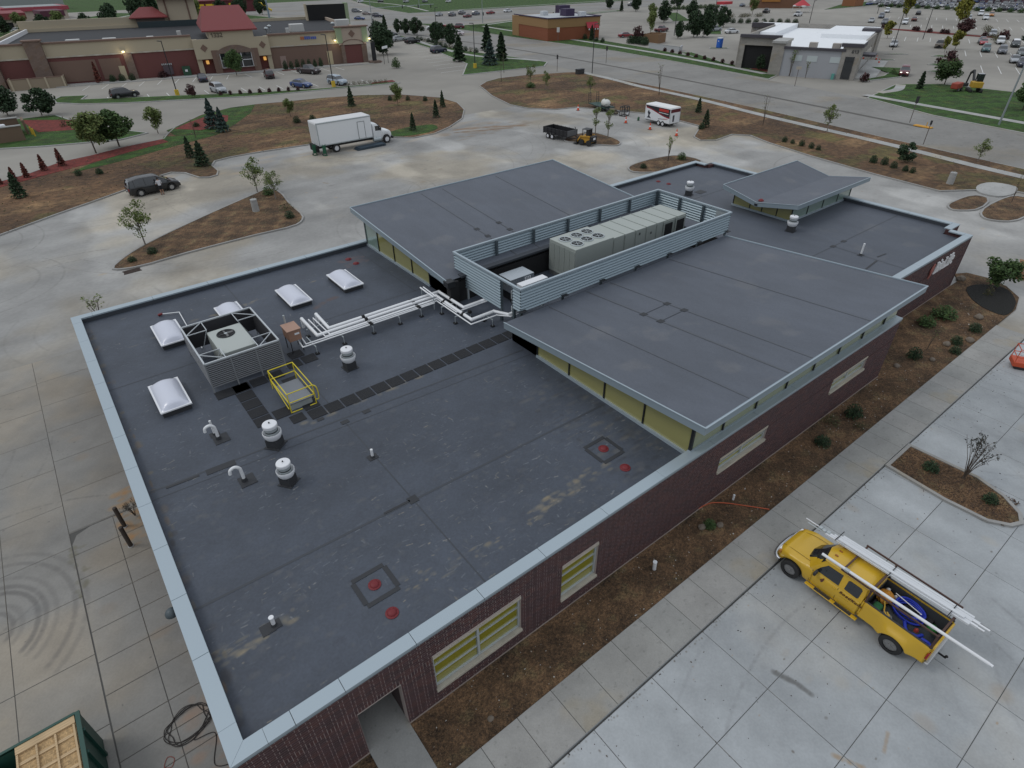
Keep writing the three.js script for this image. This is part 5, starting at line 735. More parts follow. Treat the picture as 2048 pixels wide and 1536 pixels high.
  mk('grille', rbx(0.06, 0.26, 0.9, 0.03, 2.8, 0.82, 0), mChrome, t); mk('front_bumper', tube([[2.55, 0.55, -0.95], [2.78, 0.55, -0.86], [2.9, 0.55, -0.55], [2.94, 0.55, 0], [2.9, 0.55, 0.55], [2.78, 0.55, 0.86], [2.55, 0.55, 0.95]], 0.095, 8, 30), mChrome, t); mk('rear_bumper', rbx(0.15, 0.15, 1.7, 0.04, -2.83, 0.5, 0), mRim, t); mk('tow_hitch', [rod([-2.9, 0.45, 0.0], [-3.15, 0.45, 0.0], 0.035), new THREE.SphereGeometry(0.05, 10, 8).translate(-3.14, 0.53, 0)], mBlack, t);
  // bed: inner box, flared sides, tailgate
  const bx0 = -2.76, bx1 = -0.5; mk('bed_floor', box(bx0, bx1, 0.58, 0.64, -0.72, 0.72), mTrim, t); mk('bed_front', box(bx1 - 0.03, bx1 + 0.02, 0.6, 1.28, -0.9, 0.9), Y, t);
  for (const s of [-1, 1]) {
    const rows = []; for (let i = 0; i <= 30; i++) { const x = lerp(bx0, bx1, i / 30), d = Math.abs(x + 1.78), fl = 0.17 * (1 - sm(0.25, 0.78, d)), ys = d < 0.47 ? r + Math.sqrt(0.47 * 0.47 - d * d) : 0.5, w = 0.86; rows.push([[x, Math.max(ys, 0.5), s * (w + fl + 0.02)], [x, Math.max(ys, 0.5) + 0.08, s * (w + fl + 0.05)], [x, Math.max(1.0, ys + 0.13), s * (w + fl * 0.75)], [x, 1.12, s * (w + 0.02)], [x, 1.29, s * w], [x, 1.31, s * (w - 0.04)], [x, 1.29, s * (w - 0.1)], [x, 0.62, s * (w - 0.1)]]); } mk('bed_side', loft(s > 0 ? rows.map(q => q.slice().reverse()) : rows, true), Y, t);
    mk('bed_rail_cap', box(bx0, bx1, 1.305, 1.322, s * 0.82 - 0.035, s * 0.82 + 0.035), mTrim, t);
  }
  mk('bed_liner', [box(bx0 + 0.02, bx1 - 0.04, 0.65, 1.26, -0.752, -0.735), box(bx0 + 0.02, bx1 - 0.04, 0.65, 1.26, 0.735, 0.752), box(bx1 - 0.05, bx1 - 0.035, 0.65, 1.24, -0.73, 0.73)], S([0.05, 0.055, 0.06], 0.6), t); mk('tailgate_liner', box(bx0 + 0.02, bx0 + 0.035, 0.66, 1.24, -0.7, 0.7), S([0.1, 0.05, 0.04], 0.7), t);
  mk('tailgate', rbx(0.07, 0.68, 1.55, 0.02, bx0 - 0.02, 0.95, 0, 0, 1), Y, t); mk('chassis', box(-2.6, 2.6, 0.3, 0.55, -0.5, 0.5), mTrim, t); mk('inner_arch', [box(-2.3, -1.3, 0.64, 0.9, -0.74, -0.55), box(-2.3, -1.3, 0.64, 0.9, 0.55, 0.74)], mTrim, t);
  for (const x of [2.1, -1.78]) for (const s of [-1, 1]) wheel(t, x, s * (x > 0 ? 0.84 : 0.88), r, 0.26, PH([0.3, 0.3, 0.3], 0.35, { metalness: 0.6 }));
  // rack
  const rk = S([0.09, 0.05, 0.04], 0.6, { metalness: 0.3 }), hy = 2.02;
  for (const [x, f] of [[0.5, 1.9], [-0.55, 1.3], [-2.7, 1.3]]) { mk('rack_bar', bar([x, hy - 0.05, -0.86], [x, hy - 0.05, 0.86], 0.06, 0.06), rk, t); for (const s of [-1, 1]) mk('rack_post', bar([x, f - 0.1 < 1.5 ? 1.3 : 1.8, s * (f > 1.5 ? 0.66 : 0.84)], [x, hy - 0.05, s * (f > 1.5 ? 0.8 : 0.86)], 0.06, 0.06), rk, t); }
  for (const s of [-1, 1]) mk('rack_rail', bar([0.55, hy - 0.02, s * 0.88], [-2.72, hy - 0.02, s * 0.88], 0.05, 0.05), rk, t);
}
{ // load on the truck
  const toW = (x, y, z) => { const a = Math.PI / 2 - 0.028, c = Math.cos(a), s = Math.sin(a); return [19.86 + x * c + z * s, 0.028 + y, 6.44 - x * s + z * c]; };
  const t = thing('white_pole', 'single long white pole on the near side of the truck rack', 'pole'); mk('pole', [rod(toW(1.3, 2.09, -0.88), toW(-4.05, 2.07, -0.66), 0.055, 12)], mPVC, t); mk('coupling', rod(toW(0.45, 2.09, -0.85), toW(0.3, 2.09, -0.845), 0.075, 12), mGal, t); mk('end_cap', rod(toW(-4.05, 2.07, -0.66), toW(-4.15, 2.07, -0.656), 0.045, 12), mWhite, t);
  const b = thing('plank_bundle', 'bundle of long white planks and ladder rails on the far side of the truck rack', 'planks'), mp = PH([0.62, 0.64, 0.66], 0.5);
  for (let i = 0; i < 5; i++) mk('plank', bar(toW(1.75 - i * 0.12, 2.06 + 0.004 * i, 0.12 + i * 0.095), toW(-3.1 - (i % 2) * 0.2, 2.06, 0.32 + i * 0.095), 0.085, 0.07), mp, b);
  mk('plank', bar(toW(1.3, 2.135, 0.2), toW(-2.9, 2.135, 0.4), 0.12, 0.05), mp, b); mk('ladder_rail', rod(toW(2.6, 2.1, 0.2), toW(1.0, 2.1, 0.22), 0.02), mWhite, b); mk('ladder_rail', rod(toW(2.45, 2.06, 0.1), toW(1.0, 2.08, 0.12), 0.02), mGal, b); for (const [x, z] of [[2.0, 0.2], [1.85, 0.17], [1.7, 0.22]]) mk('bracket', rbx(0.14, 0.1, 0.14, 0.02, ...toW(x, 2.1, z)), mGal, b); for (const x of [1.35, -0.6, -2.55]) mk('strap', bar(toW(x, 2.14, 0.02), toW(x, 2.14, 0.68), 0.025, 0.02), mBlack, b); mk('end_bolt', [rod(toW(-3.1, 2.08, 0.4), toW(-3.5, 2.07, 0.42), 0.03), rod(toW(-3.1, 2.08, 0.55), toW(-3.6, 2.07, 0.58), 0.035)], mWhite, b);
  const mBlue = S([0.012, 0.035, 0.4], 0.5), hose = thing('blue_hose_coil', 'large coil of bright blue hose in the truck bed', 'hose'); for (let k = 0; k < 7; k++) { const pts = []; for (let i = 0; i < 18; i++) { const a = i / 18 * 6.283, R = 0.34 + 0.03 * (k % 4) + 0.012 * Math.sin(a * 3 + k); pts.push(toW(-1.6 + R * 1.15 * Math.cos(a), 0.72 + 0.065 * k + 0.03 * Math.sin(a * 2 + k), 0.32 + R * 0.95 * Math.sin(a))); } mk('turn', tube(pts, 0.042, 7, 60, true), mBlue, hose); }
  const h2 = thing('blue_hose', 'loose blue hose lying near the tailgate in the truck bed', 'hose'); mk('hose', tube([toW(-1.7, 0.9, -0.15), toW(-1.9, 0.85, -0.4), toW(-2.2, 0.85, -0.35), toW(-2.3, 0.8, -0.1)], 0.06, 8, 30), mBlue, h2); mk('hose_end', tube([toW(-2.35, 0.85, -0.3), toW(-2.6, 0.9, -0.35), toW(-2.65, 0.95, -0.6), toW(-2.45, 0.9, -0.7)], 0.06, 8, 30), mBlue, h2);
  const item = (name, label, cat, g, m) => tag(mk(name, g, m), label, cat);
  item('orange_bag', 'crumpled orange bag behind the truck cab', 'bag', (() => { const g = new THREE.IcosahedronGeometry(0.26, 3), p = g.attributes.position; for (let i = 0; i < p.count; i++) { const n = 0.8 + 0.5 * fbm(p.getX(i) * 9 + 5, p.getZ(i) * 9 + p.getY(i) * 7 + 9, 2, 256); p.setXYZ(i, p.getX(i) * n, p.getY(i) * n, p.getZ(i) * n); } g.computeVertexNormals(); return g.translate(...toW(-0.8, 1.0, 0.22)); })(), S([0.55, 0.24, 0.03], 0.8));
  item('green_can', 'round green canister by the tailgate in the truck bed', 'canister', lathe([[0, 0], [0.15, 0], [0.17, 0.05], [0.17, 0.28], [0.1, 0.36], [0.04, 0.38], [0.04, 0.42], [0, 0.42]], 16).translate(...toW(-2.4, 0.65, 0.35)), S([0.02, 0.16, 0.03], 0.5)); item('green_bag', 'dark green bag at the near front corner of the truck bed', 'bag', rbx(0.42, 0.3, 0.3, 0.11, ...toW(-0.85, 0.95, -0.42)), S([0.02, 0.12, 0.04], 0.8));
  item('yellow_rope', 'yellow cord and strap heaped in the truck bed', 'rope', tube([toW(-0.8, 1.15, 0.1), toW(-1.0, 1.0, -0.2), toW(-1.1, 1.05, -0.45), toW(-1.3, 0.95, -0.5), toW(-1.15, 0.95, -0.3), toW(-1.5, 0.9, -0.55)], 0.025, 6, 50), S([0.6, 0.38, 0.05], 0.6));
  item('grey_hose', 'grey corrugated hose loop beside the near rail of the truck bed', 'hose', tube([toW(-0.9, 0.95, -0.6), toW(-1.1, 1.05, -0.66), toW(-1.35, 1.0, -0.6), toW(-1.3, 0.9, -0.35), toW(-1.05, 0.9, -0.35)], 0.05, 8, 40), S([0.2, 0.2, 0.2], 0.6)); item('white_rod', 'thin white rod lying across the blue hose coil', 'rod', rod(toW(-1.0, 1.22, 0.45), toW(-1.95, 1.2, 0.3), 0.018), mWhite); item('tool_bag', 'pinkish tool bag near the tailgate of the truck', 'bag', rbx(0.3, 0.2, 0.26, 0.07, ...toW(-2.2, 0.75, -0.55)), S([0.4, 0.24, 0.2], 0.9)); item('black_tarp', 'dark tarp bunched under the hoses in the truck bed', 'tarp', (() => { const g = new THREE.PlaneGeometry(2.0, 1.3, 26, 18).rotateX(-Math.PI / 2), p = g.attributes.position; for (let i = 0; i < p.count; i++) p.setY(i, 0.25 * fbm(p.getX(i) * 4 + 8, p.getZ(i) * 4 + 3, 3, 256)); g.computeVertexNormals(); return g.rotateY(Math.PI / 2).translate(...toW(-1.63, 0.66, 0)); })(), S([0.03, 0.035, 0.04], 0.7)); for (const [n, l, x, y, z, c] of [['white_bottle', 'small white bottle by the orange bag in the truck bed', -0.75, 1.05, 0.5, [0.7, 0.7, 0.7]], ['white_bucket', 'small white tub beside the blue hose coil', -1.05, 0.95, 0.5, [0.65, 0.65, 0.62]], ['red_tool', 'red handled tool lying near the tailgate', -2.1, 0.85, -0.15, [0.35, 0.05, 0.03]]]) item(n, l, 'tool', lathe([[0, 0], [0.07, 0], [0.08, 0.04], [0.07, 0.18], [0.03, 0.22], [0, 0.23]], 12).translate(...toW(x, y - 0.1, z)), S(c, 0.5));
}
// ---------- near ground things ----------
{ // open container with timber crates
  const t = thing('green_container', 'dark green steel container with its open top by the west drive', 'container', [-4.4, 0.03, -3.15], 0.0), m = S([0.012, 0.06, 0.045], 0.5);
  const X0 = -2.6, X1 = 1.05, Z0 = -2.45, Z1 = 3.2, H = 1.8; mk('wall', box(X1 - 0.06, X1, 0, H, Z0, Z1), m, t); mk('wall', box(X0, X1 - 0.06, 0, H, Z0, Z0 + 0.06), m, t); mk('wall', box(X0, X0 + 0.06, 0, H, Z0 + 0.06, Z1), m, t); mk('floor', box(X0 + 0.06, X1 - 0.06, 0.1, 0.16, Z0 + 0.06, Z1), m, t);
  mk('rim', [bar([X1 - 0.02, H, Z0], [X1 - 0.02, H, Z1], 0.12, 0.08), bar([X0, H, Z0 + 0.02], [X1 - 0.08, H, Z0 + 0.02], 0.08, 0.08)], m, t); for (let z = -1.8; z < 3; z += 0.75) mk('stake', box(X1 - 0.002, X1 + 0.08, 0.1, H - 0.05, z - 0.05, z + 0.05), m, t);
  const mo = S(0xffffff, 0.9, { map: rep(tOSB, 1.2) }), mw = S(0xffffff, 0.8, { map: rep(tWood, 1.1) });
  const crate = (label, x0, x1, z0, z1, ny, nx, y) => { const c = thing('timber_crate', label, 'crate'); mk('board', box(x0, x1, y, y + 0.02, z0, z1), mo, c); mk('side_board', [box(x1 - 0.02, x1, y - 1.0, y, z0, z1), box(x0, x0 + 0.02, y - 1.0, y, z0, z1)], mo, c); for (let i = 0; i <= ny; i++) { const z = lerp(z0 + 0.05, z1 - 0.05, i / ny); mk('batten', box(x0, x1, y + 0.021, y + 0.06 + (i === 0 ? 0.02 : 0), z - (i === 0 ? 0.14 : 0.045), z + (i === 0 ? 0.16 : 0.045)), mw, c); } for (let j = 0; j <= nx; j++) { const x = lerp(x0 + 0.04, x1 - 0.04, j / nx); mk('batten', box(x - 0.025, x + 0.025, y + 0.021, y + 0.1, z0 + 0.25, z1 - 0.02), mw, c); } return c; };
  crate('pale timber crate with cross battens nearest the green container rim', -4.92, -3.46, -5.5, -1.9, 7, 3, 1.76);
  const c = thing('timber_crate', 'plain chipboard crate at the photo edge inside the green container', 'crate'); mk('board', box(-6.8, -5.3, 1.4, 1.6, -5.3, -2), mo, c); mk('edge', box(-5.32, -5.28, 0.4, 1.39, -5.3, -2), mw, c);
}
{ // bollards on the west walk
  const m = S([0.05, 0.038, 0.03], 0.7); const p = (l, x, z) => { const t = thing('steel_bollard', l, 'bollard', [x, 0.05, z]); mk('post', cyl(0.085, 0.085, 1.15, 0, 0, 0, 16), m, t); mk('cap', new THREE.SphereGeometry(0.085, 14, 6, 0, 6.3, 0, 1.57).scale(1, 0.35, 1).translate(0, 1.15, 0), m, t); mk('collar', cyl(0.12, 0.11, 0.03, 0, 0, 0, 16), mWalk, t); };
  p('dark brown bollard on the west walk beside the scrub plant', -1.1, -14.85); p('dark brown bollard on the west walk, the one nearer the camera', -1.1, -13.5);
}
{ const pts = []; const m = S([0.035, 0.03, 0.028], 0.8); const c = thing('cable_coil', 'thin dark cable coiled loosely on the west walk', 'cable'); for (let i = 0; i < 44; i++) { const a = i * 0.62; pts.push([-1.1 + (0.62 + 0.12 * Math.sin(i * 1.7)) * Math.cos(a), 0.07 + 0.012 * (i % 3), -4.4 + (0.55 + 0.1 * Math.cos(i * 1.3)) * Math.sin(a)]); } pts.push([-0.5, 0.07, -3.6], [-0.75, 0.07, -2.6], [-0.3, 0.07, -2.4], [-0.2, 0.07, -3.2], [0.0, 0.07, -3.5]); mk('cable', tube(pts, 0.013, 5, 500), m, c); const d = thing('red_cord_loop', 'small loop of red cord on the west walk', 'cord'); mk('cord', tube([[-2.0, 0.06, -3.5], [-1.85, 0.06, -3.75], [-1.7, 0.06, -3.6], [-1.82, 0.06, -3.38], [-1.95, 0.06, -3.45]], 0.012, 5, 30, true), S([0.25, 0.07, 0.05], 0.7), d); const e = thing('wall_lamp', 'dark dome of a wall lamp just below the west coping', 'lamp', [-0.16, 3.4, -5.9]); mk('dome', new THREE.SphereGeometry(0.2, 16, 10, 0, 6.3, 0, 1.6), S([0.06, 0.08, 0.09], 0.5), e); mk('arm', rod([0.16, 0.05, 0], [0, 0.1, 0], 0.03), mDarkMetal, e); }
{ const t = thing('pipe_stub', 'short white pipe standing in the bed beside the south walk', 'pipe', [15.1, 0.1, 0.9]); mk('pipe', cyl(0.075, 0.075, 0.42, 0, 0, 0, 14), mPVC, t); mk('cap', cyl(0.085, 0.085, 0.05, 0, 0.42, 0, 14), mWhite, t); t.rotation.z = 0.06; tag(mk('extension_cord', tube([[19.0, 0.13, -0.02], [19.7, 0.14, 0.12], [20.2, 0.14, 0.5], [20.8, 0.14, 1.2], [21.4, 0.15, 1.95]], 0.022, 6, 40), S([0.5, 0.1, 0.04], 0.6)), 'orange cord across the planted strip under the raised roof', 'cord'); tag(mk('white_stub', cyl(0.05, 0.05, 0.3, 20.7, 0.1, 0.6, 10), mPVC), 'small white pipe by the orange cord', 'pipe'); }
{ // hoisting basket of an orange lift, tyre of a parked machine, timber pallet: at the edge of view
  const t = thing('lift_basket', 'orange tubular work platform basket of a boom lift', 'lift', [42.9, 0.03, 4.9], 0.5), m = S([0.5, 0.075, 0.025], 0.5); mk('tray', rbx(0.9, 0.3, 1.6, 0.04, 0, 0.35, 0), m, t); for (const h of [0.8, 1.3]) for (const [a, b] of [[[-0.4, -0.75], [0.4, -0.75]], [[-0.4, 0.75], [0.4, 0.75]], [[-0.4, -0.75], [-0.4, 0.75]], [[0.4, -0.75], [0.4, 0.75]]]) mk('rail', rod([a[0], h, a[1]], [b[0], h, b[1]], 0.022), m, t); for (const x of [-0.4, 0.4]) for (const z of [-0.75, 0, 0.75]) mk('upright', rod([x, 0.4, z], [x, 1.3, z], 0.022), m, t); mk('control_panel', rbx(0.2, 0.2, 0.3, 0.03, 0.3, 1.1, 0.5), mTrim, t); mk('base', [bx(0.7, 0.2, 1.2, 0, 0.1, 0)], mTrim, t);
  const w = thing('machine_wheel', 'black machine tyre beside the lift at the photo edge', 'tyre', [35.5, 0.03, 7.5]); mk('tyre', new THREE.TorusGeometry(0.3, 0.13, 10, 24).translate(0, 0.43, 0), mTyre, w); mk('rim', cyl(0.2, 0.2, 0.2, 0, -0.1, 0, 16).rotateX(1.57).translate(0, 0.43, 0), mRim, w);
  const p = thing('timber_pallet', 'brown timber box pallet standing on the lot beyond the corner tree', 'pallet', [56.9, 0.005, 0.5], 0.3), mw = S([0.24, 0.13, 0.065], 0.85); for (let i = 0; i < 6; i++) mk('slat', bx(0.1, 0.9, 0.03, -0.6 + i * 0.24, 0.55, 0.6), mw, p); for (let i = 0; i < 6; i++) mk('slat', bx(0.03, 0.9, 0.1, -0.7, 0.55, -0.5 + i * 0.2), mw, p); mk('deck', bx(1.4, 0.12, 1.2, 0, 0.08, 0), mw, p); mk('lid', bx(1.45, 0.04, 1.25, 0, 1.02, 0), mw, p);
}
// ---------- middle distance ----------
{ // white box truck
  const t = thing('box_truck', 'white box truck parked against the earth bed', 'truck', [35.6, 0.005, -68.3], 0.0), w = PH([0.72, 0.74, 0.75], 0.4), H0 = 1.05, H1 = 3.75, Z = 1.22; // front towards +x
  mk('cargo_box', rbx(7.4, H1 - H0, 2.44, 0.05, -1.55, (H0 + H1) / 2, 0), w, t); mk('roof_panel', rbx(7.3, 0.03, 2.3, 0.01, -1.55, H1 + 0.01, 0), PH([0.62, 0.62, 0.62], 0.5), t); mk('edge_rail', [box(-5.25, 2.15, H1 - 0.16, H1 - 0.02, Z - 0.005, Z + 0.03), box(-5.25, 2.15, H0, H0 + 0.12, Z - 0.005, Z + 0.03), box(-5.27, -5.12, H0, H1, Z - 0.005, Z + 0.035)], mGal, t);
  const d = mk('side_door', rbx(0.9, 1.95, 0.03, 0.01, 0.7, H0 + 1.12, Z + 0.02, 0, 1), w, t); mk('door_trim', [box(0.2, 0.25, H0 + 0.1, H0 + 2.15, Z + 0.02, Z + 0.045), box(1.15, 1.2, H0 + 0.1, H0 + 2.15, Z + 0.02, Z + 0.045), box(0.2, 1.2, H0 + 2.1, H0 + 2.15, Z + 0.02, Z + 0.045)], mFrame, d); mk('rear_door', box(-5.275, -5.25, H0 + 0.15, H1 - 0.2, -1.05, 1.05), PH([0.5, 0.52, 0.53], 0.45), t);
  mk('cab', bodyShell({ x0: 2.35, x1: 3.75, n: 14, top: [[2.35, 2.55], [3.0, 2.55], [3.3, 2.3], [3.75, 1.62]], width: [[2.35, 1.02], [3.75, 0.98]], wheels: [], R: 0, r: 0, sill: 0.75, crown: 0.05 }), w, t); mk('hood', bodyShell({ x0: 3.6, x1: 5.1, n: 24, top: [[3.6, 1.72], [4.6, 1.55], [4.95, 1.4], [5.1, 1.15]], width: [[3.6, 0.98], [4.6, 0.95], [5.1, 0.75]], wheels: [4.25], R: 0.58, r: 0.5, sill: 0.62, crown: 0.06 }), w, t);
  mk('windscreen', quad([3.34, 2.36, 0.8], [3.74, 1.74, 0.85], [3.74, 1.74, -0.85], [3.34, 2.36, -0.8]).translate(0.03, 0.03, 0), mGlass, t); for (const s of [-1, 1]) { mk('cab_window', box(2.72, 3.38, 1.72, 2.3, s * 0.985 - 0.03, s * 0.985 + 0.03), mGlass, t); mk('headlight', rbx(0.14, 0.16, 0.26, 0.03, 5.0, 1.0, s * 0.66), mLampW, t); mk('mirror', rbx(0.1, 0.4, 0.2, 0.03, 3.4, 1.9, s * 1.2), mTrim, t); wheel(t, 4.25, s * 0.98, 0.5, 0.26, mWhite); wheel(t, -3.0, s * 0.98, 0.5, 0.5, mWhite); }
  mk('bumper', rbx(0.2, 0.3, 2.1, 0.04, 5.15, 0.62, 0), mTrim, t); mk('chassis', box(-5.1, 4.6, 0.6, 1.0, -0.45, 0.45), mTrim, t); mk('fuel_tank', new THREE.CylinderGeometry(0.3, 0.3, 1.1, 16).rotateZ(1.57).translate(2.9, 0.65, 0.85), mGal, t); mk('tail_lift', box(-5.6, -5.28, 0.35, 1.1, -1.1, 1.1), mBlack, t);
  const hc = (l, x, z) => { const c = thing('hand_cart', l, 'cart', [x, 0.005, z]), g = S([0.015, 0.1, 0.05], 0.6); for (const s of [-0.2, 0.2]) mk('upright', rod([s, 0.1, 0], [s, 1.4, 0.1], 0.03), g, c); mk('panel', bx(0.42, 1.0, 0.04, 0, 0.75, 0.06), g, c); mk('toe_plate', bx(0.45, 0.03, 0.3, 0, 0.06, 0.15), g, c); for (const s of [-0.25, 0.25]) mk('cart_wheel', new THREE.CylinderGeometry(0.12, 0.12, 0.06, 14).rotateZ(1.57).translate(s, 0.12, -0.1), mTyre, c); };
  hc('dark green hand cart at the tail of the box truck, nearer the kerb', 29.8, -67.6); hc('dark green hand cart at the tail of the box truck, nearer the camera', 30.7, -66.6);
  const s = thing('roof_panel_stack', 'flat dark blue-grey panel stack lying on the lot beside the box truck', 'panels', [37.0, 0.005, -66.6], 0.05); for (let i = 0; i < 5; i++) mk('panel', rbx(4.2 - i * 0.1, 0.05, 1.25, 0.02, rr(-0.1, 0.1), 0.04 + i * 0.058, rr(-0.05, 0.05), rr(-0.02, 0.02), 1), S([0.05, 0.075, 0.1], 0.4), s);
}
makeCar('van', 'black minivan standing beside the kerb with a person at its door', [0.008, 0.009, 0.011], [10.6, 0.005, -65.0], 0.06, undefined, { name: 'minivan' });
{ // person leaning in at the van: one continuous body
  const J = [ // tapered capsules: a, b, ra, rb (metres, local; facing -z)
    [[-0.1, 0.08, 0.0], [-0.1, 0.5, 0.02], 0.05, 0.06], [[-0.1, 0.5, 0.02], [-0.09, 0.92, 0.02], 0.065, 0.1], [[0.1, 0.08, 0.06], [0.1, 0.5, 0.04], 0.05, 0.06], [[0.1, 0.5, 0.04], [0.09, 0.92, 0.02], 0.065, 0.1],
    [[-0.1, 0.05, 0.02], [-0.1, 0.04, -0.16], 0.05, 0.04], [[0.1, 0.05, 0.08], [0.1, 0.04, -0.1], 0.05, 0.04], [[0, 0.95, 0.02], [0, 1.35, -0.1], 0.15, 0.16], [[-0.12, 1.38, -0.1], [0.12, 1.38, -0.1], 0.1, 0.1], [[0, 1.42, -0.11], [0, 1.56, -0.16], 0.055, 0.05], [[0, 1.62, -0.18], [0, 1.7, -0.19], 0.085, 0.09],
    [[-0.2, 1.38, -0.1], [-0.26, 1.12, -0.16], 0.055, 0.045], [[-0.26, 1.12, -0.16], [-0.22, 1.0, -0.4], 0.042, 0.034], [[0.2, 1.38, -0.1], [0.27, 1.12, -0.14], 0.055, 0.045], [[0.27, 1.12, -0.14], [0.2, 1.02, -0.38], 0.042, 0.034],
  ];
  for (const s of [-1, 1]) for (let f = 0; f < 5; f++) J.push([[s * (0.2 + 0.012 * (f - 2)), 1.0, -0.42], [s * (0.2 + 0.02 * (f - 2)), 0.97 + (f === 0 ? 0.04 : 0), -0.5 + (f === 0 ? 0.05 : 0)], 0.011, 0.009]);
  const sd = (x, y, z) => { let d = 1; for (const [a, b, ra, rb] of J) { const vx = b[0] - a[0], vy = b[1] - a[1], vz = b[2] - a[2], t = clamp(((x - a[0]) * vx + (y - a[1]) * vy + (z - a[2]) * vz) / (vx * vx + vy * vy + vz * vz)), q = Math.hypot(x - a[0] - vx * t, y - a[1] - vy * t, z - a[2] - vz * t) - lerp(ra, rb, t); const k = 0.03, h = clamp(0.5 + 0.5 * (d - q) / k); d = lerp(d, q, h) - k * h * (1 - h); } return d; };
  const { MarchingCubes } = await import('three/addons/objects/MarchingCubes.js');
  const N = 150, mc = new MarchingCubes(N, new THREE.MeshBasicMaterial(), false, false, 200000), half = N / 2, Sx = 0.95; mc.isolation = 0;
  for (let k = 0; k < N; k++) for (let j = 0; j < N; j++) for (let i = 0; i < N; i++) { const x = (i - half) / half * Sx, y = (j - half) / half * Sx + 0.92, z = (k - half) / half * Sx - 0.15; mc.field[i + j * N + k * N * N] = Math.abs(x) > 0.4 || Math.abs(z + 0.15) > 0.5 ? -1 : -sd(x, y, z); }
  mc.update(); const n = mc.count, g = new THREE.BufferGeometry(), pos = mc.positionArray.slice(0, n * 3), nor = mc.normalArray.slice(0, n * 3), col = new Float32Array(n * 3);
  for (let i = 0; i < n; i++) { pos[3 * i] *= Sx; pos[3 * i + 1] = pos[3 * i + 1] * Sx + 0.92; pos[3 * i + 2] = pos[3 * i + 2] * Sx - 0.15; const y = pos[3 * i + 1], z = pos[3 * i + 2], x = Math.abs(pos[3 * i]); let c = [0.32, 0.19, 0.13]; if (y < 0.1) c = [0.1, 0.03, 0.03]; else if (y > 0.55 && y < 1.0 && x < 0.21) c = [0.012, 0.012, 0.015]; else if (y >= 0.98 && y < 1.47 && !(x > 0.17 && y < 1.16 && z < -0.1)) c = [0.5, 0.5, 0.52]; else if (y > 1.65 || y > 1.56 && z > -0.17) c = [0.03, 0.022, 0.016]; col.set(c, 3 * i); }
  g.setAttribute('position', new THREE.BufferAttribute(pos, 3)); g.setAttribute('normal', new THREE.BufferAttribute(nor, 3)); g.setAttribute('color', new THREE.BufferAttribute(col, 3));
  const o = mk('person', g, S(0xffffff, 0.85, { vertexColors: true })); o.position.set(11.0, 0.005, -63.3); o.rotation.y = 0.15; tag(o, 'person in a pale shirt and dark shorts leaning in at the black minivan', 'person');
}
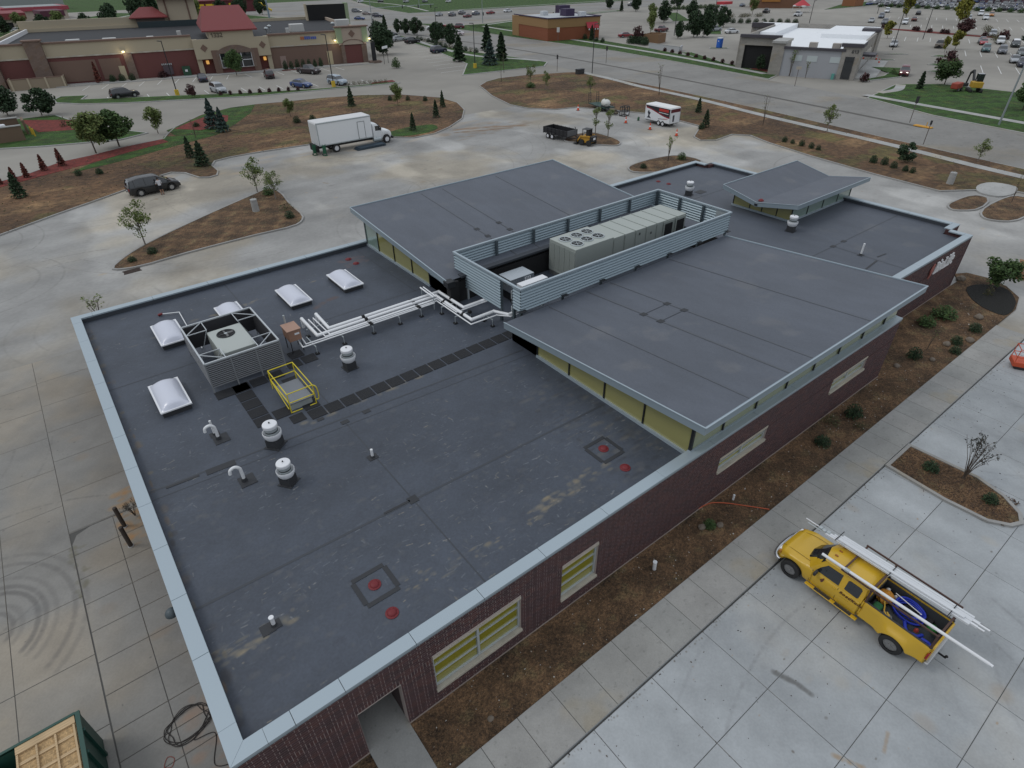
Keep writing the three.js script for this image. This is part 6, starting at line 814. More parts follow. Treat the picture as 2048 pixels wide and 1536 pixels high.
{ // tipping trailer
  const t = thing('dump_trailer', 'black tandem axle dump trailer beside the small earth island', 'trailer', [58.9, 0.005, -53.9], -1.5), m = S([0.014, 0.014, 0.016], 0.5), L = 2.2;
  mk('floor', box(-L, L, 0.6, 0.68, -0.95, 0.95), m, t); for (const s of [-1, 1]) { mk('side', box(-L, L, 0.68, 1.35, s * 0.95 - 0.03, s * 0.95 + 0.03), m, t); for (let x = -L; x <= L; x += 0.73) mk('rib', box(x - 0.04, x + 0.04, 0.55, 1.38, s * 1.0 - 0.02, s * 1.0 + 0.02), m, t); for (const x of [-0.75, 0.05]) wheel(t, x - 0.4, s * 1.12, 0.36, 0.22, mWhite); mk('mudguard', rbx(1.8, 0.05, 0.3, 0.02, -0.75, 0.78, s * 1.12), m, t); }
  mk('headboard', box(L - 0.05, L, 0.68, 1.38, -0.92, 0.92), S([0.12, 0.125, 0.13], 0.6), t); mk('tailboard', box(-L, -L + 0.05, 0.68, 1.38, -0.92, 0.92), m, t); mk('drawbar', [bar([L, 0.55, -0.7], [L + 1.3, 0.5, 0], 0.1, 0.1), bar([L, 0.55, 0.7], [L + 1.3, 0.5, 0], 0.1, 0.1)], m, t); mk('jack', rod([L + 1.1, 0.05, 0], [L + 1.1, 0.9, 0], 0.05), m, t); mk('tarp_arm', rod([L - 0.1, 1.4, -0.8], [L - 0.1, 1.7, -0.6], 0.04), m, t);
  const b = thing('concrete_footing', 'pale round concrete pole base behind the small tracked loader', 'footing', [60.9, 0.005, -51.0]); mk('base', cyl(0.3, 0.3, 1.1, 0, 0, 0, 20), mWalk, b); mk('bolts', [0, 1, 2, 3].map(i => cyl(0.02, 0.02, 0.08, 0.18 * Math.cos(i * 1.57), 1.1, 0.18 * Math.sin(i * 1.57), 6)), mGal, b);
  const s = thing('compact_loader', 'yellow and black compact loader parked behind the dump trailer', 'loader', [59.3, 0.005, -49.0], -1.35), y = S([0.5, 0.27, 0.03], 0.5); mk('frame', rbx(1.6, 0.75, 1.0, 0.08, 0, 0.7, 0), y, s); mk('engine_cover', rbx(0.5, 0.7, 1.05, 0.08, 0.85, 0.85, 0), m, s); mk('cover_plate', bx(0.02, 0.25, 0.5, 1.11, 0.9, 0.1), mWhite, s); mk('canopy', rbx(1.0, 0.06, 1.05, 0.03, -0.1, 1.95, 0), m, s); for (const x of [-0.5, 0.35]) for (const z of [-0.45, 0.45]) mk('canopy_post', bar([x, 1.0, z], [x, 1.95, z], 0.06, 0.06), m, s); mk('cab_mesh', box(-0.5, 0.35, 1.0, 1.9, -0.46, -0.43), mTrim, s); mk('seat', rbx(0.4, 0.5, 0.5, 0.08, 0.05, 1.15, 0), m, s); for (const z of [-0.62, 0.62]) { mk('track', new THREE.CylinderGeometry(0.36, 0.36, 0.26, 18).rotateX(1.57).translate(-0.5, 0.38, z), mTyre, s); mk('track', new THREE.CylinderGeometry(0.36, 0.36, 0.26, 18).rotateX(1.57).translate(0.6, 0.38, z), mTyre, s); mk('lift_arm', [bar([0.7, 1.2, z * 0.95], [-0.7, 1.1, z * 0.95], 0.12, 0.14), bar([-0.7, 1.1, z * 0.95], [-1.2, 0.4, z * 0.95], 0.12, 0.14)], y, s); } mk('bucket', [box(-1.75, -1.15, 0.1, 0.15, -0.8, 0.8), box(-1.2, -1.14, 0.1, 0.65, -0.8, 0.8)], m, s);
}
{ // enclosed trailer with a painted side
  const t = thing('cargo_trailer', 'white enclosed trailer with black and red painted sides and tandem wheels', 'trailer', [75.7, 0.005, -50.6], -1.62 + Math.PI), w = PH([0.68, 0.7, 0.72], 0.4);
  // local: nose towards +x
  mk('box', rbx(4.9, 2.05, 2.1, 0.12, 0, 1.5, 0), w, t); mk('roof', rbx(4.8, 0.08, 2.0, 0.04, 0, 2.54, 0), PH([0.75, 0.75, 0.74], 0.45), t); for (const s of [-1, 1]) for (const x of [-0.9, -0.1]) wheel(t, x - 0.3, s * 0.98, 0.36, 0.22, mWhite);
  for (const s of [-1, 1]) { // band: dark above, red edge below, swooping towards the tail
    const band = (pts, z, m, n) => { const sh = new THREE.Shape(); pts.forEach(([x, y], i) => i ? sh.lineTo(x, y) : sh.moveTo(x, y)); mk(n, new THREE.ExtrudeGeometry(sh, { depth: 0.006, bevelEnabled: false }).translate(0, 0, s > 0 ? z : -z - 0.006), m, t); };
    const low = x => 1.2 + 0.85 * sm(-2.4, 2.4, x), A = [], B = []; for (let x = -2.36; x <= 2.37; x += 0.215) { A.push([x, low(x)]); B.push([x, low(x) + 0.17]); }
    band([...A, [2.36, 2.42], [-2.36, 2.42]], 1.051, S([0.24, 0.012, 0.022], 0.5), 'painted_band'); band([...B, [2.36, 2.42], [-2.36, 2.42]].map(([x, y]) => [x, Math.min(y, 2.42)]), 1.058, S([0.016, 0.017, 0.02], 0.5), 'painted_band');
    band([[-2.1, 1.95], [-0.3, 1.95], [-0.3, 2.3], [-2.1, 2.3]], 1.065, S([0.42, 0.03, 0.02], 0.5), 'lettering_panel'); band([[-2.1, 1.7], [-0.3, 1.75], [-0.3, 1.82], [-2.1, 1.77]], 1.066, mWhite, 'pinstripe');
    band([[1.15, 0.75], [2.0, 0.75], [1.75, 0.95], [1.7, 1.15], [1.85, 1.45], [1.8, 1.7], [1.6, 1.75], [1.5, 1.5], [1.3, 1.6], [1.35, 1.35], [1.5, 1.15], [1.4, 0.95]], 1.056, S([0.02, 0.02, 0.03], 0.5), 'figure_mark'); for (let i = 0; i < 9; i++) band([[-2.0 + i * 0.2, 1.0 - 0.02 * i], [-1.88 + i * 0.2, 1.0 - 0.02 * i], [-1.88 + i * 0.2, 1.14 - 0.02 * i], [-2.0 + i * 0.2, 1.14 - 0.02 * i]], 1.056, S(i > 3 ? [0.2, 0.2, 0.22] : [0.4, 0.06, 0.06], 0.5), 'phone_lettering');
  }
  mk('rear_band', box(-2.462, -2.452, 1.95, 2.4, -1.0, 1.0), S([0.1, 0.012, 0.02], 0.5), t); mk('rear_seam', [box(-2.47, -2.45, 0.55, 2.45, -1.02, -0.97), box(-2.47, -2.45, 0.55, 2.45, 0.97, 1.02)], mGal, t); mk('rear_mark', box(-2.462, -2.452, 0.75, 1.6, -0.5, -0.15), S([0.05, 0.05, 0.06], 0.5), t); mk('drawbar', [bar([2.4, 0.5, -0.6], [3.4, 0.5, 0], 0.08, 0.08), bar([2.4, 0.5, 0.6], [3.4, 0.5, 0], 0.08, 0.08)], mTrim, t); mk('tongue_wheel', new THREE.TorusGeometry(0.22, 0.08, 8, 16).translate(2.75, 0.6, 0.3), mTyre, t); mk('underframe', box(-2.3, 2.3, 0.4, 0.5, -0.9, 0.9), mTrim, t);
}
{ // flat equipment trailer with tank and ramps
  const t = thing('flat_trailer', 'dark green flat trailer with raised ramps and a white water tank', 'trailer', [76.6, 0.005, -63.6], 1.35), m = S([0.015, 0.05, 0.04], 0.6), k = mTrim; mk('deck', box(-2.2, 2.6, 0.55, 0.65, -1.0, 1.0), m, t); for (const s of [-1, 1]) for (const x of [-1.2, -0.35]) wheel(t, x, s * 1.08, 0.36, 0.22); for (const z of [-0.75, 0.75]) { mk('ramp', [bar([2.6, 0.6, z - 0.2], [2.75, 2.2, z - 0.2], 0.06, 0.06), bar([2.6, 0.6, z + 0.2], [2.75, 2.2, z + 0.2], 0.06, 0.06), ...[0, 1, 2, 3, 4].map(i => bar([2.62 + i * 0.03, 0.8 + i * 0.32, z - 0.2], [2.62 + i * 0.03, 0.8 + i * 0.32, z + 0.2], 0.04, 0.04))], k, t); } mk('drawbar', [bar([-2.2, 0.55, -0.6], [-3.6, 0.5, 0], 0.1, 0.1), bar([-2.2, 0.55, 0.6], [-3.6, 0.5, 0], 0.1, 0.1)], k, t); mk('rail', [rod([-2.1, 0.65, 0.95], [-2.1, 1.1, 0.95], 0.03), rod([-2.1, 1.1, -0.95], [-2.1, 1.1, 0.95], 0.03), rod([-2.1, 0.65, -0.95], [-2.1, 1.1, -0.95], 0.03)], k, t);
  const w = thing('water_tank', 'white horizontal plastic water tank on the flat trailer', 'tank', [76.1, 0.66, -62.4], 1.35); mk('tank', new THREE.CapsuleGeometry(0.55, 0.7, 8, 18).rotateZ(1.57).translate(0, 0.55, 0), PH([0.6, 0.6, 0.57], 0.5), w); mk('lid', cyl(0.18, 0.18, 0.08, 0, 1.08, 0, 14), mTrim, w); mk('cradle', bx(1.4, 0.12, 0.9, 0, 0.06, 0), mTrim, w);
  const b = thing('steel_cage', 'black steel frame box standing on the lot at the trailer drawbar', 'frame', [75.8, 0.005, -58.0], 0.2); for (const y of [0.05, 0.7, 1.3]) for (const [p, q] of [[[-0.6, -0.45], [0.6, -0.45]], [[-0.6, 0.45], [0.6, 0.45]], [[-0.6, -0.45], [-0.6, 0.45]], [[0.6, -0.45], [0.6, 0.45]]]) mk('bar', bar([p[0], y, p[1]], [q[0], y, q[1]], 0.09, 0.09), k, b); for (const x of [-0.6, 0, 0.6]) for (const z of [-0.45, 0.45]) mk('upright', bar([x, 0.05, z], [x, 1.3, z], 0.09, 0.09), k, b); mk('plate', bx(0.5, 0.3, 0.04, 0.1, 0.4, 0.5), mWhite, b);
  const c = thing('equipment_float', 'low dark drag and sacks on the lot in front of the water tank trailer', 'equipment', [75.3, 0.005, -60.0], 1.4); mk('frame', [bar([-1.2, 0.4, -0.5], [1.2, 0.6, -0.4], 0.12, 0.12), bar([-1.2, 0.4, 0.5], [1.2, 0.6, 0.4], 0.12, 0.12), bar([1.2, 0.6, -0.4], [1.2, 0.6, 0.4], 0.12, 0.12)], mTrim, c); mk('sacks', [rbx(1.2, 0.3, 0.7, 0.12, 0, 0.65, 0), rbx(0.8, 0.3, 0.6, 0.12, -0.6, 0.3, 0.1)], S([0.12, 0.1, 0.07], 0.9), c);
}
{ // cones
  const mk1 = (label, x, z) => { const t = thing('traffic_cone', label, 'cone', [x, 0.005, z], 0, 'orange cones on the lot'), o = S([0.6, 0.07, 0.02], 0.6); mk('foot', rbx(0.4, 0.04, 0.4, 0.01, 0, 0.02, 0, 0, 1), mTrim, t); mk('cone', lathe([[0.17, 0.04], [0.03, 0.8], [0.0, 0.81]], 16), o, t); mk('band', lathe([[0.117, 0.35], [0.09, 0.5]], 16), mWhite, t); t.scale.setScalar(1.15); };
  mk1('orange cone between the steel frame box and the white trailer', 72.3, -54.4); mk1('orange cone beside the middle of the white painted trailer', 71.8, -49.3); mk1('orange cone behind the tail of the white painted trailer', 71.7, -44.5); mk1('thin orange marker by the wheels of the flat trailer', 73.2, -65.6); mk1('orange cone on the drive by the white-roofed building', 158, -58.5); mk1('orange cone at the lawn edge by the white-roofed building', 163, -61.5);
  const j = thing('green_jug', 'small green jug on the lot at the trailer nose', 'jug', [74.9, 0.005, -54.3]); mk('body', lathe([[0, 0], [0.15, 0], [0.17, 0.06], [0.16, 0.4], [0.06, 0.5], [0.05, 0.56], [0, 0.56]], 14), S([0.03, 0.1, 0.05], 0.6), j); mk('handle', new THREE.TorusGeometry(0.09, 0.02, 6, 12).translate(0.14, 0.38, 0), S([0.03, 0.1, 0.05], 0.6), j);
  const pb = (l, x, z, h = 1.0) => { const t = thing('concrete_footing', l, 'footing', [x, 0.05, z]); mk('base', cyl(0.33, 0.31, h, 0, 0, 0, 22), mWalk, t); mk('bolt', [0, 1, 2, 3].map(i => cyl(0.02, 0.02, 0.1, 0.18 * Math.cos(i * 1.57), h, 0.18 * Math.sin(i * 1.57), 6)), mGal, t); }; pb('pale round concrete pole base in the triangular earth island', 16.9, -51.4, 1.2); pb('pale round concrete pole base in the long earth bed by the road', 76.6, -12.3, 1.2);
  const g = thing('storm_inlet', 'rusty storm drain grate at the tip of the triangular island', 'grate', [4.5, 0.012, -43.95], 0.05); for (let i = 0; i < 7; i++) mk('bar', bx(1.2, 0.03, 0.05, 0, 0.015, -0.25 + i * 0.083), S([0.05, 0.032, 0.025], 0.8), g); mk('frame', [bx(1.3, 0.04, 0.05, 0, 0.02, 0.32), bx(1.3, 0.04, 0.05, 0, 0.02, -0.32)], S([0.05, 0.032, 0.025], 0.8), g);
}
// ---------- background: shops, restaurants, lots ----------
const stripe = (parent, list, m) => list.forEach(([a, b]) => mk('stripe', ribbon([a, b], 0.14, 0.024), m, parent));
const mPaintW = S([0.62, 0.62, 0.6], 0.8), mCream = S([0.4, 0.345, 0.25], 0.9), mRedBrick = S([0.135, 0.05, 0.045], 0.9, { bumpMap: rep(bFine, 2), bumpScale: 0.01 }), mBrownBrick = S([0.17, 0.11, 0.085], 0.9, { bumpMap: rep(bFine, 2), bumpScale: 0.01 }), mStonePier = S([0.22, 0.16, 0.13], 0.95, { map: rep(tConc, 2), bumpMap: rep(bMulch, 2), bumpScale: 0.05 }), mTile = S([0.17, 0.025, 0.025], 0.7, { bumpMap: rep(bFine, 2), bumpScale: 0.02 }), mFlatRoof = S([0.055, 0.06, 0.075], 0.7, { map: rep(tHigh, 20) });
const lamp = (m, x, y, z) => { mk('wall_lamp', rbx(0.5, 0.3, 0.3, 0.05, x, y, z), S([0.7, 0.62, 0.4], 0.4, { emissive: lin(1, 0.85, 0.5), emissiveIntensity: 0.9 }), m); const l = new THREE.PointLight(new THREE.Color().setRGB(1, 0.85, 0.55), 3); l.position.set(x, y - 0.35, z + 0.5); l.castShadow = true; l.shadow.radius = 8; m.add(l); };
{ // retail block
  const t = thing('retail_building', 'long cream and red brick shop building with red tiled roofs across the drive', 'building', [13.9, 0, -153.4], -0.2102);
  const W = (n, x0, x1, y0, y1, z0, z1, m) => mk(n, box(x0, x1, y0, y1, z0, z1), m, t);
  W('upper_wall', -14, 24, 5.0, 7.3, -0.5, 0, mCream); W('brick_wall', -14, 24, 0, 5.0, -0.45, -0.05, mRedBrick); W('cornice', -14.2, 24, 7.3, 7.6, -0.7, 0.25, mBrownBrick); W('string_course', -14, 24, 4.85, 5.1, -0.05, 0.12, mStone);
  W('brick_panel', -3, 5, 0.4, 4.2, -0.04, 0.03, mBrownBrick); W('brick_panel', 5.6, 9.5, 0.4, 4.2, -0.04, 0.03, mBrownBrick);
  for (const [a, b] of [[-15, -11.4], [-6, -3.1]]) { W('stone_pier', a, b, 0, 7.9, -1, 0.9, mStonePier); W('pier_cap', a - 0.2, b + 0.2, 7.9, 8.15, -1.1, 1.1, mBrownBrick); }
  W('stone_pier', 10.4, 11.9, 0, 5.0, -0.3, 0.25, mStonePier);
  W('upper_wall', 39.5, 55, 4.4, 6.6, -0.5, 0, mCream); W('brick_wall', 39.5, 61.2, 0, 4.4, -0.45, -0.05, mBrownBrick); W('cornice', 39.5, 55, 6.6, 6.95, -0.7, 0.25, mBrownBrick); W('string_course', 39.5, 55, 4.3, 4.55, -0.05, 0.12, mStone);
  // entrance front with arch
  W('entry_wall', 24, 39.5, 3.0, 6.7, 0.7, 1.3, mCream); W('entry_wall', 27.6, 36.6, 6.7, 8.2, 0.7, 1.3, mCream); W('entry_base', 27.8, 36.0, 0, 1.0, 0.6, 1.25, mRedBrick); W('entry_pier', 27.2, 28.6, 0, 4.6, 0.5, 1.5, mBrownBrick); W('entry_pier', 35.4, 36.8, 0, 4.6, 0.5, 1.5, mBrownBrick); W('entry_return', 24, 25, 0, 6.7, -0.4, 0.7, mCream); W('entry_return', 38.6, 39.5, 0, 6.7, -0.4, 0.7, mCream); W('lobby_back', 24, 39.5, 0, 3.0, -0.5, -0.2, mRedBrick); W('entry_soffit', 24, 39.5, 2.9, 3.0, -0.2, 0.7, mBrownBrick);
  { const sh = new THREE.Shape(); sh.moveTo(-3.9, 0); sh.lineTo(-3.9, 3.2); sh.quadraticCurveTo(0, 5.6, 3.9, 3.2); sh.lineTo(3.9, 0); sh.lineTo(-3.9, 0); const h = new THREE.Path(); h.moveTo(-3.3, 0.1); h.lineTo(3.3, 0.1); h.lineTo(3.3, 2.9); h.lineTo(-3.3, 2.9); h.lineTo(-3.3, 0.1); sh.holes.push(h); mk('arch_surround', new THREE.ExtrudeGeometry(sh, { depth: 0.25, bevelEnabled: false }).translate(32, 1.0, 1.3), mStonePier, t); }
  const win = mk('arch_window', box(28.7, 35.3, 1.1, 3.9, 1.3, 1.36), mGlass, t); mk('glazing_bar', [...[28.75, 30.9, 33.1, 35.25].map(x => box(x - 0.06, x + 0.06, 1.1, 3.9, 1.361, 1.42)), box(28.7, 35.3, 2.45, 2.55, 1.361, 1.42), box(28.7, 35.3, 1.05, 1.15, 1.361, 1.45)], mWhite, win);
  for (const x of [26, 38]) mk('diamond_tile', bx(1.05, 1.05, 0.08, 0, 0, 0).rotateZ(Math.PI / 4).translate(x, 5.1, 1.35), mBrownBrick, t);
  for (const x of [26, 38]) { mk('lantern', rbx(0.6, 0.7, 0.5, 0.1, x, 2.3, 0.3), S([0.5, 0.3, 0.1], 0.5, { emissive: lin(1, 0.5, 0.12), emissiveIntensity: 0.5 }), t); }
  // right pier with small arch
  W('corner_block', 55, 61.4, 4.0, 7.4, -0.4, 0.9, S([0.38, 0.31, 0.25], 0.9)); W('corner_brick', 55.6, 60.8, 0, 3.9, -0.4, 0.7, mRedBrick); for (const [a, b] of [[54.6, 55.9], [60.6, 61.9]]) W('green_pilaster', a, b, 4.4, 7.5, -0.5, 1.0, S([0.26, 0.32, 0.2], 0.9)); W('corner_cap', 54.4, 62.2, 7.5, 7.75, -0.7, 1.2, mBrownBrick); mk('diamond_tile', bx(1.1, 1.1, 0.08).rotateZ(Math.PI / 4).translate(58.2, 6.2, 0.95), mBrownBrick, t); mk('blind_arch', new THREE.TorusGeometry(2.6, 0.12, 6, 20, Math.PI).scale(1, 0.4, 1).translate(58.2, 4.0, 0.93), mBrownBrick, t); W('corner_plinth', 55.4, 56.2, 0, 4.0, -0.3, 0.8, mStonePier); W('corner_plinth', 60.2, 61.4, 0, 4.0, -0.3, 0.8, mStonePier);
  // doors, panels, lettering
  W('door', 8.8, 9.9, 0.1, 2.7, 0.0, 0.08, S([0.42, 0.36, 0.24], 0.7)); W('door', 52.0, 53.2, 0.1, 2.9, 0.0, 0.08, S([0.45, 0.38, 0.24], 0.7)); W('door', 41.3, 42.6, 0.1, 2.5, 0.0, 0.06, S([0.28, 0.2, 0.17], 0.7)); W('green_cabinet', 20.6, 22.2, 0.1, 1.9, 0.3, 1.0, S([0.015, 0.06, 0.03], 0.6)); mk('cabinet_label', box(21.1, 21.6, 0.9, 1.3, 1.0, 1.02), mWhite, t); W('meter_rack', 17, 18.8, 0.5, 2.2, 0.02, 0.3, S([0.07, 0.05, 0.06], 0.6)); for (let i = 0; i < 6; i++) W('meter', 16.9 + i * 0.35, 17.1 + i * 0.35, 2.3, 2.6, 0.0, 0.2, mGal);
  mk('street_number', new TextGeometry('1332', { font: fontB, size: 0.8, depth: 0.1, curveSegments: 2 }).translate(27.9, 7.0, 1.3), S([0.1, 0.08, 0.06], 0.7), t);
  for (let i = 0; i < 5; i++) W('shop_lettering', 46.6 + i * 0.45, 46.95 + i * 0.45, 5.5, 6.1, 0.0, 0.12, S(i < 2 ? [0.4, 0.12, 0.04] : [0.06, 0.1, 0.35], 0.5)); for (let i = 0; i < 3; i++) W('shop_lettering', 48.9 + i * 0.45, 49.25 + i * 0.45, 5.5, 6.0, 0.0, 0.12, S([0.06, 0.1, 0.35], 0.5));
  lamp(t, 10.6, 5.3, 0.5); lamp(t, 54.2, 5.0, 0.6); lamp(t, 62.2, 5.0, 0.9);
  // roof
  W('roof_deck', -14, 61.5, 6.1, 6.2, -49, -0.5, mFlatRoof); W('parapet', -14.2, 61.6, 6.1, 6.9, -49.6, -49, mCream); W('parapet', -14.4, -14, 0, 7.0, -49, -0.5, mCream); W('parapet', 61.2, 61.7, 0, 6.9, -49, -0.5, S([0.38, 0.31, 0.25], 0.9)); W('back_wall', -14, 61.5, 0, 6.1, -49.5, -49, mCream); W('party_wall', -12.6, -12.2, 6.2, 7.0, -48, -10, mWhite); W('raised_back', -14, 13, 6.9, 8.6, -50.5, -49.6, mCream);
  const hip = (n, x0, x1, z0, z1, ye, yr, inn) => { const a = [x0, ye, z1], b = [x1, ye, z1], c = [x1, ye, z0], d = [x0, ye, z0], zm = (z0 + z1) / 2, r = [x0 + inn, yr, zm], s = [x1 - inn, yr, zm]; mk(n, [quad(a, b, s, r), quad(c, d, r, s), quad(b, c, s, s), quad(d, a, r, r), box(x0, x1, ye - 0.25, ye, z0, z1)], mTile, t); };
  hip('tiled_roof', 26.4, 37.6, -22, 1.8, 8.3, 12.2, 1.6); W('hip_base', 27.6, 36.6, 6.2, 8.2, -15, 0.7, mCream);
  W('tower', 18.8, 28.0, 6.2, 12.6, -57, -51, S([0.42, 0.36, 0.27], 0.9)); for (const x of [20.6, 26.0]) W('tower_rib', x - 0.2, x + 0.2, 6.2, 12.6, -51, -50.8, mBrownBrick); hip('tower_roof', 17.2, 29.6, -58.6, -49.4, 12.7, 16, 4); W('annex_wall', 12.6, 19.6, 6.2, 8.4, -56, -49, S([0.2, 0.16, 0.14], 0.9)); hip('tiled_roof', 11.2, 20.4, -57, -47.4, 8.5, 10.6, 3); W('roof_screen', 12.8, 28, 6.2, 7.6, -46.6, -46.3, S([0.02, 0.035, 0.04], 0.7)); W('roof_screen', 29, 35, 6.2, 8.0, -40, -30, S([0.02, 0.02, 0.025], 0.7));
  W('plant_screen', 56.6, 67.4, 6.2, 10, -44.2, -43.9, mBlack); W('plant_screen', 56.2, 56.6, 6.2, 10.2, -46, -43.9, mCream); W('plant_screen', 67.4, 68.4, 0, 10.2, -46, -43.9, S([0.26, 0.32, 0.2], 0.9));
  for (const [x, z, w, h, d] of [[1, -12, 2.6, 0.8, 1.6], [8, -11, 2.6, 0.8, 1.6], [16, -10, 1.4, 0.8, 1.2], [48, -12, 3.2, 1.6, 2.4], [60, -16, 3.4, 1.8, 2.2], [45.5, -10, 0.8, 1, 0.8], [22, -12, 0.9, 1.4, 0.9]]) mk('rooftop_unit', rbx(w, h, d, 0.08, x, 6.2 + h / 2, z), PH([0.5, 0.5, 0.48], 0.5), t); for (const [x, z] of [[40.5, -8], [42, -14], [57, -13]]) mk('roof_vent', lathe([[0.12, 0], [0.12, 1.0], [0.5, 1.1], [0.45, 1.4], [0, 1.6]], 12).translate(x, 6.2, z), mGal, t);
  // trash enclosure
  const e = thing('trash_enclosure', 'tan block enclosure in front of the end of the shop building', 'enclosure', [3, 0, -152], -0.12); for (const [a, b] of [[[0, 0], [9.2, 0]], [[0, -14], [0, 0]], [[9.2, -14], [9.2, 0]]]) mk('block_wall', bar([a[0], 0.95, a[1]], [b[0], 0.95, b[1]], 0.25, 1.9), S([0.26, 0.21, 0.15], 0.9), e); mk('coping', bar([0, 1.95, 0], [9.2, 1.95, 0], 0.4, 0.12), mBrownBrick, e); for (let i = 0; i < 4; i++) mk('pilaster', box(0.2 + i * 2.9, 0.5 + i * 2.9, 0, 2.0, 0.1, 0.25), mCream, e);
  const p = structGroup('shop_lot_markings'), st = []; const at = (x, z) => { const c = Math.cos(-0.2102), s = Math.sin(-0.2102); return [13.9 + x * c + z * s, -153.4 - x * s + z * c]; };
  for (let i = 0; i < 16; i++) { const x = 3 + i * 3.3; if (Math.abs(x - 31) < 1) continue; st.push([at(x, 4.2), at(x + (x > 31 ? -0.9 : 0.9) * -1, 10)]); } for (let i = 0; i < 15; i++) { const x = 7 + i * 3.3, q = i / 14; st.push([at(x, lerp(21, 26, q) - 0.5), at(x + 0.6, lerp(21, 26, q) + 4)]); } for (let i = 0; i < 9; i++) { const z = -112 - i * 5, a = [lerp(78, 96, i / 9), z - 2]; st.push([a, [a[0] + 7.5, a[1] - 0.2]]); }
  stripe(p, st, mPaintW); struct('footpath', slabOf([at(-3, 0.2), at(62, 1.0), at(62, 3.6), at(-3, 3.2)], 0.0, 0.14), mWalk);
}
{ // dumpster corral at the photo edge
  const t = thing('dumpster_corral', 'brown block corral with open gate and yellow posts by the red mulch', 'enclosure', [-1.5, 0, -105]); const b = S([0.16, 0.11, 0.075], 0.9); for (const [x0, x1, z0, z1] of [[-4, 3.2, 3.2, 3.5], [-4, -3.7, -3, 3.2], [3.6, 3.9, -3.4, -0.6], [-4, 3.2, -3.4, -3.1]]) mk('block_wall', box(x0, x1, 0, 2.0, z0, z1), b, t); mk('cap', [box(-4.1, 3.3, 2.0, 2.12, 3.1, 3.6), box(-4.1, 3.3, 2.0, 2.12, -3.5, -3.0)], mWalk, t); for (const [x, z] of [[4.2, 0.2], [4.4, 1.6]]) mk('yellow_post', cyl(0.1, 0.1, 1.2, x, 0, z, 12), S([0.55, 0.36, 0.03], 0.6), t);
  const d = thing('blue_dumpster', 'dark blue dumpster inside the brown block corral', 'dumpster', [0.6, 0, -105]); mk('bin', rbx(2.2, 1.3, 2.0, 0.05, 0, 0.75, 0), S([0.012, 0.02, 0.05], 0.5), d); mk('lid', bx(2.3, 0.06, 2.1, 0, 1.45, 0), mTrim, d); mk('bag', rbx(0.8, 0.5, 0.7, 0.2, -0.9, 1.7, 0.3), mWhite, d);
}
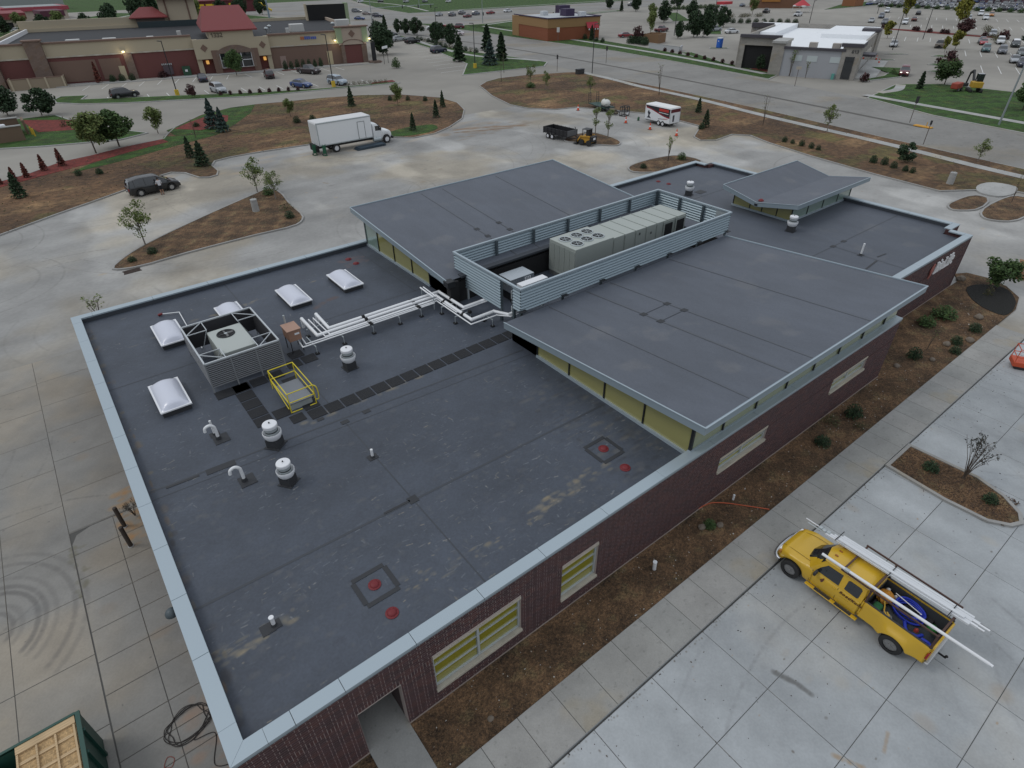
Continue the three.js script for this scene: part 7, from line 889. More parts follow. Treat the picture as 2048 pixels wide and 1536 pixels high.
{ // restaurant with ochre walls and a purple tower
  const t = thing('restaurant', 'ochre and orange restaurant with a purple corner tower beyond the road', 'building', [150.4, 0, -138.8], Math.atan2(21, -4.2) ), L = 21.4; // local +x runs along the front from the near corner
  t.rotation.y = Math.atan2(21.0, 4.2); const oc = S([0.28, 0.17, 0.075], 0.9), or = S([0.23, 0.075, 0.035], 0.9, { bumpMap: rep(bMulch, 3), bumpScale: 0.05 }), pu = S([0.035, 0.022, 0.06], 0.7), D = 18;
  mk('upper_wall', box(0, L - 3, 3.4, 5.7, -D, 0), oc, t); mk('lower_wall', box(0.1, L - 3, 0, 3.4, -D + 0.1, -0.1), or, t); mk('parapet_cap', [box(-0.2, L - 3, 5.7, 5.95, -0.3, 0.25), box(-0.25, 0.3, 5.7, 5.95, -D, -0.3), box(-0.2, L, 5.7, 5.95, -D - 0.2, -D + 0.2)], pu, t); mk('roof_deck', box(0.2, L - 3, 5.7, 5.75, -D + 0.3, -0.3), S([0.4, 0.42, 0.44], 0.7), t);
  mk('tower', box(L - 3, L, 3.6, 7.7, -3.2, 0.5), pu, t); mk('tower_base', box(L - 3, L, 0, 3.6, -3.2, 0.4), S([0.2, 0.19, 0.17], 0.8), t); mk('side_wing', box(L - 3, L + 1.5, 0, 5.5, -D, -3.2), oc, t); mk('tower', box(5, 8.5, 5.75, 7.6, -9, -6), pu, t);
  { const sh = new THREE.Shape(); sh.moveTo(-0.5, -0.35); sh.quadraticCurveTo(-0.35, 0.6, 0.1, 0.65); sh.quadraticCurveTo(0.55, 0.55, 0.6, -0.2); sh.lineTo(-0.5, -0.35); mk('bell_mark', new THREE.ExtrudeGeometry(sh, { depth: 0.05, bevelEnabled: false }).translate(L - 1.5, 5.9, 0.51), mWhite, t); mk('clapper', new THREE.SphereGeometry(0.16, 10, 8).translate(L - 1.4, 5.35, 0.55), mWhite, t); }
  for (const x of [2.4, 6.6, 11.2, 15.2]) mk('pilaster', box(x - 0.5, x + 0.5, 0, 3.4, -0.1, 0.12), S([0.16, 0.11, 0.07], 0.9), t); mk('string_course', box(0, L - 3, 3.3, 3.5, 0.0, 0.12), S([0.1, 0.05, 0.03], 0.8), t);
  mk('drive_window', box(2.4, 4.8, 0, 4.4, 0, 1.2), S([0.22, 0.13, 0.07], 0.9), t); mk('drive_canopy', box(2.2, 5.0, 4.4, 4.6, -0.2, 1.6), mWhite, t);
  const red = S([0.36, 0.02, 0.035], 0.6); mk('awning', [quad([-0.1, 4.4, -1], [-0.1, 4.4, -5], [-1.2, 2.9, -5], [-1.2, 2.9, -1])], red, t); for (let i = 0; i < 4; i++) mk('awning_lamp', rbx(0.3, 0.4, 0.3, 0.05, -1.25, 2.6, -1.5 - i), mWhite, t); mk('awning', quad([L + 0.2, 4.0, 1.2], [L + 0.2, 4.0, -2], [L + 1.6, 2.6, -2], [L + 1.6, 2.6, 1.2]), red, t); mk('shop_window', box(L - 2.6, L - 0.4, 0.5, 3.0, 0.4, 0.46), mGlass, t); for (const [x, z, w, h] of [[4, -4, 2, 1.1], [11, -6, 2.6, 1.3], [13, -12, 2, 1.1]]) mk('rooftop_unit', rbx(w, h, 1.8, 0.06, x, 5.75 + h / 2, z), PH([0.5, 0.52, 0.54], 0.5), t); mk('patio_table', [cyl(0.6, 0.6, 0.06, L + 4, 0.8, 1, 12), cyl(0.05, 0.05, 0.8, L + 4, 0, 1, 8)], mWhite, t);
  const e = thing('trash_enclosure', 'brown timber enclosure beyond the restaurant drive', 'enclosure', [153, 0, -119.5], 0.3), b = S([0.2, 0.12, 0.065], 0.9); mk('fence_panel', [box(-2.5, 2.5, 0, 2.3, 2.2, 2.4), box(-2.7, -2.5, 0, 2.3, -2.4, 2.4), box(2.5, 2.7, 0, 2.3, -2.4, 2.4)], b, e); mk('gate', box(-2.5, 2.5, 0.1, 2.2, -2.4, -2.3), b, e);
  const w = thing('retaining_wall', 'low pale grey wall along the far footpath', 'wall', [0, 0, 0]); mk('wall', [bar([142.5, 0.6, -112], [141.6, 0.6, -101], 0.3, 1.2), bar([141.6, 0.6, -101], [145, 0.6, -103], 0.3, 1.2)], S([0.4, 0.41, 0.42], 0.9), w); mk('coping', bar([142.5, 1.23, -112], [141.6, 1.23, -101], 0.4, 0.06), mWalk, w);
  const o = thing('portable_toilet', 'bright blue portable toilet on the small lawn by the white-roofed building', 'toilet', [155.3, 0.14, -99]); mk('cabin', rbx(1.15, 2.1, 1.15, 0.06, 0, 1.05, 0), S([0.01, 0.09, 0.42], 0.5), o); mk('roof', rbx(1.2, 0.22, 1.2, 0.1, 0, 2.2, 0), PH([0.55, 0.6, 0.65], 0.5), o); mk('door', bx(0.04, 1.8, 0.8, -0.59, 1.0, 0), S([0.015, 0.11, 0.48], 0.5), o); mk('sign_plate', bx(0.02, 0.2, 0.3, -0.62, 1.55, 0), mWhite, o);
}
{ // pale building with a white roof
  const t = thing('white_roof_building', 'pale grey building with a bright white flat roof at the road junction', 'building', [128.7, 0, -62.7], 0.35), g = S([0.34, 0.32, 0.29], 0.9, { map: rep(tConc, 5) }), wr = S([0.78, 0.8, 0.82], 0.6), dk = S([0.055, 0.05, 0.06], 0.6), sv = S([0.33, 0.34, 0.36], 0.7);
  const B = (n, x0, x1, y0, y1, z0, z1, m = g) => mk(n, box(x0, x1, y0, y1, z0, z1), m, t);
  B('front_wall', -1.4, -1.0, 0, 4.8, -1.5, 9.6, sv); B('cornice', -1.7, -0.9, 4.8, 5.2, -1.6, 9.6, dk); B('corner_tower', -1.6, 3.2, 0, 6.1, 9.0, 12.2, g); B('corner_cap', -1.9, 3.6, 5.6, 6.2, 8.6, 12.5, dk); B('corner_top', -1.8, 3.5, 6.2, 6.3, 8.7, 12.4, wr); B('end_pier', -1.6, 4.5, 0, 6.0, -3.8, -1.5, g); B('pier_cap', -1.9, 4.8, 5.7, 6.1, -4.0, -1.3, mWalk);
  B('garage_wall', 4.5, 5, 4.5, 6.3, -11.6, -3.8, g); B('garage_jamb', 4.5, 5, 0, 4.5, -11.6, -10.7, g); B('garage_opening', 4.9, 5.2, 0, 4.5, -10.7, -3.8, mBlack); B('garage_cap', 4.1, 5.3, 5.9, 6.45, -11.9, -3.6, dk); B('dark_window', -1.68, -1.6, 0.2, 4.0, 9.8, 11.4, mGlass); for (const z of [0.2, 3.0, 7.2]) B('pale_sign_panel', -1.46, -1.4, 2.8, 3.8, z, z + 1.9, S([0.45, 0.5, 0.5], 0.7)); mk('street_number', new TextGeometry('613', { font: fontB, size: 0.55, depth: 0.06, curveSegments: 2 }).rotateY(-Math.PI / 2).translate(-1.62, 4.6, 10.6), S([0.05, 0.05, 0.05], 0.6), t);
  B('roof_deck', -1, 46, 4.5, 4.6, -1.5, 11, wr); B('roof_deck', 5, 46, 4.5, 4.61, -11.6, -1.51, wr); B('back_wall', 45.6, 46.2, 0, 5.6, -17, 11, g); B('side_wall', 3.2, 46.2, 0, 5.2, 11.0, 11.5, g); B('side_wall', 5, 36, 0, 5.9, -12.1, -11.6, g); B('side_wall', 36, 46, 0, 5.9, -17.2, -16.6, g); B('upper_roof', 20, 45.5, 4.62, 5.6, -11.5, -8, wr); B('upper_roof', 36, 45.5, 4.5, 5.61, -16.6, -11.6, wr); B('side_wall', 36, 36.3, 0, 5.2, -16.6, -12.1, g); B('upper_roof', 24, 45.5, 4.6, 5.4, 1, 11, wr); B('upper_cap', 35.6, 36.6, 5.2, 6.2, -17.2, -12, dk); B('side_cap', 33, 37, 5.3, 5.9, 8.2, 12, dk); B('side_tower', 33.4, 36.6, 0, 5.3, 8.4, 11.8, g); for (const z of [2.6, 6.8]) { B('roof_unit', 0, 1.4, 4.6, 5.9, z, z + 1.4, S([0.36, 0.33, 0.3], 0.8)); B('roof_unit_side', 1.4, 1.5, 4.6, 5.8, z, z + 1.4, wr); } mk('gas_pipe', pipe([[-0.3, 4.9, -1], [-0.3, 4.9, 9]], 0.06), mGal, t); B('canopy', 9, 13, 3.0, 3.4, 11.5, 14, dk); B('dark_glazing', 5, 28, 0.3, 3.2, 11.5, 11.56, mGlass); B('tile_stack', -1.9, -1.4, 0, 1.0, 8.2, 8.7, S([0.1, 0.3, 0.26], 0.7)); B('side_pavement', 1.2, 30, 0.01, 0.1, 11.6, 15.5, mWalk);
}
{ // far buildings, barely more than outlines
  const far = (name, label, parts, pos, turn = 0) => { const t = thing(name, label, 'building', pos, turn); for (const [n, x0, x1, y0, y1, z0, z1, m] of parts) mk(n, box(x0, x1, y0, y1, z0, z1), m, t); return t; };
  const rd = S([0.3, 0.05, 0.07], 0.7), wl = S([0.42, 0.36, 0.3], 0.9), gr = S([0.28, 0.3, 0.3], 0.8), bk = S([0.12, 0.05, 0.05], 0.9);
  const f1 = far('far_restaurant', 'low pale building with a dull red roof at the far upper corner', [['wall', -14, 9, 0, 3.6, -10, 10, wl], ['roof', -15, 10, 3.6, 5.6, -11, 11, S([0.2, 0.035, 0.04], 0.7)]], [9, 0, -326]); for (const x of [-6, -1, 4]) mk('archway', box(x - 1, x + 1, 0, 2.6, 10, 10.05, ), mBlack, f1);
  far('far_shop', 'long pink-red roofed shop far behind the red-roofed restaurant', [['wall', -6, 18, 0, 3.5, -14, 6, wl], ['roof_edge', -7, 19, 3.5, 5, -15, 7, rd], ['roof', -5, 17, 5, 5.1, -13, 5, gr]], [20, 0, -378], 0.1); far('far_shop', 'small maroon roofed block beside the far pink-roofed shop', [['wall', -3.5, 4, 0, 3.2, -6, 6, wl], ['roof', -4, 4.5, 3.2, 5.2, -7, 7, S([0.1, 0.03, 0.05], 0.8)]], [28, 0, -336], 0.1); far('far_warehouse', 'pale flat roofed building at the very top edge of the view', [['wall', -30, 20, 0, 6, -10, 10, gr], ['roof', -30, 20, 6, 6.2, -10, 10, S([0.4, 0.42, 0.42], 0.8)]], [26, 0, -470], 0.1);
  const pl = far('far_diner', 'dark red building with bright yellow awnings behind the tiled roofs', [['wall', -9, 26, 0, 5, -14, 0, S([0.11, 0.025, 0.03], 0.8)], ['roof', -10, 27, 5, 5.4, -15, 0.5, S([0.16, 0.03, 0.04], 0.7)]], [92, 0, -352]); for (const [x, w] of [[-0.5, 3.6], [4.5, 4.4], [15, 3.6]]) mk('yellow_awning', box(x - w / 2, x + w / 2, 2.0, 3.9, 0, 1.4), S([0.62, 0.44, 0.01], 0.6), pl);
  const sl = thing('yellow_slide', 'yellow slide tube beside the far diner', 'slide', [119, 0, -346]); mk('chute', tube([[0, 3.6, -3], [1.5, 3.0, -1], [3, 1.2, 1], [4.5, 0.4, 1.5]], 0.5, 8, 20), S([0.6, 0.43, 0.02], 0.5), sl); mk('platform', [box(-1, 1, 3, 3.2, -4, -2), ...[[-0.9, -3.9], [0.9, -3.9], [-0.9, -2.1], [0.9, -2.1]].map(([x, z]) => box(x - 0.1, x + 0.1, 0, 3, z - 0.1, z + 0.1))], S([0.3, 0.03, 0.04], 0.6), sl);
  far('far_brick_shop', 'brown brick shop front with orange frames across the far lot', [['wall', -10, 12, 0, 5.5, -12, 0, S([0.17, 0.085, 0.05], 0.9)], ['orange_band', -6, 2, 2.5, 5.8, 0, 0.4, S([0.34, 0.15, 0.03], 0.7)], ['roof', -10, 12, 5.5, 5.7, -12, 0, gr]], [296, 0, -172], -0.9); far('far_store', 'dark purple-grey store block behind the packed car lot', [['wall', -10, 40, 0, 8, -20, 0, S([0.1, 0.06, 0.07], 0.9)], ['roof', -10, 40, 8, 8.2, -20, 0, bk]], [392, 0, -118], -1.3); far('far_kiosk', 'small orange-brown kiosk beside the far lot entrance', [['wall', -4, 4, 0, 3.4, -3, 3, S([0.26, 0.11, 0.05], 0.8)], ['roof', -4.3, 4.3, 3.4, 3.7, -3.3, 3.3, gr]], [330, 0, -153]);
  const tent = thing('red_canopy', 'red and white pop-up canopy beside the far brick shop', 'canopy', [281, 0, -150]); mk('canopy', new THREE.ConeGeometry(4, 2.2, 4).translate(0, 3.6, 0), S([0.42, 0.03, 0.04], 0.6), tent); mk('valance', box(-2.6, 2.6, 2.2, 2.6, -2.6, 2.6), mWhite, tent); for (const [x, z] of [[-2.5, -2.5], [2.5, -2.5], [-2.5, 2.5], [2.5, 2.5]]) mk('pole', cyl(0.06, 0.06, 2.4, x, 0, z, 6), mWhite, tent); const um = thing('red_umbrella_stand', 'red topped stand in the far lot between parked cars', 'canopy', [266, 0, -178]); mk('top', box(-3, 3, 2.6, 3.6, -2, 2), S([0.42, 0.03, 0.04], 0.6), um); mk('post', [cyl(0.1, 0.1, 2.6, -2.8, 0, 0, 8), cyl(0.1, 0.1, 2.6, 2.8, 0, 0, 8)], mWhite, um);
}
{ // poles, signals, signs
  const pole = (label, x, z, h, o = {}) => { const t = thing(o.name || 'light_pole', label, o.cat || 'light pole', [x, 0.02, z], o.turn || 0), m = o.m || mDarkMetal; if (o.base) mk('base', cyl(0.38, 0.36, 1.0, 0, 0, 0, 16), S([0.55, 0.38, 0.03], 0.7), t); mk('shaft', cyl(o.r || 0.1, (o.r || 0.1) * 0.7, h, 0, 0, 0, 10), m, t); if (o.heads !== 0) mk('lamp_head', [rbx(0.9, 0.12, 0.35, 0.03, 0.5, h, 0), ...(o.heads === 2 ? [rbx(0.9, 0.12, 0.35, 0.03, -0.5, h, 0)] : [])], m, t); if (o.arm) { mk('mast_arm', rod([0, h * 0.72, 0], [o.arm, h * 0.8, 0], 0.09), m, t); for (const k of o.sig || []) mk('signal_head', rbx(0.35, 1.0, 0.3, 0.05, o.arm * k, h * 0.74, 0), mTrim, t); } if (o.box) mk('signal_head', rbx(0.35, 1.1, 0.3, 0.05, 0.4, 3, 0), mTrim, t); return t; };
  pole('black light pole with a yellow base before the red brick wall', 38.0 * 0 + 26.9, -124.4, 8.8, { base: 1, turn: 2 }); pole('black light pole with a yellow base beside the silver parked car', 52.9, -113.4, 8.8, { base: 1, turn: 2 }); pole('black light pole with a yellow base among the evergreens', 87, -114, 8.7, { base: 1, turn: 2 }); pole('black light pole behind the hedge of the far lot', 109, -165, 8.7);
  const gm = PH([0.3, 0.34, 0.35], 0.4, { metalness: 0.5 }); pole('grey signal mast with a long arm at the far junction', 112.5, -213, 9.2, { heads: 0, r: 0.16, m: gm, arm: 22, sig: [0.5, 0.75, 0.95], turn: -0.5, name: 'traffic_signal', cat: 'traffic signal', box: 1 }); pole('grey signal mast beyond the far junction', 186, -305, 9.5, { heads: 0, r: 0.16, m: gm, name: 'traffic_signal', cat: 'traffic signal' }); pole('grey signal mast on the lawn corner right of the junction', 156.5, -208, 9, { heads: 0, r: 0.15, m: gm, name: 'traffic_signal', cat: 'traffic signal', box: 1 }); pole('stout grey post at the lawn left of the far road', 103, -290, 8, { heads: 0, r: 0.4, m: S([0.2, 0.25, 0.3], 0.6) });
  pole('tall dark light pole beside the road at the earth bed corner', 100.9, -90.9, 9, { r: 0.09 }); pole('leaning dark light pole in the middle of the right-hand lot', 212, -72, 8.9, {}); pole('dark light pole at the drive into the right-hand lot', 183, -67, 8.8, {}); pole('grey street light pole on the lawn beside the road', 110, -19, 7.6, { m: gm, r: 0.14 }); pole('dark light pole at the far left of the packed lot', 294, -124, 8.5, {}); pole('dark light pole in the restaurant lot', 171, -127, 8.5, {}); pole('dark light pole behind the white roof', 196, -98, 9, {}); pole('dark light pole left of the white roof', 205, -138, 9, {});
  const sign = (label, x, z, h, c, w = 0.6, hh = 0.6, turn = -0.9) => { const t = thing('road_sign', label, 'sign', [x, 0.1, z], turn); mk('post', cyl(0.05, 0.05, h, 0, 0, 0, 8), S([0.12, 0.1, 0.09], 0.6), t); mk('plate', rbx(w, hh, 0.03, 0.01, 0, h, 0.05, 0, 1), c, t); };
  sign('small dark sign on the road median by the junction drive', 102.6, -27.7, 3.0, mTrim, 0.4, 0.9); sign('brown sign post leaning at the kerb of the earth bed', 91.3, -21.1, 2.6, mTrim, 0.25, 0.5); sign('dark sign post on the far kerb opposite the tall pole', 113.5, -99.3, 3, mTrim, 0.35, 0.9); sign('pale sign on the far footpath before the restaurant', 133, -138, 3.2, PH([0.5, 0.5, 0.48], 0.5), 0.8, 1.2); sign('dark sign post where the near drive meets the road', 97.0, -97.6, 2.8, mTrim, 0.35, 0.8); sign('small pale sign at the corner of the white-roofed building', 117.6, -54.6, 3, PH([0.4, 0.36, 0.3], 0.6), 0.9, 0.5);
  const y = thing('median_nose', 'orange-yellow painted nose at the end of the road median', 'kerb', [101.5, 0.02, -25.4], -0.1); mk('nose', rbx(0.8, 0.16, 2.4, 0.06, 0, 0.08, 0), S([0.55, 0.28, 0.03], 0.7), y); mk('post', cyl(0.06, 0.06, 0.6, 0, 0.1, 0.4, 8), S([0.5, 0.3, 0.03], 0.6), y);
  const k = thing('utility_cabinet', 'dark utility cabinet at the head of the footpath', 'cabinet', [98.4, 0.1, -92.0]); mk('case', rbx(1.8, 0.9, 0.9, 0.04, 0, 0.45, 0), mTrim, k); mk('lid', bx(1.9, 0.06, 1.0, 0, 0.92, 0), mDarkMetal, k);
  const m = thing('menu_board', 'white drive-through menu board at the side of the shop building', 'sign', [76, 0, -135], 0.6); mk('board', rbx(2.4, 0.5, 0.2, 0.03, 0, 3.4, 0), mWhite, m); for (const x of [-1, 1]) mk('leg', cyl(0.05, 0.05, 3.3, x, 0, 0, 8), mDarkMetal, m); const q = thing('pylon_sign', 'tall dark pylon sign at the corner of the shop drive', 'sign', [74.5, 0, -138]); mk('frame', [box(-0.5, 0.5, 0, 4.4, -0.1, 0.1)], mDarkMetal, q); mk('planter', box(-1.4, 1.4, 0, 0.5, -0.6, 0.6), mStonePier, q);
  const ex = thing('mini_excavator', 'yellow and black mini excavator between the lawn trees', 'excavator', [134.8, 0.1, -31.2], 0.6), yy = S([0.45, 0.28, 0.03], 0.5); for (const z of [-0.8, 0.8]) mk('track', rbx(2.6, 0.6, 0.45, 0.25, 0, 0.3, z), mTyre, ex); mk('body', rbx(1.8, 0.9, 1.6, 0.1, -0.2, 1.2, 0), yy, ex); mk('cab', rbx(1.0, 1.3, 1.0, 0.08, 0.1, 2.2, 0.25), mGlass, ex); mk('boom', [bar([0.7, 1.4, -0.3], [2.4, 3.0, -0.3], 0.3, 0.35), bar([2.4, 3.0, -0.3], [3.8, 2.4, -0.3], 0.28, 0.3), bar([3.8, 2.4, -0.3], [4.2, 0.8, -0.3], 0.2, 0.22)], mTrim, ex); mk('bucket', rbx(0.6, 0.6, 0.8, 0.12, 4.2, 0.5, -0.3), mTrim, ex);
  const rf = thing('red_tank_trailer', 'small red machine parked beside the mini excavator', 'machine', [133.2, 0.1, -33.5]); mk('body', rbx(2.2, 1.0, 1.2, 0.2, 0, 0.9, 0), S([0.3, 0.05, 0.03], 0.6), rf); for (const x of [-0.7, 0.7]) wheel(rf, x, 0.65, 0.3, 0.2);
}
{ // parked and moving cars
  const blk = [0.01, 0.01, 0.014], slv = [0.32, 0.34, 0.36], gry = [0.1, 0.11, 0.13], blu = [0.02, 0.05, 0.17], wht = [0.6, 0.62, 0.64], red = [0.2, 0.012, 0.018], mar = [0.11, 0.012, 0.02], teal = [0.05, 0.11, 0.12], nvy = [0.015, 0.02, 0.045];
  const A = 1.57 - 0.2, list = [
    ['suv', 'black boxy car at the near row of the shop lot', blk, 19, -129, 0.1], ['sedan', 'dark car nosed up to the red brick wall', nvy, 35.2, -138.6, 1.4], ['suv', 'silver car in the near row of the shop lot', slv, 33.8, -122.5, -1.5], ['suv', 'dark maroon car parked by the shop entrance', [0.04, 0.018, 0.022], 47.3, -133.4, 1.35], ['sedan', 'blue car in the near row of the shop lot', blu, 47.9, -117.2, -1.15], ['pickup', 'dark pickup parked before the row of shrubs at the shop', [0.03, 0.02, 0.022], 56, -133, -1.15], ['suv', 'pale blue-silver car beside the pole with a yellow base', [0.3, 0.36, 0.42], 54.6, -115.3, -1.35],
    ['suv', 'dark blue car parked alone at the hedge of the side lot', nvy, 96, -143.5, 0.15], ['suv', 'black car beside the silver car at the hedge', blk, 102, -167.5, 0.1], ['sedan', 'silver car at the hedge beside a black car', slv, 102, -176, 0.1], ['sedan', 'dark green-grey car at the far end of the hedge row', gry, 107, -190, 0.1],
    ['sedan', 'silver car waiting at the far kerb of the junction', slv, 164, -251, 0.5], ['suv', 'black car waiting beside the silver one at the junction', gry, 167.5, -246, 0.5], ['suv', 'dark grey car behind the red one at the junction', gry, 176, -251, 0.5], ['sedan', 'dark red car turning at the far junction', mar, 168, -235, 0.3], ['suv', 'blue-grey car right of the dark red one at the junction', [0.08, 0.1, 0.14], 178, -243, 0.4], ['sedan', 'bright red car beyond the grey signal mast', red, 186, -243, 0.2], ['sedan', 'white car on the far road beyond the junction', wht, 198, -246, 0.15],
    ['pickup', 'white pickup queueing towards the junction', wht, 128.5, -198, 2.3], ['sedan', 'bright red car queueing towards the junction', red, 134.5, -204, 2.3], ['suv', 'dark red car at the head of the queue by the lawn corner', mar, 137, -196, 2.3], ['sedan', 'white car with red tail lamps in the middle of the queue', wht, 127, -187, 2.3], ['sedan', 'white car at the end of the queue with its back to the camera', [0.55, 0.5, 0.52], 124, -177, 2.3],
    ['sedan', 'small blue car crossing left of the junction', blu, 130, -259, -1.0], ['sedan', 'pale brown car behind the blue one left of the junction', [0.22, 0.18, 0.17], 145, -282, -1.0], ['suv', 'blue-black car in front of the signal mast', nvy, 142, -266, -1.0], ['suv', 'dark car with lit headlamps on the far left road', gry, 149, -301, -1.0, 1], ['suv', 'black car with lit headlamps farthest up the left road', blk, 153, -338, -1.2, 1],
    ['sedan', 'bright red car beside the ochre restaurant', red, 157.5, -134.5, -0.4], ['pickup', 'dark red pickup in the restaurant lot', mar, 178, -138, 0.1], ['suv', 'grey car on the road behind the restaurant', gry, 266, -233, 0.3], ['suv', 'silver-blue car left of the white one behind the white roof', slv, 190.5, -126.5, -0.2], ['sedan', 'white car nearest the white roof in the restaurant lot', wht, 189, -119, -0.3], ['suv', 'white car in the upper lot beyond the shrubs', wht, 288, -194, 0.3], ['sedan', 'grey car leaving the upper lot', gry, 263, -182, 0.2], ['sedan', 'blue-grey car in the upper lot beside the white one', [0.1, 0.14, 0.2], 296, -189, 0.3], ['pickup', 'dark car before the orange framed shop', blk, 268, -158, 0.3], ['pickup', 'white pickup near the red canopy', wht, 262, -140, 0.2],
    ['suv', 'dark red car with lit headlamps coming down the junction drive', mar, 145, -47.4, -2.77, 1], ['sedan', 'silver car beside the left lawn strip of the right-hand lot', slv, 190, -70, -2.8], ['pickup', 'grey pickup with a tan load alone in the middle of the lot', [0.16, 0.14, 0.12], 196, -61.4, 0.35], ['suv', 'white car in the middle row behind the red shrubs', wht, 255, -96, -2.8], ['sedan', 'brown-red car in the back row of the right-hand lot', [0.12, 0.03, 0.02], 269, -99, 0.35], ['sedan', 'black car at the very back of the right-hand lot', blk, 298, -110, 0.35],
    ['suv', 'dark grey car at the left side of the right-hand lot', gry, 251, -101, -2.8], ['suv', 'blue-grey car in the left corner of the right-hand lot', [0.1, 0.12, 0.16], 274, -113, -2.8], ['suv', 'white car farthest left in the right-hand lot', wht, 302, -124, -2.8], ['sedan', 'silver car behind the white roof at the lot corner', slv, 254, -107, -2.8], ['suv', 'pale blue car under the tall yellow-green tree', slv, 284, -87, -2.8], ['sedan', 'dark car behind the pale blue one under the tall tree', gry, 308, -96, -2.8], ['suv', 'white van-like car in the back row, left of the orange one', wht, 309, -92, -2.8], ['suv', 'white car in front of the orange one in the back row', wht, 291, -84, -2.8], ['sedan', 'orange car at the back of the right-hand lot', [0.4, 0.16, 0.02], 308, -88, -2.8],
    ['suv', 'silver car just behind the red mulch row', slv, 233, -62, -2.8], ['sedan', 'bright red car in the right cluster', [0.3, 0.02, 0.03], 210, -56.2, -2.8], ['suv', 'white car between the red one and the white-topped jeep', wht, 215, -54, -2.8], ['suv', 'dark jeep with a white top in the right cluster', [0.012, 0.02, 0.02], 210, -49, -2.8], ['suv', 'dark green car in front of the red one', teal, 195, -50.4, -2.8], ['suv', 'dark grey car beside the dark green one', gry, 194, -46.6, -2.8], ['suv', 'grey-green car at the right of the front cluster', [0.11, 0.13, 0.13], 192, -42, -2.8], ['sedan', 'silver car near the right edge of the lot', slv, 179.5, -39.4, -2.8], ['suv', 'dark blue car cut by the right edge of the photo', nvy, 174, -36.2, -2.8], ['sedan', 'grey car half hidden behind the red one in the right cluster', gry, 213.5, -57.8, -2.8],
  ];
  for (const [k, label, c, x, z, turn, lit] of list) makeCar(k, label, c, [x, 0.02, z], turn, undefined, { far: 1, lit, roofMat: label.includes('white top') ? mWhite : undefined });
  // closely packed lot behind
  const cols = [['white', wht], ['silver', slv], ['dark grey', gry], ['black', blk], ['blue', blu], ['pale grey', [0.45, 0.46, 0.47]]]; const protos = cols.map(([n, c]) => { const t = new THREE.Group(); const k = KINDS.suv; mk('body', bodyShell({ x0: -2.37, x1: 2.37, n: 12, top: k.top, width: k.width, wheels: [], R: 0, r: 0, sill: 0.3, crown: 0.03 }), paint(c), t); const rows = []; for (let i = 0; i <= 8; i++) { const x = lerp(-2.3, 1.15, i / 8), y = curveAt(k.cab, x), h = clamp((y - 1.03) / 0.7), w = lerp(k.cw, k.rw, h); rows.push([[x, 1.0, -k.cw], [x, y, -w], [x, y, w], [x, 1.0, k.cw]]); } mk('window_glass', loft(rows), mGlass, t); mk('roof', rbx(1.9, 0.06, 1.36, 0.02, -0.9, 1.75, 0, 0, 1), paint(c), t); mk('wheels', [-1.4, 1.4].map(x => box(x - 0.35, x + 0.35, 0, 0.5, -0.92, 0.92)), mTyre, t); return t; });
  let n = 0; for (const [x0, z0, dx, dz, cnt] of [[340, -150, 0.1, 2.9, 26], [347, -150, 0.1, 2.9, 26], [362, -160, 0.1, 2.9, 28], [370, -160, 0.1, 2.9, 26], [386, -168, 0.1, 2.9, 24]]) for (let i = 0; i < cnt; i++) { if (rnd() < 0.18) continue; const k = Math.floor(rnd() * cols.length), c = protos[k].clone(); c.name = numbered('far_car'); c.position.set(x0 + dx * i + rr(-0.3, 0.3), 0.02, z0 + dz * i); c.rotation.y = rnd() < 0.5 ? 0.1 : 3.2; c.userData = { label: `tiny ${cols[k][0]} car in the closely packed far lot along the top edge`, category: 'car', group: `${cols[k][0]} cars in the packed far lot` }; scene.add(c); }
  for (const [x, z, i, tn, c2] of [[188, -376, 0, 0.6, 'along the far road beyond the shops'], [196, -366, 3, 0.6, ''], [205, -352, 1, 0.6, ''], [213, -344, 2, 0.6, ''], [222, -333, 0, 0.6, '']]) { const c = protos[i].clone(); c.name = numbered('far_car'); c.position.set(x, 0.02, z); c.rotation.y = tn; c.userData = { label: `${cols[i][0]} car at the far kerb above the junction${i === 0 ? (x < 200 ? ', the leftmost white one' : ', the right white one') : ''}`, category: 'car' }; scene.add(c); }
  const p = structGroup('lot_markings'), st = []; const ex = [0.93, -0.37], ez = [0.37, 0.93]; // rows of bays, right-hand lot
  for (const [cx, cz, n0, n1, len] of [[162, -46, 2, 13, 5.5], [186, -58, 1, 11, 5.5], [212, -70, -3, 12, 5.5], [252, -86, -3, 12, 5.5], [282, -100, -4, 12, 5.5]]) for (let i = n0; i < n1; i++) { const q = [cx + ez[0] * i * 2.8 * 1.1, cz + ez[1] * i * 2.8 * 1.1]; st.push([[q[0] - ex[0] * len, q[1] - ex[1] * len], [q[0] + ex[0] * len, q[1] + ex[1] * len]]); }
  stripe(p, st.map(([a, b]) => [a, b]), mPaintW); struct('red_mulch', slabOf([[235.5, -96], [236, -84], [231.5, -62], [230, -57], [228.5, -58], [230, -74], [234, -95]], 0, 0.14), mRed);
}
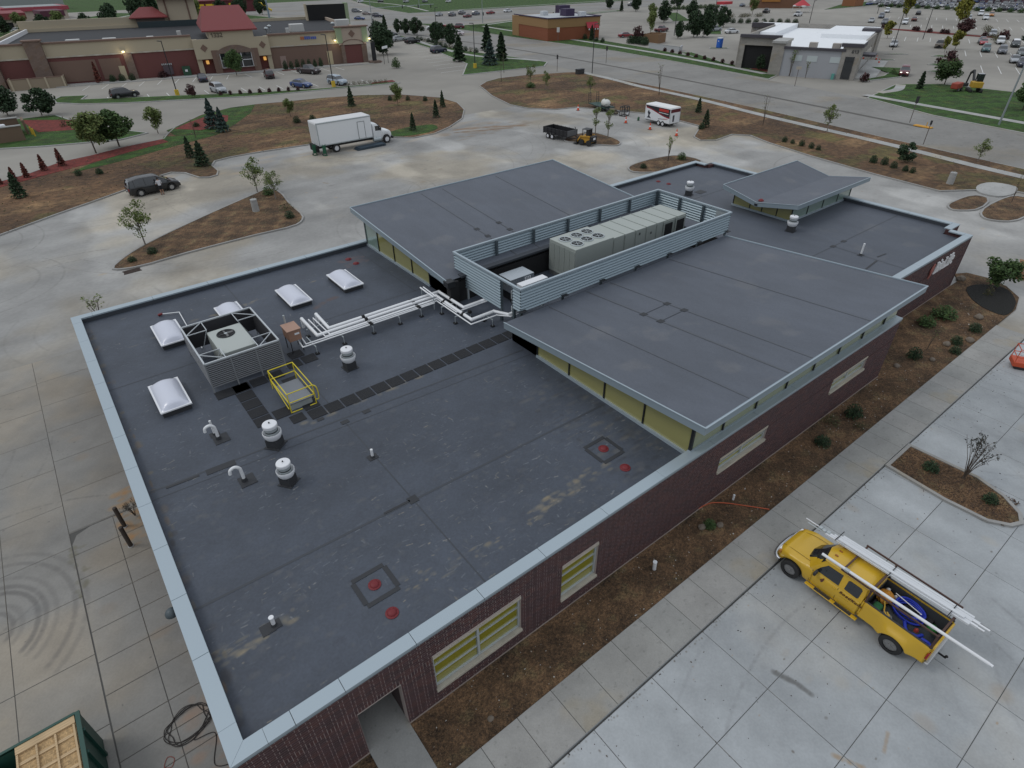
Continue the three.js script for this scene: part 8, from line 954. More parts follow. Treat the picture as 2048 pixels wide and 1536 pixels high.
// ---------- vegetation ----------
const leafMat = (cols) => S(0xffffff, 0.9, { vertexColors: true, side: THREE.DoubleSide });
const mLeaf = leafMat(), mBark = S([0.09, 0.07, 0.055], 0.95), mBarkPale = S([0.2, 0.18, 0.16], 0.95);
function leaves(spots, size, cols, flat_ = 0) { // one small folded leaf-clump per spot
  const pos = [], nor = [], col = [], q = new THREE.Quaternion(), e = new THREE.Euler(), v = V();
  for (const [x, y, z, s = 1, ci] of spots) {
    e.set(rr(-1.2, 1.2) * (1 - flat_), rr(0, 6.28), rr(-1.2, 1.2) * (1 - flat_)); q.setFromEuler(e); const a = size * s * rr(0.7, 1.3), b = a * rr(0.5, 0.8), base = cols[ci ?? Math.floor(rnd() * cols.length)], k = rr(0.75, 1.25);
    const P = [[-a, 0, -b * 0.3], [0, a * 0.25, -b], [a, 0, -b * 0.2], [a * 0.5, -a * 0.1, b], [-a * 0.6, 0, b * 0.9]].map(p => v.set(...p).applyQuaternion(q).toArray().map((t, i) => t + [x, y, z][i]));
    for (const t of [[0, 1, 4], [1, 3, 4], [1, 2, 3]]) { for (const i of t) { pos.push(...P[i]); col.push(base[0] * k, base[1] * k, base[2] * k); } }
  }
  const g = new THREE.BufferGeometry(); g.setAttribute('position', new THREE.Float32BufferAttribute(pos, 3)); g.setAttribute('color', new THREE.Float32BufferAttribute(col, 3)); g.computeVertexNormals(); return g;
}
const G1 = [[0.055, 0.1, 0.03], [0.075, 0.125, 0.036], [0.042, 0.08, 0.025]], GD = [[0.026, 0.052, 0.022], [0.038, 0.07, 0.028], [0.02, 0.042, 0.018]], GL = [[0.13, 0.17, 0.05], [0.1, 0.14, 0.04], [0.155, 0.185, 0.06]], GY = [[0.2, 0.2, 0.03], [0.15, 0.16, 0.026], [0.23, 0.21, 0.035]], GB = [[0.045, 0.08, 0.07], [0.06, 0.1, 0.085], [0.033, 0.06, 0.052]], GR = [[0.15, 0.04, 0.03], [0.115, 0.032, 0.025], [0.18, 0.06, 0.04]], GDR = [[0.075, 0.03, 0.03], [0.055, 0.025, 0.025]], GK = [[0.045, 0.05, 0.045], [0.03, 0.034, 0.03], [0.06, 0.06, 0.05]];
// every maker builds a 1 m tall plant: parts trunk, crown
function decid(cols, n, o = {}) { const { trunk = 0.3, rx = 0.32, size = 0.045, dens = 1, ry = (1 - trunk) / 2 + 0.02, bark = mBark, oval = 0 } = o, t = new THREE.Group(), br = [rod([0, 0, 0], [0.01, 0.72, 0.0], 0.018, 6, 0.007)], sp = [], cy = 1 - ry, lobes = []; for (let i = 0; i < 16; i++) { const a = rr(0, 6.28), u = Math.pow(rnd(), 0.5), y = rr(-0.9, 0.9); lobes.push([Math.cos(a) * rx * u * Math.sqrt(1 - y * y * 0.8), cy + y * ry * 0.85, Math.sin(a) * rx * u * Math.sqrt(1 - y * y * 0.8), rr(0.1, 0.18) * (rx / 0.32)]); } for (const l of lobes) br.push(rod([0.005, Math.max(0.15, l[1] * 0.62), 0], l.slice(0, 3), 0.007, 5, 0.002)); for (let i = 0; i < n; i++) { const l = pick(lobes), a = rr(0, 6.28), c = rr(-1, 1), r = l[3] * Math.pow(rnd(), 0.4) * 1.15, s = Math.sqrt(1 - c * c); sp.push([l[0] + Math.cos(a) * s * r, l[1] + c * r * 0.85, l[2] + Math.sin(a) * s * r]); } t.userData.mk = [br, leaves(sp, size, cols), bark]; return t; }
function conif(cols, n, o = {}) { const { w = 0.28, size = 0.04, taper = 1 } = o, t = new THREE.Group(), sp = [], br = [rod([0, 0, 0], [0, 0.9, 0], 0.02, 6, 0.005)]; for (let i = 0; i < n; i++) { const y = Math.pow(rnd(), 0.75), tier = 0.8 + 0.2 * Math.sin(y * 38), R = w * Math.pow(1 - y, taper) * tier + 0.012, a = rr(0, 6.28), u = Math.sqrt(rr(0.25, 1)); sp.push([Math.cos(a) * R * u, 0.06 + y * 0.94 - 0.04 * u, Math.sin(a) * R * u, 0.7 + 0.5 * (1 - y)]); } t.userData.mk = [br, leaves(sp, size, cols, 0.45), mBark]; return t; }
function bare(cols, n, o = {}) { const { stems = 9, spread = 0.3, size = 0.02 } = o, t = new THREE.Group(), br = [], sp = []; for (let i = 0; i < stems; i++) { const a = rr(0, 6.28), s = spread * rr(0.3, 1), h = rr(0.6, 1), tip = [Math.cos(a) * s, h, Math.sin(a) * s], mid = [tip[0] * 0.35, h * 0.5, tip[2] * 0.35]; br.push(rod([rr(-0.02, 0.02), 0, rr(-0.02, 0.02)], mid, 0.008, 5, 0.005), rod(mid, tip, 0.005, 5, 0.002)); for (let k = 0; k < 4; k++) { const q = rr(0.3, 0.9), p = mid.map((m, j) => lerp(m, tip[j], q)), e = [p[0] + rr(-0.1, 0.1), p[1] + rr(0.05, 0.14), p[2] + rr(-0.1, 0.1)]; br.push(rod(p, e, 0.0035, 4, 0.0015)); for (let m = 0; m < n; m++) sp.push([e[0] + rr(-0.03, 0.03), e[1] + rr(-0.05, 0.03), e[2] + rr(-0.03, 0.03)]); } } t.userData.mk = [br, leaves(sp, size, cols), mBark]; return t; }
function mound(cols, n, o = {}) { const { rx = 0.6, size = 0.08 } = o, t = new THREE.Group(), sp = [], br = []; for (let i = 0; i < 7; i++) { const a = rr(0, 6.28); br.push(rod([0, 0, 0], [Math.cos(a) * rx * 0.6, rr(0.4, 0.8), Math.sin(a) * rx * 0.6], 0.015, 5, 0.006)); } for (let i = 0; i < n; i++) { const a = rr(0, 6.28), c = rr(0, 1), r = Math.pow(rnd(), 0.45), s = Math.sqrt(1 - c * c); sp.push([Math.cos(a) * s * r * rx, 0.05 + c * r * 0.9, Math.sin(a) * s * r * rx]); } t.userData.mk = [br, leaves(sp, size, cols), mBark]; return t; }
const protoG = {}; function plant(kind, label, x, z, h, wid = 1, y = 0.1, group, nm, cat) { const [f, name, c] = PL[kind]; const p = protoG[kind] ||= (() => { const t = f(), [a, b, m] = t.userData.mk; return { trunk: merge(a), crown: prep(b), m }; })(); const t = thing(nm || name, label, cat || c, [x, y, z], (x * 7 + z * 3) % 6.28, group); for (const [n, g, m] of [['trunk', p.trunk, p.m], [c === 'shrub' ? 'foliage' : 'crown', p.crown, mLeaf]]) { const q = new THREE.Mesh(g, m); q.name = n; q.castShadow = q.receiveShadow = true; t.add(q); } t.scale.set(h * wid, h, h * wid); return t; }
const PL = {
  dense: [() => decid(G1, 3600, { rx: 0.36, trunk: 0.22, size: 0.03 }), 'broadleaf_tree', 'tree'], dark: [() => decid(GD, 3000, { rx: 0.38, trunk: 0.16, size: 0.038 }), 'broadleaf_tree', 'tree'], light: [() => decid(GL, 2400, { rx: 0.32, trunk: 0.28, size: 0.028 }), 'broadleaf_tree', 'tree'], airy: [() => decid(GL, 1100, { rx: 0.24, trunk: 0.27, size: 0.02, bark: mBarkPale }), 'young_tree', 'tree'], sparse: [() => decid(GL, 460, { rx: 0.17, trunk: 0.27, size: 0.018, bark: mBarkPale }), 'young_tree', 'tree'], oval: [() => decid(GD, 1800, { rx: 0.3, trunk: 0.05, size: 0.036 }), 'young_tree', 'tree'], yellow: [() => decid(GY, 1500, { rx: 0.28, trunk: 0.2, size: 0.045 }), 'broadleaf_tree', 'tree'], plum: [() => decid(GDR, 1500, { rx: 0.42, trunk: 0.2, size: 0.05 }), 'broadleaf_tree', 'tree'],
  spruce: [() => conif(GB, 2400, { w: 0.32, taper: 0.85, size: 0.032 }), 'spruce_tree', 'tree'], cedar: [() => conif(GD, 1600, { w: 0.26, taper: 0.6, size: 0.05 }), 'conifer_tree', 'tree'], fir: [() => conif(GD, 1800, { w: 0.27, taper: 0.7, size: 0.032 }), 'conifer_tree', 'tree'], redcone: [() => conif(GR, 700, { w: 0.24, taper: 0.7, size: 0.06 }), 'red_shrub', 'shrub'], bare: [() => bare(GK, 4, { stems: 18, spread: 0.3, size: 0.016 }), 'twiggy_shrub', 'shrub'], stems: [() => bare(GL, 5, { stems: 7, spread: 0.16, size: 0.022 }), 'multi_stem_tree', 'tree'], twig: [() => bare(GL, 1, { stems: 5, spread: 0.14, size: 0.016 }), 'bare_tree', 'tree'], mound: [() => mound(GD, 700, { size: 0.055 }), 'low_shrub', 'shrub'], lmound: [() => mound(G1, 700, { size: 0.055 }), 'low_shrub', 'shrub'], rmound: [() => mound(GDR, 300, { size: 0.1 }), 'red_shrub', 'shrub'], tuft: [() => mound([[0.12, 0.1, 0.05], [0.08, 0.08, 0.035], [0.05, 0.06, 0.02]], 160, { rx: 0.8, size: 0.07 }), 'dry_tuft', 'plant'],
};
// foreground and beds
plant('bare', 'dark twiggy shrub standing in the lot island near the yellow truck', 30.1, 6.4, 2.6, 0.95); plant('mound', 'low green shrub at the head of the near lot island', 29.5, 5.2, 0.55, 1.1); plant('mound', 'low green shrub at the rounded end of the near lot island', 29.4, 7.7, 0.5, 1.1);
plant('mound', 'dark green shrub in the strip below the high window', 27.3, 1.1, 0.55, 1.2); plant('mound', 'bushy dark green shrub in the strip beyond the high window', 30.6, 0.95, 0.85, 0.9); plant('tuft', 'dry brown plant beside the bushy green shrub', 29.3, 0.5, 0.5, 1.2); plant('tuft', 'pale dry tuft at the walk edge by the green shrub', 30.0, 1.6, 0.4, 1);
plant('dense', 'small leafy tree in the dark mulch circle at the corner bed', 53.0, 0.0, 2.5, 1.1); plant('lmound', 'spreading green weeds at the foot of the far wing wall', 45.5, -0.6, 0.9, 1.5); plant('lmound', 'green weeds beside the spreading patch at the far wing', 43.6, -0.9, 0.7, 1.4); plant('mound', 'round green shrub below the end of the raised roof', 38.9, 0.4, 0.8, 0.9); plant('mound', 'low dark shrub near the pale boulders', 42.6, 1.3, 0.6, 1); plant('mound', 'low dark shrub nearest the walk by the boulders', 41.4, 1.7, 0.5, 1.1); plant('mound', 'dark shrub just behind the dark mulch edge', 45.2, 1.4, 0.6, 1.1); plant('tuft', 'yellowish plant under the small corner tree', 51.4, 0.0, 0.8, 0.5); plant('twig', 'thin bare sapling in the corner bed', 40.5, 0.5, 1.6); plant('lmound', 'low weed patch by the boulder at the brick wall', 18.6, 0.9, 0.4, 1.2);
plant('bare', 'scrubby plant behind the timbers on the west walk', -0.6, -15.2, 0.9, 1.3); plant('stems', 'leafy multi-stem shrub behind the back coping', 1.2, -36.0, 2.0, 1.5);
plant('airy', 'young leafy tree at the tip of the triangular island', 6.5, -49.0, 3.9, 1.0); plant('airy', 'young leafy tree at the wide end of the triangular island', 19.0, -57.2, 3.6, 1.0); plant('airy', 'young tree nearest the pole base in the triangular island', 19.7, -53.7, 3.0, 1.0);
plant('mound', 'low shrub at the tip of the triangular island', 4.9, -45.8, 0.5, 1.2); plant('mound', 'low shrub under the young tree of the triangular island', 6.6, -46.6, 0.6, 1.2); plant('mound', 'low shrub at the blunt corner of the triangular island', 18.8, -47.5, 0.7, 1.2); plant('tuft', 'dry shrub on the east edge of the triangular island', 19.4, -50, 0.7, 1.3); plant('lmound', 'low shrub between the two trees of the triangular island', 19.6, -55.6, 0.9, 1.2);
plant('sparse', 'thin young tree beside the dump trailer', 64.0, -56.9 + 4.6, 3.6, 1.2, 0.1); plant('sparse', 'thin young tree in the small island behind the loader', 63.7, -49.6, 3.8, 1.1); plant('stems', 'multi-stem sapling in the island behind the far parapet', 61.0, -37.0, 2.8, 1.2); plant('lmound', 'yellow-green shrub beside the multi-stem sapling', 62.8, -36.4, 0.9, 1.1); plant('mound', 'low shrub at the tip of the island behind the far parapet', 56.6, -36.9, 0.6, 1.1);
plant('twig', 'bare young tree in the earth bed by the road footpath', 92.6, -65.6, 5.0, 1); plant('fir', 'small dark conifer in the bed behind the white trailer', 85.8, -51.8, 2.2); plant('fir', 'small dark conifer near the trailer tail by a round shrub', 78.6, -45.0, 2.4, 1.1); plant('mound', 'round dark shrub at the bed corner behind the trailer', 77.2, -44.6, 0.9, 0.9); plant('twig', 'bare young tree halfway along the road bed', 85.4, -40.2, 4.2, 1); plant('airy', 'leafy young tree on the verge by the median sign', 88.6, -32.4, 3.7, 0.9); plant('oval', 'dense oval young tree in the long road bed', 81.5, -19, 2.2, 1.3); plant('airy', 'leafy young tree at the road verge nearest the concrete pad', 88.2, -13.8, 2.5, 1.1); plant('twig', 'bare sapling at the small island near the concrete pad', 75.2, -6.2, 3.0, 0.8);
plant('airy', 'pale young tree in the north-east earth bed', 82.6, -89, 3.6, 1.0); plant('airy', 'pale young tree, the nearer one in the north-east earth bed', 81.2, -82.9, 3.2, 0.9); plant('lmound', 'weedy green patch in the north-east earth bed', 80.5, -86.5, 1.0, 1.6); plant('airy', 'young tree near the raised trailer ramps', 84, -74, 3.0, 0.9);
[[78.9, -33.1], [78.9, -32.0], [78.7, -30.6], [78.5, -29.2], [78.4, -28.2]].forEach(([x, z]) => plant('mound', 'small shrub in the farther row of five along the lot kerb', x + 0.5, z, rr(0.6, 0.9), 0.8, 0.1, 'shrub row by the lot kerb, farther five')); [[77.9, -21.2], [78.1, -20.0], [77.5, -18.7], [77.2, -17.3], [77.1, -16.5]].forEach(([x, z]) => plant('mound', 'small shrub in the nearer row of five along the lot kerb', x + 0.5, z, rr(0.7, 1.0), 0.8, 0.1, 'shrub row by the lot kerb, nearer five'));
// north bed
plant('fir', 'dark slim tree behind the middle of the box truck', 46.8, -92.7, 3.2, 0.9); plant('light', 'small leafy tree behind the front of the box truck', 53, -88, 3.4, 0.8); plant('light', 'small leafy tree at the rear of the box truck', 36, -92, 2.6, 0.9); plant('fir', 'dark conifer beside the truck bonnet', 46, -71, 2.4, 0.9); plant('fir', 'dark conifer in the tip of the north bed, the middle one', 53, -76, 2.6, 0.9); plant('fir', 'dark conifer at the tip of the north bed, farthest of three', 58, -82, 2.6, 0.8); for (const [x, z] of [[37.2, -86], [35, -86.8]]) plant('mound', 'round shrub behind the box truck cargo box', x, z, 1.1, 0.9, 0.1, 'pair of shrubs behind the box truck'); for (const [x, z] of [[54.2, -93], [56.6, -91], [58.6, -88.5]]) plant('mound', 'small shrub along the far edge of the north bed', x, z, 0.9, 0.8, 0.1, 'shrubs on the far edge of the north bed');
plant('spruce', 'blue spruce beside the red mulch, the farther of two', 24.2, -91.5, 4.2, 1.0); plant('spruce', 'blue spruce beside the red mulch, the nearer of two', 24.6, -88.2, 3.4, 1.0); plant('fir', 'dark spruce near the kerb notch, the farther one', 17.2, -76.6, 2.6, 1.0); plant('fir', 'dark spruce near the kerb notch, the nearer wide one', 17.4, -71.8, 2.9, 1.3); plant('fir', 'dark spruce at the left edge of the earth bed', -1, -72, 2.6, 1.2);
plant('light', 'bright green leafy tree at the red strip', 8.2, -87, 4.9, 1.1); plant('dense', 'large dark green leafy tree beside the bright one', 11.2, -88.8, 5.0, 1.25); plant('light', 'medium leafy tree beside the drive and red strip', 17, -93.5, 3.6, 1.0); plant('dark', 'round dark tree at the left photo edge', 0.8, -124, 4.2, 1.2); plant('dark', 'round dark tree on the lawn by the drive', 5.2, -120, 4.0, 1.2); plant('twig', 'bare sapling on the lawn by the drive', 20.5, -87, 2.6, 1);
for (const [x, z, h] of [[4, -83, 2.1], [2.1, -82, 1.9], [-1, -79.2, 1.6], [0.2, -80, 1.7], [-2.4, -78.8, 1.4]]) plant('redcone', 'cone shaped red-brown shrub in the red mulch strip', x, z, h, 1.0, 0.1, 'red cone shrubs in the mulch strip'); for (const [x, z] of [[5, -77], [7, -76]]) plant('mound', 'small dark shrub in the earth bed by the red strip', x, z, 0.8, 0.9, 0.1, 'dark shrubs by the red strip'); for (const [x, z] of [[7, -108], [8.2, -106.5], [9, -104]]) plant('tuft', 'pale plumed grass on the lawn before the red mulch', x, z, 1.6, 0.5, 0.1, 'plumed grasses by the lawn'); for (const [x, z] of [[22.5, -94.5], [24.5, -96.5], [26, -98.5]]) plant('mound', 'low shrub in the red mulch circle by the spruces', x, z, 0.7, 1.2, 0.1, 'shrubs in the red mulch circle');
// round the shops
for (let i = 0; i < 7; i++) plant('mound', 'clipped dark shrub in the row before the brown brick shop wall', 54 + i * 1.35, -141.6 + i * 0.14, rr(1.8, 2.4), 0.45, 0.1, 'clipped shrubs at the shop wall'); for (let i = 0; i < 9; i++) plant('rmound', 'small red-brown shrub in the lawn strip of the shop lot', 33 + i * 1.6, -118.6 + i * 0.62, 0.8, 0.8, 0.13, 'red shrubs in the lawn strip, farther run'); for (let i = 0; i < 8; i++) plant('tuft', 'low yellowish shrub in the lawn strip near the yellow pole base', 55.5 + i * 1.0, -112.2 + i * 0.3, 0.8, 0.9, 0.13, 'yellowish shrubs in the lawn strip'); plant('plum', 'small red tree in the lawn strip of the shop lot', 28.3, -119.6, 2.2, 0.8); plant('dense', 'tree against the arched shop window', 44 - 1.2, -142.0 + 1.2, 5.4, 0.8); plant('redcone', 'tall rusty conifer beside the shop blue sign', 18, -150.6, 4.0, 0.7); for (const [x, z] of [[20.5, -150.4], [22.2, -150], [24, -149.6]]) plant('mound', 'dark shrub before the red brick shop wall', x, z, 1.5, 0.8, 0.1, 'shrubs before the red brick wall'); plant('rmound', 'low red shrub in the bed before the meters', 30, -149.2, 1.3, 1.5);
for (const [k, l, x, z, h, w] of [['dark', 'big dark tree at the corner of the shop building, nearest', 84, -150, 6.2, 1.1], ['dark', 'big dark tree behind the corner of the shop building', 91, -166, 6.0, 1.1], ['dark', 'dark tree farthest behind the shop building corner', 96, -176, 5.5, 1.0], ['cedar', 'slim dark tree by the signal mast', 112.5, -204, 5.0, 0.9], ['dark', 'small dark tree left of a pair at the hedge', 113.5, -196, 4.2, 0.8], ['dark', 'small dark tree right of a pair at the hedge', 114, -191, 4.4, 0.9], ['dark', 'dark open tree at the hedge below the queue', 114.5, -186, 5.0, 1.0], ['dark', 'dark tree at the hedge behind the black pole', 107.5, -164, 5.2, 0.9], ['dark', 'dark tree at the hedge right of the black pole', 112.5, -168, 4.6, 0.9], ['dark', 'dark tree at the hedge above the parked dark car', 105.5, -153, 5.4, 0.9], ['cedar', 'tall dark columnar tree at the edge of the parking bays', 90.7, -125.8, 5.6, 1.1], ['cedar', 'dark evergreen behind the blue spruce on the lawn', 108.5, -139, 6.0, 1.1], ['spruce', 'wide blue spruce on the triangular lawn', 92.2, -115.5, 5.3, 1.3], ['cedar', 'dark evergreen right of the blue spruce', 98.6, -119.5, 6.0, 1.0], ['lmound', 'round shrub at the kerb of the shop side drive', 74.2, -127, 2.2, 0.8]]) plant(k, l, x, z, h, w);
for (let i = 0; i < 16; i++) plant(i % 4 === 2 ? 'tuft' : 'mound', i % 4 === 2 ? 'yellow shrub in the hedge along the road side of the lot' : 'green shrub in the hedge along the road side of the lot', lerp(107, 104, i / 15) - (i > 6 ? 3 - (i - 6) * 0.2 : 0), lerp(-173, -136, i / 15), 1.3, 0.9, 0.1, i % 4 === 2 ? 'yellow shrubs in the road hedge' : 'green shrubs in the road hedge');
plant('twig', 'bare sapling where the near drive meets the road', 87.5, -104, 4, 0.8); plant('twig', 'bare sapling at the corner of the north-east bed', 80, -95, 3.6, 0.8);
// beyond the road
for (let i = 0; i < 9; i++) plant('rmound', 'reddish shrub in the clump left of the ochre restaurant', 156 - i * 0.4, -184 + i * 2.4, 2.2, 0.9, 0.1, 'reddish shrubs left of the restaurant'); for (let i = 0; i < 10; i++) plant('mound', 'dark shrub along the front of the ochre restaurant', 149 - i * 0.75, -158 + i * 3.2, rr(0.9, 1.7), 0.8, 0.1, 'dark shrubs along the restaurant front'); plant('cedar', 'dark columnar conifer at the near corner of the restaurant', 144.5, -136, 4.0, 0.8); plant('cedar', 'dark columnar conifer at the purple tower', 152.5, -162.5, 5.6, 0.6); for (let i = 0; i < 6; i++) plant('mound', 'dark shrub beside the brown timber enclosure', 147 + rr(-1.5, 1), -122.5 + i * 1.1, rr(1.6, 2.4), 0.9, 0.1, 'shrubs by the timber enclosure'); plant('plum', 'reddish tree beside the timber enclosure', 149, -122, 4, 0.8);
for (const [k, l, x, z, h, w] of [['dark', 'dark tree in the restaurant lot, left of the pair of trunks', 172, -120.5, 7, 0.9], ['dark', 'dark tree in the restaurant lot, right of the pair of trunks', 174, -118.5, 7, 0.9], ['light', 'slim leafy tree beside the restaurant lot pole', 168, -134, 6.5, 0.7], ['dark', 'small dark tree on the little island of the restaurant lot', 165.3, -121, 4.5, 0.8], ['dark', 'dark tree at the back of the restaurant lot, left', 205, -160, 7, 0.9], ['dark', 'dark tree at the back of the restaurant lot, middle', 218, -158, 6.5, 0.9], ['light', 'slim tree behind the restaurant lot', 196, -158, 6.5, 0.7], ['dark', 'dark tree on the verge behind the lot cars', 210, -143, 6, 0.9], ['dark', 'dark tree on the verge left of the white roof', 204, -133, 6, 0.9], ['dark', 'dark round tree on the far kerb, above the restaurant', 244, -226, 5, 1], ['cedar', 'small dark tree beside the far kerb tree', 236, -211, 4.4, 0.9], ['dark', 'slim dark tree at the left end of the restaurant', 163, -172, 6, 0.6], ['dark', 'tree among the upper shops, left', 240, -206, 7, 0.8], ['light', 'yellow-green tree before the far brick shop', 258, -158, 6, 0.9], ['dark', 'tree beside the upper lot entrance', 268, -206, 7, 0.9]]) plant(k, l, x, z, h, w, 0.05);
for (let i = 0; i < 14; i++) plant('tuft', 'yellowish shrub in the planted strip above the restaurant lot', 222 + i * 2.2, -160 + i * 0.9 - (i % 3), 1.6, 1.2, 0.1, 'yellowish shrubs above the restaurant lot'); for (let i = 0; i < 12; i++) plant('mound', 'dark shrub in the strip behind the white roof', 214 + i * 1.6, -146 + i * 2.1, 1.7, 1.1, 0.1, 'dark shrubs behind the white roof'); for (let i = 0; i < 14; i++) plant('lmound', 'green shrub in the strip along the upper lot', 250 + i * 2.4, -200 + i * 0.6, 1.8, 1.2, 0.1, 'green shrubs of the upper lot');
plant('stems', 'tall slim leafy plant against the silver wall of the white-roofed building', 127.2, -61.6, 4.8, 0.9); plant('dark', 'dark shrub before the black garage opening', 129, -69.5, 3.0, 0.8); plant('twig', 'bare tree before the black garage opening', 128.8, -67.4, 3.6, 0.9); plant('mound', 'dark round shrub at the pier of the white-roofed building', 128, -64.6, 1.5, 1.1); plant('stems', 'thin sapling before the silver wall of the white-roofed building', 127, -58, 3, 0.8); plant('rmound', 'brown shrub at the corner of the white-roofed building', 131.8, -48.8, 1.6, 1.0); for (let i = 0; i < 9; i++) plant('rmound', 'small red shrub along the far footpath by the low wall', 139.5 - i * 0.95, -104 + i * 3.2, 0.9, 1.0, 0.14, 'red shrubs along the far footpath');
// right-hand lot
for (const [k, l, x, z, h, w] of [['yellow', 'yellow-green tree at the left of the lot, the near small one', 208, -80, 4.6, 0.9], ['yellow', 'tall yellow-green tree left of the middle light pole', 276, -105, 8.5, 0.7], ['light', 'green tree behind the tall yellow-green one', 292, -112, 8, 0.7], ['yellow', 'tall yellow-green tree in the middle of the lot', 262, -82, 8.5, 0.8], ['plum', 'dark plum tree behind the yellow tree at the mulch row', 232, -69.5, 4.2, 1.1], ['yellow', 'yellow-green tree at the mulch row', 194.5, -57, 4.4, 0.9], ['yellow', 'thin yellow tree above the tan pickup', 187, -56.5, 3.6, 0.6], ['plum', 'dark plum tree on the grass bump of the drive', 152.6, -43, 4.0, 1.1], ['dense', 'green spreading tree at the lawn corner, left one', 139, -37.5, 4.6, 1.2], ['dense', 'green spreading tree at the lawn corner, right one', 124, -20.5, 5.0, 1.0], ['cedar', 'dark oval tree at the lawn kerb', 131, -38.5, 3.0, 0.9], ['dark', 'dark tree at the right edge of the lot', 214, -47, 5, 1.0], ['rmound', 'red shrub mass at the right edge of the lot', 226, -57, 2.6, 1.0]]) plant(k, l, x, z, h, w, 0.02); for (let i = 0; i < 8; i++) plant('rmound', 'dark red shrub in the long mulch row of the right-hand lot', [235, 234.6, 233.2, 231.6, 231.4, 230.8, 230.2, 229.6][i], [-94, -84, -82.6, -78.4, -74.6, -73.2, -63, -58.6][i], 1.3, 1.1, 0.1, 'red shrubs in the mulch row'); for (let i = 0; i < 16; i++) plant('lmound', 'low green shrub in the strip before the packed far lot', 331 + rr(-0.6, 0.6), -140 + i * 3.9, 1.8, 1.2, 0.1, 'shrubs before the packed far lot');
for (let i = 0; i < 7; i++) plant('tuft', 'low olive shrub in the strip at the right of the lot', 252 - i * 6, -70 + i * 2.6, 1.6, 1.3, 0.05, 'olive shrubs at the right of the lot');
// far left
for (const [k, x, z, h] of [['dark', 4, -300, 7], ['dark', 10, -296, 6], ['light', 15, -290, 7], ['dark', 22, -290, 6], ['light', 26, -288, 7], ['dark', 34, -286, 6], ['dark', 42, -280, 8], ['dark', 56, -292, 13], ['dark', 62, -286, 8], ['dark', 68, -284, 7], ['light', 74, -290, 10], ['dark', 50, -330, 7], ['dark', 66, -330, 8]]) plant(k, k === 'dark' ? (h > 10 ? 'large dark tree far behind the shop roof' : 'dark tree in the far strip behind the shop roof') : 'light green tree in the far strip behind the shop roof', x, z, h, 0.9, 0.05, h > 10 ? undefined : k === 'dark' ? 'dark trees far behind the shops' : 'light trees far behind the shops'); for (const [x, z] of [[93, -322], [98, -316], [104, -330], [111, -322]]) plant('dark', 'dark tree by the far diner with yellow awnings', x, z, 7, 0.9, 0.05, 'trees by the far diner');
for (const [i, c] of [0, 1, 0, 3, 2, 1].entries()) makeCar('sedan', ['white car in the far street behind the shop roof, leftmost', 'green-grey car in the far street behind the shop roof', 'white van-like car in the far street under the big dark tree', 'dark car in the far street behind the small trees', 'grey car in the far street left of the big dark tree', 'silver car in the far street before the pale wall'][i], [[0.6, 0.62, 0.62], [0.1, 0.14, 0.13], [0.55, 0.56, 0.57], [0.02, 0.02, 0.03], [0.15, 0.16, 0.17], [0.35, 0.36, 0.37]][i], [[14, 0, -306], [30, 0, -302], [50, 0, -312], [38, 0, -322], [44, 0, -304], [60, 0, -306]][i], 0.1, undefined, { far: 1 });
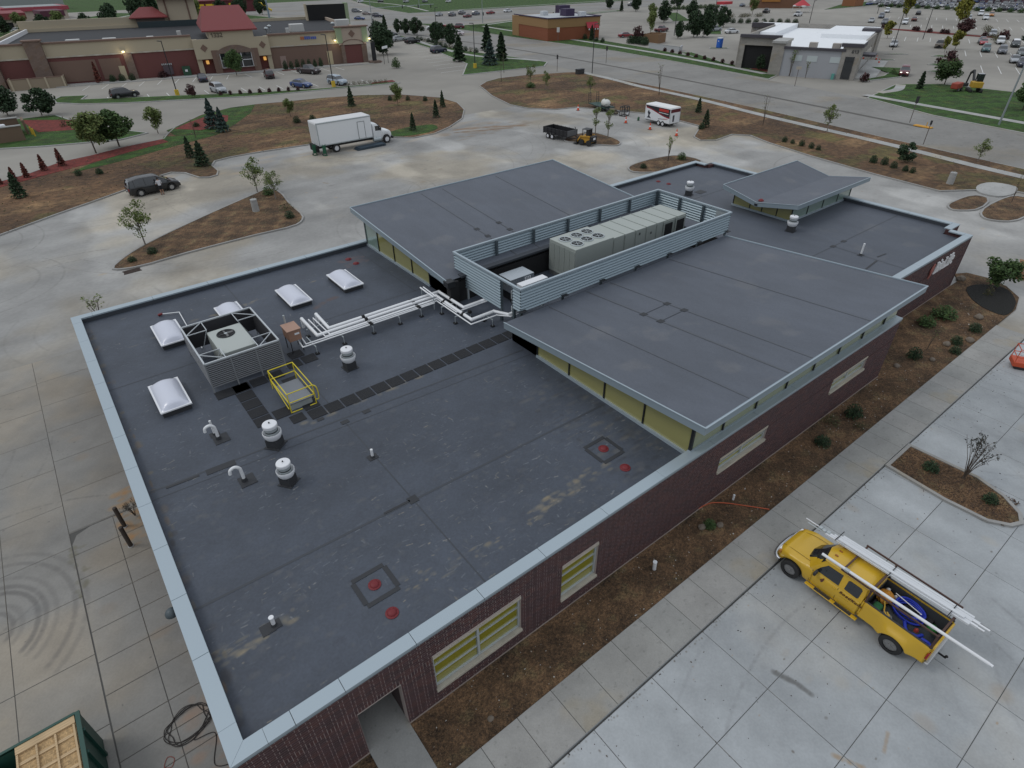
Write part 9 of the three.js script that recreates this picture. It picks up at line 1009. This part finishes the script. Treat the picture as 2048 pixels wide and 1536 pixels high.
// ---------- loose ground matter ----------
function inside(x, z, p) { let c = false; for (let i = 0, j = p.length - 1; i < p.length; j = i++) if ((p[i][1] > z) !== (p[j][1] > z) && x < (p[j][0] - p[i][0]) * (z - p[i][1]) / (p[j][1] - p[i][1]) + p[i][0]) c = !c; return c; }
{
  const chip = prep(new THREE.IcosahedronGeometry(1, 0)), place = (name, n, f, mat, cols) => { const im = new THREE.InstancedMesh(chip, mat, n), m = new THREE.Matrix4(), q = new THREE.Quaternion(), e = new THREE.Euler(), c = new THREE.Color(); for (let i = 0; i < n; i++) { const [x, y, z, s] = f(i); e.set(rr(0, 6), rr(0, 6), rr(0, 6)); q.setFromEuler(e); m.compose(V(x, y, z), q, V(s * rr(0.7, 1.6), s * rr(0.3, 0.7), s * rr(0.6, 1.2))); im.setMatrixAt(i, m); im.setColorAt(i, c.setRGB(...pick(cols))); } im.name = numbered(name); im.userData = { kind: 'stuff', label: 'loose ' + name.replace(/_/g, ' ') + ' scattered over the bare earth', category: 'debris' }; im.castShadow = im.receiveShadow = true; scene.add(im); };
  const strip = () => { const x = rr(4.7, 50), z = x > 35.4 ? rr(-2.1, 1.9) : rr(0.1, 1.9); return [x, z]; };
  place('mulch_chips', 12000, () => { const [x, z] = strip(); return [x, 0.1, z, rr(0.01, 0.026)]; }, S(0xffffff, 1), [[0.1, 0.06, 0.035], [0.12, 0.075, 0.04], [0.06, 0.04, 0.028], [0.15, 0.1, 0.06]]); place('pale_pebbles', 260, () => { const [x, z] = strip(); return [x, 0.105, z, rr(0.01, 0.035)]; }, S(0xffffff, 0.9), [[0.5, 0.48, 0.44], [0.4, 0.36, 0.3], [0.55, 0.52, 0.48]]);
  place('island_chips', 2600, () => { const t = rnd(); return [rr(28.3, 30.4), 0.105, rr(3.9, 8.6), rr(0.012, 0.04)]; }, S(0xffffff, 1), [[0.1, 0.06, 0.035], [0.15, 0.09, 0.05], [0.06, 0.04, 0.03]]); place('slab_crumbs', 500, () => [rr(5, 46), 0.032, 3.78 + Math.pow(rnd(), 3) * 10, rr(0.008, 0.028)], S(0xffffff, 1), [[0.06, 0.045, 0.035], [0.12, 0.1, 0.08], [0.05, 0.05, 0.05]]); place('earth_clods', 4000, () => { for (;;) { const x = rr(-12, 62), z = rr(-104, -60); if (inside(x, z, BED_N)) return [x, 0.1, z, rr(0.02, 0.09)]; } }, S(0xffffff, 1), [[0.1, 0.065, 0.04], [0.14, 0.09, 0.055], [0.17, 0.13, 0.08], [0.08, 0.08, 0.035]]); place('verge_clods', 4000, () => { for (;;) { const x = rr(68, 100), z = rr(-98, 10); if (inside(x, z, BED_E)) return [x, 0.1, z, rr(0.02, 0.08)]; } }, S(0xffffff, 1), [[0.1, 0.065, 0.04], [0.14, 0.09, 0.055], [0.16, 0.12, 0.07]]);
  const rock = (l, x, z, s) => { const g = new THREE.IcosahedronGeometry(s, 3), p = g.attributes.position; for (let i = 0; i < p.count; i++) { const k = 0.75 + 0.55 * fbm(p.getX(i) / s * 1.6 + x * 3 + 40, p.getZ(i) / s * 1.6 + p.getY(i) / s + z * 3 + 60, 3, 256); p.setXYZ(i, p.getX(i) * k * 1.2, p.getY(i) * k * 0.75, p.getZ(i) * k); } g.computeVertexNormals(); const m = mk('boulder', g, S([0.2, 0.165, 0.13], 0.95, { map: rep(tConc, 1) })); m.position.set(x, 0.1 + s * 0.3, z); tag(m, l, 'boulder'); };
  rock('pale boulder in the corner bed, nearest the walk', 43.6, 1.7, 0.22); rock('pale flat boulder behind the walk by two shrubs', 42.0, 1.0, 0.2); rock('brown boulder at the edge of the dark mulch', 47.2, 0.9, 0.26); rock('small boulder at the foot of the far wing wall', 37.2, 0.2, 0.16); rock('pale boulder in the strip below the raised roof corner', 18.3, 0.75, 0.14); rock('brown boulder beside the pale one in the strip', 19.0, 1.15, 0.13); rock('white stone in the strip near the entrance walk', 6.6, 1.5, 0.09); rock('rusty boulder at the head of the corner bed', 52.6, -2.2, 0.28); rock('rusty stone pile in the middle of the corner bed', 39.5, 1.2, 0.16);
}
renderer.render(scene, camera);
